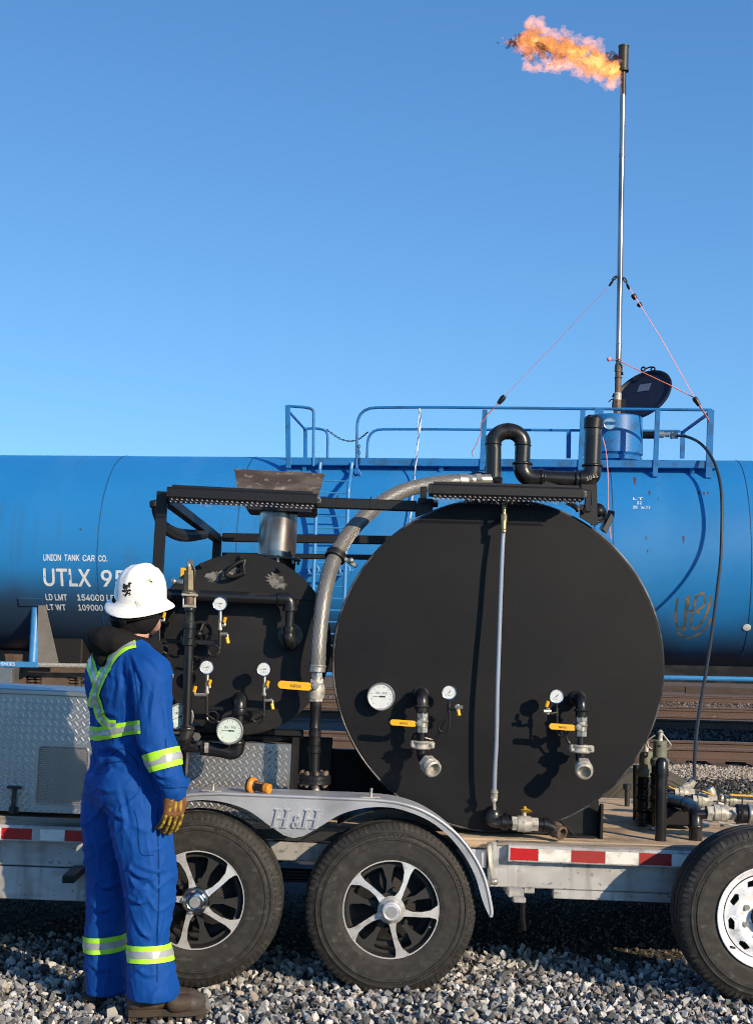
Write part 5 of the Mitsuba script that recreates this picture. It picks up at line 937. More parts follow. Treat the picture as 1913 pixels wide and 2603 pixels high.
dp('camlock', [cyl(P(1868, 2069, 6.62), P(1896, 2070, 6.62), .046, n=20, ch=.006), tube([P(1876, 2056, 6.56), P(1886, 2062, 6.55), P(1884, 2086, 6.55)], .008, 8)], 'm_frame_black'); dp('camlock_hose_end', [cyl(P(1897, 2070, 6.62), P(1990, 2074, 6.62), .045, n=20), ring(P(1900, 2070, 6.62), V(1, 0, 0), .046, .005, 24, 6)], 'm_zinc')
ball_valve(1712, 1762, 2016, 7.5, .032, lev=beam(P(1697, 1998, 7.45), P(1716, 2008, 7.45), .03, .006)); dp('valve_pipe', tube([P(1680, 2013, 7.5), P(1712, 2016, 7.5)], .02, 12), 'm_pipe_black')
ball_valve(1758, 1808, 2034, 7.1, .034, lev=beam(P(1782, 2010, 7.05), P(1812, 2022, 7.05), .03, .006)); dp('valve_pipe', tube([P(1740, 2032, 7.1), P(1758, 2034, 7.1)], .022, 12), 'm_pipe_black')
dp('hose_elbow', [tube(spline([P(1806, 2030, 7.3), P(1806, 2016, 7.3), P(1800, 2004, 7.3)], 4), .027, 12), hexp(P(1806, 2034, 7.3), P(1806, 2022, 7.3), .034)], 'm_cast'); dp('fitting', cyl(P(1735, 2003, 7.9), P(1752, 1997, 7.9), .022, n=10), 'm_cast'); dp('fitting', cyl(P(1752, 2000, 7.95), P(1763, 1985, 7.95), .02, n=10), 'm_cast')
dp('yellow_lever', beam(P(1853, 2021, 7.0), P(1960, 2026, 7.0), .03, .008), 'm_yellow', smooth=False); ball_valve(1842, 1880, 2034, 7.05, .030)
for m_ in (cyl(P(1830, 2030, 7.2), P(1842, 2034, 7.2), .02, n=10), hexp(P(1884, 2036, 7.05), P(1915, 2038, 7.05), .028), cyl(P(1900, 2030, 7.2), P(1930, 2046, 7.2), .018, n=8), cyl(P(1822, 2045, 7.4), P(1850, 2050, 7.4), .024, n=10)): dp('fitting', m_, 'm_cast')
dp('tie_rod', [tube([P(1826, 2091, 6.6), P(1880, 2102, 6.58)], .006, 6), tube([P(1830, 2100, 6.65), P(1900, 2096, 6.6)], .008, 6), cyl(P(1786, 2098, 6.9), P(1800, 2096, 6.9), .014, n=8)], 'm_cast')
# ------------------------------------------------------------------ tyre beyond the far deck edge
bsdf('m_tyre_dusty', lambda p, n, uv: mix((0.10, 0.088, 0.072), (0.04, 0.037, 0.032), f3(p, 20, 3)), 0.9)
FT = thing('far_tyre', 'dusty tyre just showing beyond the far deck edge below the drum', 'tyre')
ft = T(FT, TRL); c = P(1655, 2110, 8.62)
ft('tyre', tyre_meshes(c, .378, .225, .206)[0], 'm_tyre_dusty', smooth=28); ft('rim', lathe(c + V(0, .15, 0), V(0, -1, 0), [(0, .2), (.1, .19), (.11, .06), (.11, 0)], 32, caps=False), 'm_rim_black')

# ------------------------------------------------------------------ flare stack, straps, hoses, flame (tank car frame)
bsdf('m_stack', lambda p, n, uv: mix((0.40, 0.385, 0.37), (0.17, 0.16, 0.155), smoothstep(0.4, 0.75, fbm(p.x * 12, p.y * 12, p.z * 1.3, 3))), 0.30, 0.85)
bsdf('m_soot', lambda p, n, uv: mix((0.012, 0.011, 0.010), (0.05, 0.045, 0.04), f3(p, 12)), 0.5)
FS = thing('flare_stack', 'tall thin steel flare stack rising from the tank car dome', 'flare stack'); fs = T(FS, TNK); YP = 20.1
def kp(*q, Y=YP): return K(q[0], q[1], Y)
pb, pt = kp(1571, 925), kp(1583, 172)
fs('pole', tube([kp(1569, 1000), pb, kp(1575, 700), kp(1577.5, 540), kp(1580.5, 360), pt], .0405, 16), 'm_stack', smooth=60)
fs('pole_joint', [cyl(kp(1580, 392), kp(1580, 399), .046, n=16), cyl(kp(1572.3, 872), kp(1572, 882), .045, n=16)], 'm_stack')
fs('burner_tip', lathe(kp(1583, 181), kp(1584.5, 115) - kp(1583, 181), [(0, .05), (.0, .082), (.03, .085), (.035, .076), (.37, .076), (.375, .082), (.395, .082), (.395, .066), (.2, .06), (.2, 0)], 28), 'm_soot', label='black sooty burner tip at the top of the stack')
fs('scorched_sleeve', tube([kp(1583, 240), kp(1583, 178)], .043, 16), 'm_soot')
fs('base_pipe', [cyl(kp(1571, 925), kp(1570, 998), .047, n=16), ring(kp(1571, 960), V(0, 0, 1), .048, .012, 16, 6), cyl(kp(1571, 945), kp(1572, 928), .056, n=12), hexp(kp(1568, 1016), kp(1568, 1040), .060), hexp(kp(1568, 1046), kp(1568, 1062), .055)], 'm_rust_fit')
fs('base_valve', cyl(kp(1569, 998), kp(1569, 1018), .057, n=16, ch=.008), 'm_cast'); fs('base_nut', cyl(kp(1568, 1062), kp(1568, 1078), .05, n=14), 'm_cast'); fs('valve_lever', [tube([kp(1562, 1012), kp(1552, 1016), kp(1546, 1022)], .02, 6, flat=.4), cyl(kp(1556, 1004), kp(1563, 1006), .03, n=8)], 'm_frame_black')
fs('base_elbow', tube(spline([kp(1568, 1074), kp(1567, 1088), kp(1558, 1098), kp(1545, 1100)], 5), .05, 14), 'm_soot'); fs('clamp', [hull([kp(1574, 944), kp(1583, 946), kp(1584, 954), kp(1575, 952), kp(1580, 950, Y=YP - .05)]), hexp(kp(1562, 966), kp(1568, 966), .02), hexp(kp(1562, 976), kp(1568, 976), .02)], 'm_frame_black')
bsdf('m_strap', (0.85, 0.20, 0.08), 0.6); bsdf('m_strap_pale', (0.85, 0.28, 0.23), 0.6)
def strap(lab, segs, chain, knob, rat):
    k = thing('guy_strap', lab, 'strap', None); f = T(k, TNK)
    for (pts, w, mt) in segs: f('webbing', tube(pts, w, 6, flat=.35), mt)
    if chain: f('chain', chainmesh(chain, .11, .055, .011), 'm_dark')
    for r_ in rat: f('ratchet', tube(r_, [.03, .042, .036, .028], 8), 'm_frame_black')
    for q, s in knob: f('knot', ball(q, s, 2), 'm_strap_pale')
strap('thin orange guy strap running down left from the stack to the railing', [([K(1543, 731, YP), K(1400, 884, YP - .3), K(1285, 1005, YF)], .010, 'm_strap_pale'), ([K(1280, 1009, YF), K(1262, 1030, YF), K(1240, 1052, YF)], .022, 'm_strap'), ([K(1240, 1050, YF - .03), K(1222, 1075, YF - .04), K(1222, 1100, YF - .04), K(1208, 1135, YF - .05), K(1199, 1148, YF - .05), K(1202, 1160, YF - .05)], .02, 'm_strap')],
      [K(1567, 702, YP - .05), K(1560, 708, YP - .03), K(1548, 726, YP)], [], [[K(1282, 1006, YF), K(1277, 1012, YF), K(1271, 1020, YF), K(1266, 1026, YF)]])
strap('thin pink guy strap running down right from the stack to the railing corner', [([K(1600, 733, YP), K(1680, 860, YP - .2), K(1764, 1009, YF - .03)], .013, 'm_strap_pale')], [K(1583, 704, YP - .03), K(1590, 715, YP - .03), K(1599, 736, YP)], [], [[K(1607, 748, YP), K(1610, 752, YP), K(1613, 757, YP), K(1615, 760, YP)], [K(1622, 770, YP), K(1624, 773, YP), K(1626, 776, YP), K(1628, 779, YP)]])
strap('bright orange strap tied round the stack and hooked to the railing corner', [([K(1578, 919, YP - .06), K(1630, 945, YP - .2), K(1700, 978, YP - .4), K(1762, 1010, YF)], .022, 'm_strap'), ([K(1774, 1028, YF), K(1788, 1048, YF), K(1802, 1071, YF - .06)], .028, 'm_strap'), ([K(1548, 914, YP - .05), K(1565, 915, YP - .06), K(1572, 912, YP - .07), K(1580, 916, YP - .07)], .02, 'm_strap')], None, [(K(1547, 913, YP - .05), .032)], [[K(1763, 1010, YF), K(1767, 1016, YF), K(1772, 1023, YF), K(1777, 1031, YF)]])
# hanging rope
RO = thing('rope', 'blue and white twisted rope hanging from the top rail', 'rope'); ro_ = T(RO, TNK)
rpn = spline([K(1066, 1036, YF), K(1068, 1065, YF - .03), K(1063, 1110, YF - .03), K(1058, 1165, YF - .06), K(1052, 1225, YF - .2), K(1047, 1275, YF - .4), K(1042, 1330, YF - .55)], 10)
a_, b_, t_ = frames(rpn); s_ = np.r_[0, np.cumsum(np.linalg.norm(np.diff(rpn, axis=0), axis=1))]
bsdf('m_rope_blue', (0.03, 0.10, 0.40), 0.8)
for k, mt in enumerate(('m_white', 'm_rope_blue', 'm_cast')):
    ph = 2 * np.pi * k / 3 + s_ / .045; ro_('strand', tube(rpn + .006 * (np.cos(ph)[:, None] * a_ + np.sin(ph)[:, None] * b_), .0064, 6), mt)
ro_('loop', tube(spline([K(1066, 1034, YF), K(1064, 1062, YF + .03), K(1060, 1086, YF + .03), K(1066, 1100, YF), K(1068, 1080, YF - .03)], 6), .008, 6), 'm_white')
# black hose from the discharge line down to the ground beyond the trailer
BH = thing('discharge_hose', 'long black hose hanging from the tank car platform down to the gravel', 'hose'); bh = T(BH, WLD)
wk = lambda px, py, Y: TNK @ K(px, py, Y)
hpt = spline([wk(1720, 1107, 20.2), wk(1745, 1110, 20.1), wk(1775, 1124, 19.7), wk(1800, 1150, 19.4), wk(1820, 1190, 19.2), wk(1833, 1260, 18.95), wk(1832, 1400, 18.7), wk(1822, 1500, 18.4), wk(1807, 1620, 17.9), wk(1790, 1730, 17.3), wk(1775, 1820, 16.7), wk(1767, 1890, 16.3), wk(1764, 1950, 15.95), wk(1764, 1975, 15.75), wk(1758, 1992, 15.4), wk(1742, 2004, 14.9), wk(1715, 2012, 14.3)], 8)
bh('hose', tube(hpt, .021, 12), 'm_hose', smooth=60); bsdf('m_hose', (0.030, 0.030, 0.031), 0.42)
RHS = thing('red_hose', 'thin red signal line dropping from the dome past the capped upright pipe', 'line'); T(RHS, TNK)('line', tube(spline([K(1531, 1112, YF), K(1540, 1150, YF - .1), K(1545, 1220, YF - .4), K(1546, 1300, YF - .6), K(1552, 1370, YF - .7)], 6), .0065, 6), 'm_strap_pale')
# ------------------------------------------------------------------ flame: many thin glowing shells, each letting most of what is behind it through
FM = thing('flame', 'orange and yellow gas flame streaming left from the flare tip', 'flame')
rng = np.random.default_rng(12); wisps = {k: [] for k in ('yellow', 'orange', 'pink', 'pale', 'soot', 'thin')}
ctrl = np.array([(1568, 176), (1545, 180), (1515, 158), (1475, 140), (1430, 128), (1385, 112), (1345, 100), (1322, 98)], float)
half_h = np.array([16, 44, 52, 46, 44, 48, 52, 30], float)
tt = np.linspace(0, 1, 8)
scl = YP / FPX
def lick(c, size, seed, stretch=1.4):
    """one torn sheet of flame: a crumpled shell pinched by noise"""
    r = np.random.default_rng(seed); m = trimesh.creation.icosphere(subdivisions=2, radius=1.0); v = np.asarray(m.vertices)
    nz = meshkit.fbm(v * 1.3 + r.uniform(0, 50, 3), 3, seed % 97); v = v * (0.30 + 1.35 * np.clip(nz - .12, 0, 1))[:, None]
    a = r.uniform(-.6, .9); R_ = rot(r.uniform(0, 6.28), r.uniform(-.6, .6)); v = (v * np.array([stretch, .8, .75])) @ R_.T
    return trimesh.Trimesh(c + v * size, m.faces, process=False)
for i in range(1500):
    t = rng.beta(1.0, 1.0); x, y = np.interp(t, tt, ctrl[:, 0]), np.interp(t, tt, ctrl[:, 1]); h = np.interp(t, tt, half_h)
    v = np.clip(rng.normal(0, .50), -1.1, 1.1); lump = 1 + .22 * math.sin(x * .085 + 1.3 * v) + .15 * math.sin(x * .21 + 2)
    px, py = x + rng.normal(0, 4), y + v * h * lump * .86
    dy = rng.normal(0, .42) * h * scl * math.sqrt(max(0, 1 - min(1, v * v * .8)))
    dense = float(meshkit.fbm(np.array([[px * .05, py * .07, dy * 2.0]]), 3, 5)[0])
    if dense < .40: continue
    c = K(px, py, YP + dy); size = rng.uniform(.025, .075) * (1.25 if abs(v) > .7 else 1)
    core = 1 - abs(v) + .6 * (dense - .5) + (.12 if t < .55 else -.22)
    kind = 'pale' if abs(v) > .70 else ('yellow' if core > .80 and rng.random() < .6 else ('orange' if core > .5 else 'pink'))
    if t > .55 and v > .0 and rng.random() < .16: kind = 'soot'
    wisps[kind].append(lick(c, size, i))
for i in range(46):
    t = rng.random(); px, py = 1335 - 58 * t + rng.normal(0, 6), 110 - 4 * t + rng.normal(0, 11 * (1 - .5 * t)); wisps['soot' if rng.random() < .55 else 'pink'].append(lick(K(px, py, YP + rng.normal(0, .12)), rng.uniform(.025, .06) * (1.1 - t * .6), 9000 + i))
for i in range(14): wisps['soot'].append(lick(K(rng.uniform(1540, 1566), rng.normal(143, 9), YP + rng.normal(0, .08)), rng.uniform(.03, .06), 9500 + i))
for i in range(70): wisps['pale'].append(lick(K(rng.uniform(1335, 1510), rng.normal(167, 7), YP + rng.normal(0, .12)), rng.uniform(.03, .075), 7000 + i))
for px, py, w, h, n in ():
    for i in range(n): wisps['thin'].append(lick(K(px + rng.normal(0, w), py + rng.normal(0, h), YP + rng.normal(0, .2)), rng.uniform(.06, .16), 8000 + i + px))
FLC = {'yellow': (0.20, 0.108, 0.034), 'orange': (0.135, 0.050, 0.014), 'pink': (0.095, 0.034, 0.018), 'pale': (0.072, 0.033, 0.022)}
OPA = {'yellow': .26, 'orange': .27, 'pink': .20, 'pale': .07, 'soot': .34, 'thin': .03}
for k, ms in wisps.items():
    if not ms: continue
    nm = {'yellow': 'core', 'orange': 'tongue', 'pink': 'veil', 'pale': 'fringe', 'soot': 'soot_streak', 'thin': 'smoke'}[k]
    scene['m_flame_' + k] = {'type': 'mask', 'opacity': OPA[k], 'bsdf': {'type': 'twosided', 'bsdf': {'type': 'diffuse', 'reflectance': rgb((0.10, 0.045, 0.03) if k == 'soot' else (0.17, 0.23, 0.34) if k == 'thin' else 0.02)}}}
    key = add(nm, ms, 'm_flame_' + k, FM, True, R=TNK, kind='stuff')
    if k in FLC: scene[key]['emitter'] = {'type': 'area', 'radiance': rgb(FLC[k]), 'sampling_weight': 0.02}
# ------------------------------------------------------------------ ground, tracks, ballast
def groundcol(p, n, uv):
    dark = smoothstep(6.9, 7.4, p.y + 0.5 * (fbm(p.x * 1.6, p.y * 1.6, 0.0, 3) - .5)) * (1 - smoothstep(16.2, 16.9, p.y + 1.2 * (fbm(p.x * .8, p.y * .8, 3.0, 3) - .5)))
    g = mix((0.07, 0.068, 0.064), (0.03, 0.028, 0.026), f3(p, 18, 4))
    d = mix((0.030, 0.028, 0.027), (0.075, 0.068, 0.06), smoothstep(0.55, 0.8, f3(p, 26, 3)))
    far = mix((0.15, 0.13, 0.11), (0.06, 0.052, 0.045), f3(p, 9, 4))
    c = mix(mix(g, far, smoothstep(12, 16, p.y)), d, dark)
    return mix(c, (0.075, 0.055, 0.043), smoothstep(18.4, 19.2, p.y) * 0.8)
bsdf('m_ground', groundcol, 0.95, bump=(lambda p, n, uv: 0.02 * f3(p, 20, 3), 2e-3))
gx = np.r_[-900, -300, -100, -40, np.linspace(-15, 15, 61), 40, 100, 300, 900]; gy = np.r_[-300, -60, -12, 0, np.linspace(3, 30, 61), 45, 80, 160, 400, 1500]
GX, GY = np.meshgrid(gx, gy, indexing='ij'); pz = np.stack([GX, GY, 0 * GX], -1)
GZ = (meshkit.fbm(pz * .7, 3, 2) - .5) * .05 * ((GY > 3) & (GY < 30) & (abs(GX) < 15)) - .012 + .05 * (1 - np.clip((GY - 8.5) / 3.5, 0, 1)) * (GY > -60)
i, j = np.meshgrid(np.arange(len(gx) - 1), np.arange(len(gy) - 1), indexing='ij'); w = len(gy); q = (i * w + j).ravel()
gm = trimesh.Trimesh(np.stack([GX, GY, GZ], -1).reshape(-1, 3), np.vstack([np.stack([q, q + w, q + w + 1], 1), np.stack([q, q + w + 1, q + 1], 1)]), process=False)
add('ground', gm, 'm_ground', smooth=True, kind='structure', label='grey gravel rail yard ground')
scene['m_stone'] = {'type': 'twosided', 'bsdf': {'type': 'principled', 'base_color': {'type': 'mesh_attribute', 'name': 'vertex_color'}, 'roughness': 0.85, 'specular': 0.3}}
def stones(n, xs, ys, smin, smax, palette, seed, keep=None, zlift=0.0, tmpl=28, zspread=.5):
    r = np.random.default_rng(seed); T_ = []
    for k in range(tmpl):
        p = r.normal(size=(r.integers(9, 14), 3)); p /= np.linalg.norm(p, axis=1, keepdims=True); p *= r.uniform(.72, 1.0, (len(p), 1)); p *= np.array([1, r.uniform(.62, .95), r.uniform(.5, .8)])
        h = hull(p); h = trimesh.Trimesh(h.vertices - h.vertices.mean(0), h.faces, process=False); T_.append(h)
    x = r.uniform(*xs, n); y = r.uniform(*ys, n)
    if keep is not None: m = keep(x, y, r); x, y = x[m], y[m]
    n = len(x); s = np.exp(r.uniform(math.log(smin), math.log(smax), n)) / 2; k = r.integers(0, tmpl, n)
    z = (meshkit.fbm(np.stack([x, y, 0 * x], 1) * .7, 3, 2) - .5) * .05 - .012 + .05 * (1 - np.clip((y - 8.5) / 3.5, 0, 1)) + s * r.uniform(.1, .1 + 2 * zspread, n) + zlift
    qv = r.normal(size=(n, 4)); qv /= np.linalg.norm(qv, axis=1, keepdims=True); a, b, c, d = qv.T
    Rm = np.stack([np.stack([1 - 2 * (c * c + d * d), 2 * (b * c - a * d), 2 * (b * d + a * c)], 1), np.stack([2 * (b * c + a * d), 1 - 2 * (b * b + d * d), 2 * (c * d - a * b)], 1), np.stack([2 * (b * d - a * c), 2 * (c * d + a * b), 1 - 2 * (b * b + c * c)], 1)], 1)
    pal = np.array(palette); col = pal[r.integers(0, len(pal), n)] * r.uniform(.7, 1.25, (n, 1)); vs, fs_, cs, off = [], [], [], 0
    for t in range(tmpl):
        m = np.nonzero(k == t)[0]; tv, tf_ = np.asarray(T_[t].vertices), np.asarray(T_[t].faces)
        v = np.einsum('nij,vj->nvi', Rm[m] * s[m, None, None], tv) + np.stack([x[m], y[m], z[m]], 1)[:, None]
        vs.append(v.reshape(-1, 3)); fs_.append((tf_[None] + (np.arange(len(m)) * len(tv))[:, None, None] + off).reshape(-1, 3)); cc_ = np.repeat(col[m], len(tv), 0) * r.uniform(.88, 1.12, (len(m) * len(tv), 1)); cs.append(cc_); off += len(m) * len(tv)
    return trimesh.Trimesh(np.vstack(vs), np.vstack(fs_), process=False), np.clip(np.vstack(cs), 0, .8)
G = thing('gravel', 'crushed grey and white gravel in front of and under the trailer', 'gravel'); labels[G]['kind'] = 'stuff'
grey = [(.40, .41, .42), (.25, .26, .27), (.52, .52, .51), (.16, .165, .175), (.58, .57, .55), (.32, .33, .34), (.44, .42, .38), (.10, .105, .11), (.36, .30, .26), (.47, .48, .49), (.20, .205, .215), (.13, .135, .14), (.075, .078, .085)]
brn = [(.16, .13, .10), (.10, .085, .07), (.06, .055, .05), (.21, .17, .13), (.045, .042, .04)]
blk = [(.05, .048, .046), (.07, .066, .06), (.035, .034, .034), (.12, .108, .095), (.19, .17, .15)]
edge = lambda x, y: 6.98 + .10 * np.sin(x * 3.1) + .06 * np.sin(x * 7.7 + 1) - .05 * (x > .8)
def k1_(x, y, r): return (y < edge(x, y) + r.normal(0, .09, len(x))) & (abs(x) < y * .31 + 1.3)
def k2_(x, y, r): return (y > edge(x, y) - .15 + r.normal(0, .1, len(x))) & (abs(x) < y * .31 + 1.3)
m, c = stones(36000, (-3.6, 3.6), (5.0, 7.7), .017, .056, grey, 1, k1_); add('near_stones', m, 'm_stone', G, False, color=c, kind='stuff')
m, c = stones(13000, (-3.8, 3.8), (6.9, 8.6), .012, .032, brn, 2, k2_); add('fine_stones', m, 'm_stone', G, False, color=c, kind='stuff')
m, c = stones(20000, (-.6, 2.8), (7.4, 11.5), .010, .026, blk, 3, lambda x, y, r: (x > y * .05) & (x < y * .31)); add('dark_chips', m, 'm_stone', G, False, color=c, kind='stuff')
# stones that lie proud of the bed
m, c = stones(200, (-2.3, 2.3), (5.4, 7.2), .05, .085, grey, 5, k1_, .012, zspread=.35); add('large_stones', m, 'm_stone', G, False, color=c, kind='stuff')
TRW = TNK
B2 = thing('track_ballast', 'pale and dark ballast stones lying along the tracks behind the trailer', 'ballast'); labels[B2]['kind'] = 'stuff'
pale = [(.44, .38, .31), (.34, .30, .25), (.52, .46, .38), (.26, .22, .18), (.40, .36, .32), (.14, .12, .10)]
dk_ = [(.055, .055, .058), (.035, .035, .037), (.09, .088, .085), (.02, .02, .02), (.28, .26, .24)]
vis = lambda x, y, r: (x > y * .08) & (x < y * .40)
m, c = stones(36000, (1.3, 7.6), (16.3, 19.0), .025, .055, pale, 6, lambda x, y, r: vis(x, y, r) & (y > 16.7 + .5 * np.sin(x * 1.7) * .6 + r.normal(0, .15, len(x)))); add('pale_stones', m, 'm_stone', B2, False, color=c, kind='stuff')
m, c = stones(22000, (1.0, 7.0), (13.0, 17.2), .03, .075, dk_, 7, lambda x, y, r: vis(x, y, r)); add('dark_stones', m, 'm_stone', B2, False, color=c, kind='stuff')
bst = [(.12, .085, .07), (.08, .058, .048), (.20, .155, .125), (.05, .037, .03), (.30, .26, .22)]
shade_tones = [(.03, .027, .025), (.018, .017, .016), (.05, .043, .037), (.08, .07, .06)]  # darker palette puts the tank car's shadow into the stones' colour
m, c = stones(9000, (1, 10), (19.3, 29.6), .04, .10, shade_tones, 18, lambda x, y, r: (x > y * .09) & (x < y * .31)); add('shade_stones', m, 'm_stone', B2, False, color=c, kind='stuff')
m, c = stones(11000, (-6, 14), (29.4, 42.0), .04, .10, bst, 8, lambda x, y, r: ((x > y * .09) & (x < y * .31)) | ((x > -y * .05) & (x < y * .0) & (r.random(len(x)) < .8))); add('brown_stones', m, 'm_stone', B2, False, color=c, kind='stuff')
# rails
bsdf('m_rail', lambda p, n, uv: mix((0.125, 0.075, 0.055), (0.065, 0.04, 0.03), f3(p, 3, 4)), 0.75); bsdf('m_railhead', lambda p, n, uv: mix((0.30, 0.25, 0.22), (0.20, 0.15, 0.12), f3(p, 2, 2)), 0.35, 0.5)
bsdf('m_tie', lambda p, n, uv: mix((0.085, 0.06, 0.05), (0.04, 0.03, 0.026), fbm(p.x * 4, p.y * 3, p.z * 30, 3)), 0.9)
prof = sg.Polygon([(-.07, 0), (.07, 0), (.07, .012), (.012, .03), (.010, .125), (.035, .14), (.035, .168), (.028, .172), (-.028, .172), (-.035, .168), (-.035, .14), (-.010, .125), (-.012, .03), (-.07, .012)])
tie_box = None
def track(yc, z0, label_, ties, x0=-40, x1=40, bed=True):
    k = thing('railway_track', label_, 'railway track'); f = T(k, TNK)
    for s in (-1, 1):
        f('rail', poly(prof, x1 - x0, V(x0, yc + s * .755, z0), V(0, 1, 0), V(0, 0, 1)), 'm_rail', smooth=False)
        f('rail_head', box(x0, x1, yc + s * .755 - .028, yc + s * .755 + .028, z0 + .1722, z0 + .1745, 0), 'm_railhead', 'rail' if s < 0 else 'rail_001', smooth=False)
    a, b = ties
    for i in range(int((b - a) / .53)):
        x = a + i * .53; f('tie', box(x, x + .22, yc - 1.3, yc + 1.3, z0 - .17, z0 - .012, 0 if yc > 30 else .008), 'm_tie', smooth=False)
    for s in (-1, 1):
        f('tie_plate', [box(a + i * .53 - .01, a + i * .53 + .23, yc + s * .755 - .17, yc + s * .755 + .17, z0 - .0115, z0 - .001, 0) for i in range(int((b - a) / .53))], 'm_rail', kind='stuff', smooth=False)
    if bed: f('ballast_bed', poly(sg.Polygon([(-2.6, -.25), (2.6, -.25), (1.6, z0 - .045), (-1.6, z0 - .045)]), x1 - x0, V(x0, yc, 0), V(0, 1, 0), V(0, 0, 1)), 'm_bed', smooth=False)
bsdf('m_bed', lambda p, n, uv: mix((0.095, 0.07, 0.056), (0.035, 0.028, 0.024), f3(p, 8, 4)), 0.95, bump=(lambda p, n, uv: 0.03 * f3(p, 14, 3), 4e-3))
track(20.5, .045, 'nearest railway track, carrying the blue tank car', (-1, 11))
track(28.9, .03, 'second railway track, empty, in sunlight behind the tank car', (1, 13))
track(34.0, .02, 'third railway track, empty, farther behind the tank car', (1, 15))
track(43.5, .02, 'fourth and farthest railway track seen below the tank car', (2, 18), bed=False)
add('dark_backdrop', poly(sg.Polygon([(0, -.3), (0, .3), (1.2, 1.25), (4, 1.5), (9, 1.5), (9, -.3)]), 260, V(-110, 72, 0), V(0, 1, 0), V(0, 0, 1)), 'm_backdrop', R=TNK, kind='structure', label='low dark backdrop added far behind the tracks to blacken the gap under the tank car')  # added near-black backdrop, darkens the slot below the tank car
bsdf('m_backdrop', lambda p, n, uv: mix((0.006, 0.0055, 0.005), (0.022, 0.02, 0.018), smoothstep(.5, .75, f3(p, .9, 3))), 0.95)
# a few loose ties
LT = []
for i, (px, py, Y, L, lab) in enumerate(((1760, 1752, 47, 2.4, 'loose brown tie lying left of the far track'), (1860, 1757, 46, 3.0, 'loose brown tie lying right on the far track'))):
    k = thing('loose_tie', lab, 'railway tie'); c = K(px, py, Y); add('timber', box(c[0] - L / 2, c[0] + L / 2, Y - .12, Y + .12, c[2] - .1, c[2] + .1, .01), 'm_tie', k, R=TNK)
# ------------------------------------------------------------------ the worker
bsdf('m_coverall', lambda p, n, uv: mix((0.003, 0.056, 0.27), (0.005, 0.076, 0.34), f3(p, 6, 3)), 0.7, 0.0, 0.2, sheen=0.1, bump=(lambda p, n, uv: 0.0007 * f3(p, 420, 2), 3e-4))
bsdf('m_seam', (0.001, 0.032, 0.15), 0.8, spec=0.1)
bsdf('m_fluo', (0.42, 0.86, 0.045), 0.5); bsdf('m_silver', lambda p, n, uv: mix((0.52, 0.53, 0.52), (0.38, 0.40, 0.41), f3(p, 40)), 0.35, 0.3)
bsdf('m_black_cloth', (0.011, 0.0105, 0.012), 0.85, 0.0, 0.2, bump=(lambda p, n, uv: 0.0006 * f3(p, 300, 2), 3e-4))
bsdf('m_skin', lambda p, n, uv: mix((0.60, 0.36, 0.27), (0.52, 0.28, 0.21), f3(p, 30)), 0.5, 0.0, 0.4)
bsdf('m_hat', lambda p, n, uv: mix((0.82, 0.82, 0.80), (0.70, 0.70, 0.68), smoothstep(0.62, 0.8, f3(p, 24, 3)) * .6), 0.28)
bsdf('m_leather', lambda p, n, uv: mix((0.045, 0.029, 0.020), (0.085, 0.060, 0.042), smoothstep(0.4, 0.75, f3(p, 22, 4))), 0.7); bsdf('m_sole', lambda p, n, uv: mix((0.065, 0.048, 0.035), (0.030, 0.023, 0.018), f3(p, 30)), 0.9); bsdf('m_toe', (0.060, 0.050, 0.042), 0.6)
bsdf('m_glove', lambda p, n, uv: mix((0.26, 0.10, 0.035), (0.12, 0.05, 0.02), f3(p, 45, 3)), 0.8); bsdf('m_glove_guard', lambda p, n, uv: mix((0.40, 0.30, 0.03), (0.12, 0.09, 0.02), smoothstep(.4, .65, f3(p, 60))), 0.6); bsdf('m_glove_dark', (0.03, 0.022, 0.018), 0.7)
PE = thing('person', 'worker seen from behind in blue coveralls with lime reflective tape and white hard hat', 'person')
def pe(name, m, mat, parent=None, smooth=35, **kw):
    if isinstance(m, list): m = cat([trimesh.Trimesh(q.vertices, q.faces, process=False) for q in m])
    m = trimesh.Trimesh(np.asarray(m.vertices) + V(0, 0, .002), m.faces, process=False)
    return add(name, m, mat, (PE + '__' + parent) if parent else PE, smooth, **kw)
W = lambda px, py, Y: at(px, py, Y)
def capsules(bones, ref, it=12, noise_=None):
    """bones: lists of (point, radius) chains, hulled pair by pair, joined into one skin and smoothed"""
    parts = []
    for chain in bones:
        for (a, ra), (b, rb) in zip(chain[:-1], chain[1:]):
            parts.append(m3.Manifold.hull_points(np.vstack([ball(a, ra, 2).vertices, ball(b, rb, 2).vertices])))
    m = m3.Manifold.batch_boolean(parts, m3.OpType.Add).refine_to_length(ref)
    t = tm(m); t.merge_vertices(); trimesh.smoothing.filter_taubin(t, lamb=.5, nu=.52, iterations=it)
    return t
Yp = 5.78
F = unit(V(.82, .57, 0)); Rr = V(.57, -.82, 0); UP = V(0, 0, 1)
pel = W(322, 2000, Yp); wai = W(322, 1882, Yp); che = W(315, 1745, Yp); shl = W(312, 1680, Yp)
sR = W(383, 1716, 5.60); eR = W(394, 1872, 5.56); wR = W(443, 2008, 5.545)
sL = W(262, 1712, 5.93); eL = W(285, 1860, 6.02); wL = W(330, 1930, 6.06)
hR, hL = W(352, 2060, 5.70), W(284, 2060, 5.87)
kR0, kR1, kR2, kR3 = W(371, 2166, 5.68), W(384, 2262, 5.67), W(377, 2395, 5.67), W(390, 2524, 5.66)
kL0, kL1, kL2, kL3 = W(280, 2166, 5.88), W(274, 2275, 5.88), W(267, 2390, 5.89), W(272, 2514, 5.89)
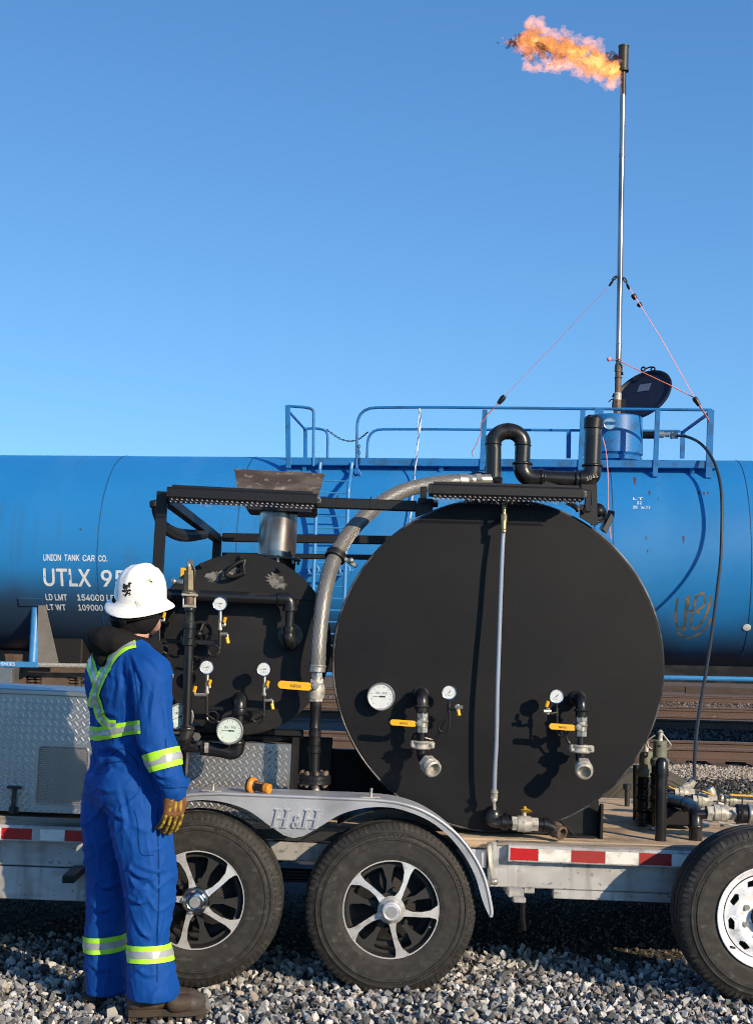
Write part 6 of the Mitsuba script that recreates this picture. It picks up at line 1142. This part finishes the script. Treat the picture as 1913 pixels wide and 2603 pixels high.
torso = [[(pel + Rr * .075 + F * .015, .132), (wai + Rr * .075 + F * .01, .116)], [(pel - Rr * .07, .122), (wai - Rr * .07, .110)], [(pel + Rr * .07 - F * .025, .126), (pel - Rr * .06 - F * .02, .124)], [(wai + Rr * .08, .116), (wai - Rr * .08, .114)],
         [(wai + Rr * .07, .116), (che + Rr * .095, .132)], [(wai - Rr * .07, .110), (che - Rr * .085, .122)], [(che + Rr * .09, .130), (che - Rr * .08, .124)], [(che + Rr * .1, .130), (shl + Rr * .115, .092)], [(che - Rr * .09, .120), (shl - Rr * .10, .090)], [(shl + Rr * .12, .090), (shl - Rr * .10, .088)], [(che + F * .03 + Rr * .05, .12), (wai + F * .03 + Rr * .04, .11)], [(wai, .12), (pel, .135)], [(che, .135), (wai, .12)]]
armR = [[(shl + Rr * .12, .085), (sR, .088), (sR * .5 + eR * .5, .077), (eR, .072), (eR * .45 + wR * .55, .062), (wR, .050)]]
armL = [[(shl - Rr * .10, .085), (sL, .080), (eL, .072), (wL, .055)]]
leg = [[(hR, .125), (kR0, .116), (kR1, .101), (kR2, .084), (kR3, .098)], [(hL, .122), (kL0, .108), (kL1, .094), (kL2, .086), (kL3, .086)], [(pel + Rr * .06, .13), (hR, .125)], [(pel - Rr * .06, .13), (hL, .122)]]
cv = capsules(torso + armR + armL + leg, .0085, 16)
# cloth folds: shallow ridges running round the limbs and diagonally on the trunk
v = np.asarray(cv.vertices).copy(); nrm = np.asarray(cv.vertex_normals)
def fold(v):
    zz = v[:, 2:]; o = np.zeros(len(v))
    w1 = meshkit.fbm(np.stack([v[:, 0] * 9, v[:, 1] * 9, v[:, 2] * 14 + v[:, 0] * 10], 1), 3, 3) - .5
    rid = 1 - np.abs(2 * meshkit.noise(np.stack([v[:, 0] * 7 + v[:, 2] * 5, v[:, 1] * 7, v[:, 2] * 11 - v[:, 0] * 10], 1), 11) - 1)
    rid2 = 1 - np.abs(2 * meshkit.noise(np.stack([v[:, 0] * 22, v[:, 1] * 22, v[:, 2] * 9 + v[:, 0] * 20], 1), 5) - 1)
    z = v[:, 2]
    zone = .45 + .9 * np.exp(-((z - wR[2] - .12) / .16) ** 2) + .8 * np.exp(-((z - pel[2] + .14) / .10) ** 2) + .7 * np.exp(-((z - kR1[2]) / .13) ** 2) + .6 * np.exp(-((z - .16) / .10) ** 2) + .6 * np.exp(-((z - che[2]) / .14) ** 2)
    lowf = meshkit.fbm(np.stack([v[:, 0] * 6 + v[:, 2] * 2, v[:, 1] * 6, v[:, 2] * 3.2 - v[:, 0] * 3], 1), 2, 21) - .5
    arm = np.clip(((v - shl) @ Rr - .12) / .06, 0, 1) * (z > wR[2] - .02)
    return lowf * .018 * (1 - .5 * arm) + (w1 * .006 + (rid ** 8) * .008 + (rid2 ** 9) * .004) * zone * (1 - .55 * arm)
cv.vertices = v + nrm * fold(v)[:, None]
# creases: sharp folds with a valley beside each ridge, at elbow, knee, seat and shoulder
from trimesh.ray.ray_triangle import RayMeshIntersector
CREASE = [([(338, 1690), (352, 1740), (351, 1795)], .016, -.012), ([(300, 1705), (304, 1745), (296, 1790)], .016, .008), ([(318, 1690), (326, 1730), (322, 1775)], .014, .007), ([(250, 1903), (290, 1900), (325, 1925), (346, 1962)], .018, .012), ([(245, 1920), (285, 1918), (312, 1945)], .014, -.008),
          ([(356, 1965), (388, 2000), (404, 2062)], .014, .010), ([(270, 2050), (300, 2075), (330, 2080)], .014, .008), ([(326, 2206), (352, 2226), (396, 2236)], .012, .011), ([(330, 2226), (356, 2248), (382, 2250)], .012, -.009), ([(346, 2198), (392, 2216), (425, 2212)], .012, .008), ([(378, 2238), (402, 2262)], .010, .008), ([(322, 2280), (350, 2296), (372, 2290)], .012, .009), ([(344, 2340), (362, 2372), (384, 2386)], .013, .010), ([(412, 2330), (404, 2372), (398, 2400)], .012, .007),
          ([(352, 1895), (378, 1912), (410, 1910)], .012, .010), ([(356, 1915), (380, 1930), (402, 1928)], .011, -.007), ([(398, 1745), (388, 1790), (384, 1840)], .013, .008), ([(422, 1770), (420, 1820), (428, 1862)], .013, .008), ([(388, 1962), (412, 1976), (440, 1972)], .011, .009), ([(396, 1985), (425, 1996), (455, 1990)], .011, .008), ([(336, 1668), (346, 1690), (350, 1712)], .012, .008), ([(362, 1664), (392, 1684), (408, 1712)], .013, .007),
          ([(228, 2110), (250, 2160), (252, 2220)], .014, .008), ([(240, 2240), (266, 2258), (296, 2250)], .012, .009), ([(232, 2300), (258, 2316), (286, 2306)], .012, .008), ([(226, 2450), (252, 2466), (286, 2460)], .012, .007), ([(345, 2462), (374, 2480), (402, 2474)], .012, .008), ([(236, 1820), (268, 1812), (300, 1822)], .012, .007), ([(232, 1990), (262, 2010), (300, 2008)], .013, .008), ([(310, 2000), (322, 2060), (330, 2130)], .014, -.009)]
ri0 = RayMeshIntersector(cv); v = np.asarray(cv.vertices).copy(); nrm = np.asarray(cv.vertex_normals); dsp = np.zeros(len(v))
from scipy.spatial import cKDTree
for pts, wd, am in CREASE:
    p2 = spline([(a, b, 0) for a, b in pts], 8)[:, :2]; src = np.array([W(a, b, 5.2) for a, b in p2]); dd = np.array([unit(q - EYE) for q in src]); loc, rr_, _ = ri0.intersects_location(src, dd, multiple_hits=False)
    if len(loc) < 3: continue
    o = np.argsort(rr_); loc = loc[o]; tt_ = np.linspace(0, 1, len(loc)); dist, ix = cKDTree(loc).query(v); tp = np.sin(np.pi * (.08 + .84 * tt_[ix])) ; below = (v - loc[ix])[:, 2] + (v - loc[ix])[:, 0] * .5
    dsp += am * tp * (np.exp(-(dist / wd * 1.5) ** 2) - .55 * np.exp(-((dist - wd * 1.5) / wd * 1.6) ** 2) * (below < 0))
cv.vertices = v + nrm * dsp[:, None]
# flat hems
cvv = np.asarray(cv.vertices)
cvm = trimesh.Trimesh(cvv, cv.faces, process=False)
for org, kz in ((kR3, W(390, 2537, 5.66)[2]), (kL3, W(272, 2524, 5.89)[2])):
    sel = (np.hypot(cvv[:, 0] - org[0], cvv[:, 1] - org[1]) < .16) & (cvv[:, 2] < kz)
    cvv[sel, 2] = kz + (cvv[sel, 2] - kz) * .04
cvm = trimesh.Trimesh(cvv, cv.faces, process=False); trimesh.repair.fix_normals(cvm)
pe('coverall', cvm, 'm_coverall', smooth=True)
from trimesh.ray.ray_triangle import RayMeshIntersector
RMI = RayMeshIntersector(cvm)
def band(org, axis, w, mat, par, off=.004, n=72, sel=.17, tilt=None, far=False):
    """tape wound round a limb: first surface met outwards from the limb's axis"""
    a, b, d = axes(unit(axis)); rows = []
    th = np.arange(n) * 2 * np.pi / n; dirs = np.cos(th)[:, None] * a + np.sin(th)[:, None] * b
    for s in (-1, 0, 1):
        o = np.repeat((org + d * s * w / 2)[None], n, 0); loc, ri, _ = RMI.intersects_location(o, dirs, multiple_hits=True)
        r = np.full(n, np.nan); dist = np.linalg.norm(loc - o[ri], axis=1)
        for k in range(n):
            q = dist[(ri == k) & (dist < sel)]
            if len(q): r[k] = q.max() if far else q.min()
        ok = ~np.isnan(r); r = np.interp(np.arange(n), np.arange(n)[ok], r[ok], period=n); r = np.convolve(np.r_[r[-2:], r, r[:2]], [.1, .2, .4, .2, .1], 'valid')
        rows.append(o + dirs * (r + off)[:, None])
    i = np.arange(n); j = (i + 1) % n; f = []
    for k in (0, 1): f += [np.stack([k * n + i, k * n + j, k * n + n + j], 1), np.stack([k * n + i, k * n + n + j, k * n + n + i], 1)]
    return trimesh.Trimesh(np.vstack(rows), np.vstack(f), process=False)
def taped(org, axis, wtot, sel, name='reflective_band', far=False):
    k = sub(pe(name, band(org, axis, wtot, 0, 0, .006, sel=sel, far=far), 'm_fluo', smooth=True)); pe('silver_stripe', band(org, axis, wtot * .40, 0, 0, .0082, sel=sel, far=far), 'm_silver', k, smooth=True)
pc = lambda px, py, Y: W(px, py, Y)
taped(pc(375, 2420, 5.67), kR2 - kR3 + V(0.02, 0, .03), .066, .16); taped(pc(268, 2394, 5.89), kL1 - kL3 + V(-.02, 0, 0), .066, .13)
taped(eR * .55 + wR * .45 + (W(414, 1933, 5.55) - (eR * .55 + wR * .45)), unit(eR - wR) + V(.12, 0, 0), .074, .13)
def patchband(pts, wpx, mat, par, name, off, Y0=4.5):
    """tape laid over the back: rays sent along the world's y find the cloth"""
    p = spline([(x, y, 0) for x, y in pts], 9)[:, :2]; t = np.gradient(p, axis=0); s = np.stack([-t[:, 1], t[:, 0]], 1); s /= np.linalg.norm(s, axis=1, keepdims=True); m_ = 5
    px = np.stack([p + s * wpx * q for q in np.linspace(-1, 1, m_)], 1).reshape(-1, 2)
    # sheet drawn in a plane of the worker's back, dropped on to the body along the back's own normal
    src = np.array([W(a, b, 5.35) for a, b in px]); dirs = np.array([unit(q - EYE) for q in src]); loc, ri, _ = RMI.intersects_location(src - dirs * .6, dirs, multiple_hits=False)
    out = np.full((len(src), 3), np.nan); out[ri] = loc; ok = ~np.isnan(out[:, 0]); idx = np.cumsum(ok) - 1
    nn = trimesh.proximity.closest_point(cvm, out[ok])[2]; out[ok] += -dirs[ok] * off * .4 + np.asarray(cvm.face_normals)[nn] * off
    f = []
    for i in range(len(p) - 1):
        for j in range(m_ - 1):
            q = [i * m_ + j, i * m_ + j + 1, (i + 1) * m_ + j + 1, (i + 1) * m_ + j]
            if all(ok[k] for k in q) and np.ptp([out[k][1] for k in q]) < .2: f += [(q[0], q[1], q[2]), (q[0], q[2], q[3])]
    return pe(name, trimesh.Trimesh(out[ok], idx[np.array(f)], process=False), mat, par, smooth=True)
for pts in ([(345, 1638), (318, 1644), (290, 1668), (268, 1705), (251, 1742), (240, 1775), (236, 1800)], [(229, 1660), (232, 1690), (243, 1725), (252, 1745)], [(242, 1772), (250, 1795), (258, 1825), (275, 1842), (296, 1844)], ):
    k = sub(patchband(pts, 12.0, 'm_fluo', None, 'back_strap', .0045)); patchband(pts, 4.6, 'm_silver', k, 'silver_stripe', .0065)
wb = [(226, 1864), (250, 1866), (290, 1860), (330, 1852), (358, 1850)]
k = sub(patchband(wb, 17, 'm_fluo', None, 'waist_band', .0045)); patchband(wb, 7, 'm_silver', k, 'silver_stripe', .0065)
patchband([(440, 1716), (441, 1730), (441, 1740)], 4, 'm_silver', None, 'chest_tab', .004)
# seams and pocket
for pts in ([(338, 1700), (346, 1740), (352, 1800), (354, 1850)], [(420, 1880), (424, 1920), (427, 1960)], [(400, 2060), (402, 2150), (404, 2260), (400, 2380), (399, 2500)], [(341, 2060), (350, 2100), (357, 2170), (390, 2176)], [(280, 1925), (310, 1905), (345, 1935), (352, 1962)], [(258, 1945), (300, 1938), (325, 1938)]):
    patchband(pts, 1.3, 'm_seam', None, 'seam', .0016)
# hood of the black sweatshirt round the neck
hc = W(326, 1634, 5.77); ho = []
for i in range(17):
    a = i / 16 * 2 * np.pi; e = F * math.cos(a) * .095 + Rr * math.sin(a) * .105
    back = max(0, -math.cos(a)); ho.append((hc + e + UP * (-.012 + .022 * back - .02 * max(0, math.cos(a))) - F * .03 * back, .044 + .012 * back + .006 * math.sin(3 * a)))
hood = capsules([ho, [(hc - F * .085 + UP * .005, .056), (hc - F * .10 - UP * .065, .042)], [(hc - F * .07 - Rr * .08 + UP * .005, .05), (hc - F * .10 - Rr * .03 - UP * .045, .045)], [(hc + Rr * .08 - UP * .02, .045), (hc + Rr * .07 + F * .07 - UP * .03, .045)], [(hc - UP * .05, .09), (hc + UP * .0, .085)]], .012, 6)
hv = np.asarray(hood.vertices); hood.vertices = hv + np.asarray(hood.vertex_normals) * ((meshkit.fbm(hv * 22, 3, 7) - .5) * .016)[:, None]
pe('hood', hood, 'm_black_cloth', smooth=True)
# head: looking up along the stack, to the right and away
Fh = unit(V(.45, .86, .25)); Rh = unit(np.cross(Fh, UP)); Uh = np.cross(Rh, Fh)
hd = W(350, 1556, 5.74)
def H(f, r, u): return hd + Fh * f + Rh * r + Uh * u
head = capsules([[(H(-.012, 0, .03), .088), (H(.02, 0, .02), .080)], [(H(.02, 0, .02), .080), (H(.045, 0, -.05), .052)], [(H(.03, .028, -.045), .045), (H(.068, .0, -.092), .024)], [(H(.03, -.028, -.045), .045), (H(.068, 0, -.092), .024)], [(H(-.03, 0, -.02), .072), (H(-.045, 0, -.11), .056)], [(H(-.045, 0, -.10), .056), (hc - F * .01 - UP * .03, .060)], [(H(.09, 0, .005), .014), (H(.108, 0, -.028), .014)], [(H(.02, .058, -.035), .03), (H(.055, .03, -.07), .03)], [(H(.02, -.058, -.035), .03), (H(.055, -.03, -.07), .03)]], .008, 8)
pe('head', head, 'm_skin', smooth=True)
for s in (-1, 1):
    pe('ear', capsules([[(H(-.004, s * .083, -.005), .012), (H(-.012, s * .092, .015), .010), (H(-.010, s * .092, .028), .008)], [(H(-.004, s * .083, -.005), .012), (H(0, s * .085, -.028), .008)]], .006, 3), 'm_skin', 'head', smooth=True)
    pe('eye', ball(H(.088, s * .031, .010), .012, 2), 'm_white', 'head'); pe('iris', ball(H(.0965, s * .031, .010), .0055, 1), 'm_print', 'head')
    pe('eyebrow', tube([H(.094, s * .018, .030), H(.092, s * .034, .034), H(.082, s * .048, .030)], .004, 6), 'm_leather', 'head')
pe('lips', tube([H(.086, -.022, -.062), H(.094, 0, -.060), H(.086, .022, -.062)], .006, 6), 'm_lip', 'head'); bsdf('m_lip', (0.42, 0.17, 0.14), 0.5)
# beanie with the hat's ratchet strap
bn = capsules([[(H(-.014, 0, .028), .0985), (H(.016, 0, .026), .090)], [(H(-.030, 0, -.028), .084), (H(-.014, 0, .028), .0985)], [(H(-.030, .03, -.020), .074), (H(.004, .032, -.004), .070)], [(H(-.030, -.03, -.020), .074), (H(.004, -.032, -.004), .070)]], .010, 5)
pe('beanie', bn, 'm_black_cloth', smooth=True)
rt = [H(-.118 * math.cos(a) - .012, .112 * math.sin(a), -.008) for a in np.linspace(-1.5, 1.5, 16)]
pe('ratchet_strap', [tube(rt, .011, 8, flat=.4)], 'm_rubber', 'beanie'); pe('ratchet_knob', lathe(H(-.128, 0.02, -.012), -Fh, [(0, .018), (.010, .017), (.012, .012), (.012, 0)], 18), 'm_frame_black', 'beanie')
# full brim hard hat, tipped back with the head
hb0 = W(356, 1532, 5.735); Uu = unit(V(.06, -.29, 1.0)); Fu = unit(Fh - Uu * (Fh @ Uu)); Ru = np.cross(Fu, Uu)
n = 64; th = np.arange(n) * 2 * np.pi / n; rows = []
prf = [(.143, -.022, 1), (.1445, -.018, 1), (.138, -.010, .9), (.125, -.001, .5), (.112, .008, .2), (.108, .022, .05), (.107, .050, 0), (.102, .085, 0), (.090, .115, 0), (.070, .138, 0), (.046, .151, 0), (.02, .1565, 0), (.001, .1575, 0)]
for r_, z_, b_ in prf:
    e = np.cos(th)[:, None] * Fu * 1.10 + np.sin(th)[:, None] * Ru * .95
    ridge = np.exp(-(np.sin(th) * r_ / .016) ** 2) * .008 * (z_ > .03) * min(1, (z_ - .03) / .06 if z_ > .03 else 0)
    side = np.exp(-((np.abs(np.sin(th) * r_) - .040) / .010) ** 2) * .0035 * (z_ > .06)
    rows.append(hb0 + e * (r_ * (1 + .02 * b_ * np.cos(2 * th)))[:, None] + Uu * (z_ + ridge + side - .010 * b_ * np.cos(2 * th) * 1)[:, None])
v = np.vstack(rows); k = len(prf); i = np.arange(n); j = (i + 1) % n; f = np.vstack([np.stack([q * n + i, q * n + j, q * n + n + j, q * n + n + i], 1) for q in range(k - 1)])
hat = trimesh.Trimesh(v, np.vstack([f[:, [0, 1, 2]], f[:, [0, 2, 3]]]), process=False)
if hat.face_normals[len(f) - 5] @ Uu < 0: hat.invert()
pe('hard_hat', hat, 'm_hat', smooth=True)
inn = trimesh.Trimesh(hb0 + (v - hb0) * .965 - Uu * .001, hat.faces, process=False); pe('hat_liner', inn, 'm_hat', 'hard_hat', smooth=True)
HI = RayMeshIntersector(hat)
def hatdecal(polys, mat, name, lab=None, off=.0012):
    ms = []
    for pg in polys:
        for g in getattr(sg.Polygon(pg).buffer(0), 'geoms', [sg.Polygon(pg).buffer(0)]):
            if g.is_empty: continue
            m = trimesh.creation.extrude_polygon(g, .1, engine='earcut'); q = np.asarray(m.vertices); fl = np.asarray(m.faces); top = (q[fl][:, :, 2] > .05).all(1); fl = fl[top]; use = np.unique(fl); mp = -np.ones(len(q), int); mp[use] = np.arange(len(use)); q = q[use]
            src = np.array([W(a, b, 5.3) for a, b, _ in q]); dd = np.array([unit(s - EYE) for s in src]); loc, ri, ti = HI.intersects_location(src, dd, multiple_hits=False)
            if len(loc) < len(q): continue
            o = np.zeros((len(q), 3)); o[ri] = loc - dd[ri] * off; ms.append(trimesh.Trimesh(o, mp[fl], process=False))
    if ms: pe(name, ms, mat, 'hard_hat', smooth=False, label=lab)
rg = random.Random(8)
def blob(x, y, w, h, n=9, j=.45): return [(x + w * math.cos(a) * rg.uniform(1 - j, 1 + j * .4), y + h * math.sin(a) * rg.uniform(1 - j, 1 + j * .4)) for a in np.linspace(0, 2 * math.pi, n, endpoint=False)]
dec = [blob(322 + rg.uniform(-9, 9), 1500 + rg.uniform(-17, 16), rg.uniform(1.6, 4.4), rg.uniform(1.4, 3.8)) for _ in range(46)]
t = np.linspace(-.3, 4.4, 14); dec.append([(322 + 7.5 * math.cos(a), 1500 + 7.5 * math.sin(a)) for a in t] + [(322 + 5 * math.cos(a), 1500 + 5 * math.sin(a)) for a in t[::-1]])
hatdecal(dec, 'm_print', 'hat_sticker', 'black and white sticker on the hat shell')
hatdecal([blob(380, 1476, 5, 3.2), blob(386, 1482, 3, 3)], 'm_hat_green', 'hat_emblem'); hatdecal([blob(384, 1480, 3.4, 2.2)], 'm_print', 'hat_emblem'); bsdf('m_hat_green', (0.25, 0.42, 0.08), 0.5)
hatdecal([[(366, 1434), (367.4, 1434.6), (355, 1471), (353.6, 1470.5)], [(342, 1530), (343.2, 1529.4), (352, 1546), (350.6, 1546.6)], [(344, 1530), (345, 1529.6), (362, 1545), (361, 1546)]], 'm_scratch', 'hat_scuff'); bsdf('m_scratch', (0.22, 0.21, 0.20), 0.7)
# boots
def boot(heel, toe, ank, w):
    d = unit((toe - heel) * V(1, 1, 0)); L = np.linalg.norm((toe - heel)[:2]); s = np.cross(UP, d)
    q = lambda a, b, c: V(heel[0], heel[1], .048) + d * a * L + s * b * w + UP * c
    up = capsules([[(q(.18, 0, .075), .052), (q(.22, 0, .15), .050)], [(q(.16, 0, .070), .050), (q(.50, .1, .072), .048)], [(q(.50, .1, .072), .048), (q(.82, .1, .062), .043)], [(q(.60, -.35, .058), .036), (q(.80, -.2, .055), .038)], [(q(.60, .45, .058), .036), (q(.80, .4, .055), .038)], [(q(.12, 0, .06), .046), (q(.3, 0, .06), .045)], [(q(.22, 0, .15), .05), (q(.42, 0, .105), .042)]], .010, 6)
    k = sub(pe('boot', up, 'm_leather', smooth=True))
    o = [(0, -.55), (-.02, 0), (0, .55), (.15, .75), (.45, .62), (.70, .92), (.88, .88), (.985, .55), (1.01, .05), (.97, -.5), (.85, -.80), (.65, -.85), (.42, -.62), (.15, -.70)]
    oo = spline([(a * L, b * w * .52, 0) for a, b in o + o[:1]], 4)[:, :2]
    so = poly(sg.Polygon(oo).buffer(.004), .022, V(heel[0], heel[1], .058), d, s); pe('sole', so, 'm_sole', k, smooth=False)
    pe('welt', tube([V(heel[0], heel[1], .081) + d * x + s * y for x, y in sg.Polygon(oo).buffer(.001).exterior.coords], .0045, 6, caps=False), 'm_sole', k)
    pe('sole_lug', [box(-.008, .008, -.006, .006, 0, .014, 0).apply_transform(np.vstack([np.column_stack([np.stack([d, s, UP], 1), q(x / L, y / w, -.008)]), [0, 0, 0, 1]])) for x, y in [(a, b) for a, b in sg.Polygon(oo).buffer(-.006).exterior.coords][::3]], 'm_sole', k, kind='stuff')
    pe('toe_cap', capsules([[(q(.80, .1, .062), .0445), (q(.90, .05, .055), .039)], [(q(.82, .4, .054), .036), (q(.9, .2, .05), .034)], [(q(.82, -.25, .054), .036), (q(.9, -.1, .05), .034)]], .009, 3), 'm_toe', k, smooth=True)
    pe('lace', [tube([q(.44 + .06 * i, -.35, .112 - .010 * i), q(.45 + .06 * i, .05, .125 - .010 * i), q(.44 + .06 * i, .4, .112 - .010 * i)], .0035, 6) for i in range(3)], 'm_frame_black', k)
boot(W(328, 2560, 5.66), W(517, 2580, 5.72), kR3, .105)
boot(W(226, 2545, 5.87), W(316, 2535, 6.14), kL3, .105)
# gloved right hand: palm, four fingers and a thumb, slightly curled, hanging
ha = unit(W(440, 2085, 5.545) - wR); hs = unit(V(.45, -.9, 0) - ha * (V(.45, -.9, 0) @ ha)); hf = np.cross(hs, ha)      # ha along the hand, hs outward (back of the hand), hf across
hf = hf if hf[0] > 0 else -hf
g0 = wR - ha * .005
q = lambda a, f_, s_: g0 + ha * a + hf * f_ + hs * s_
glove = [[(q(-.02, 0, 0), .036), (q(.03, 0, 0), .034), (q(.055, .012, 0), .028), (q(.095, .022, 0), .020)], [(q(.03, -.008, 0), .033), (q(.095, -.022, 0), .021)], [(q(.05, 0, 0), .028), (q(.098, 0, .002), .021)], [(q(.095, .022, 0), .020), (q(.095, -.022, 0), .020)]]
for i, (f_, L) in enumerate(((.033, .070), (.011, .080), (-.011, .074), (-.032, .058))):
    glove.append([(q(.085, f_ * .85, 0), .0125), (q(.105, f_, -.002), .0118), (q(.105 + L * .48, f_ * 1.02 - .004, -.012 - .003 * i), .0108), (q(.105 + L * .80, f_ * 1.0 - .010, -.030 - .004 * i), .0098), (q(.105 + L * .98, f_ - .016, -.046 - .004 * i), .0088)])
glove.append([(q(.02, .024, -.006), .017), (q(.055, .046, -.022), .0145), (q(.085, .050, -.036), .0125), (q(.110, .044, -.046), .0105)])
gm_ = capsules(glove, .0045, 4)
k = sub(pe('glove', gm_, 'm_glove', smooth=True, label='orange and yellow padded work glove'))
gd, gdk = [], []
for i, (f_, L) in enumerate(((.033, .070), (.011, .080), (-.011, .074), (-.032, .058))):
    for t0, t1, z0_, z1_ in ((.02, .40, .0095, .001), (.5, .76, -.001, -.016), (.82, .97, -.019, -.034)):
        gd.append(capsules([[(q(.105 + L * t0, f_ * 1.01 - .012 * t0, z0_), .0065), (q(.105 + L * t1, f_ - .014 * t1, z1_), .006)]], .006, 1))
for f_, a, b in ((.022, .045, .085), (.0, .05, .088), (-.022, .048, .085)): gd.append(capsules([[(q(a, f_ * .8, .022), .0085), (q(b, f_, .016), .008)]], .006, 1))
for f_ in (.011, -.011): gdk.append(capsules([[(q(.045, f_, .024), .005), (q(.092, f_, .016), .005)]], .006, 1))
gdk.append(capsules([[(q(.015, .02, .024), .007), (q(.018, -.02, .024), .007)]], .006, 1))
for m_ in gd: pe('knuckle_guard', m_, 'm_glove_guard', k, smooth=True)
for m_ in gdk: pe('glove_panel', m_, 'm_glove_dark', k, smooth=True)
pe('cuff', [lathe(wR + ha * -.012, -ha, [(0, .046), (.0, .058), (.030, .062), (.034, .058), (.03, .05)], 24)], 'm_coverall', smooth=60)
# the hidden left hand, resting in front
hl = wL; al = unit(V(.75, -.1, -.3))
pe('glove', capsules([[(hl, .036), (hl + al * .08, .03)]] + [[(hl + al * .08 + V(0, .02 * i - .03, 0), .012), (hl + al * .15 + V(0, .02 * i - .03, -.02), .010)] for i in range(4)] + [[(hl + al * .02 + V(0, 0, .03), .015), (hl + al * .08 + V(0, 0, .05), .012)]], .008, 3), 'm_glove', smooth=True)
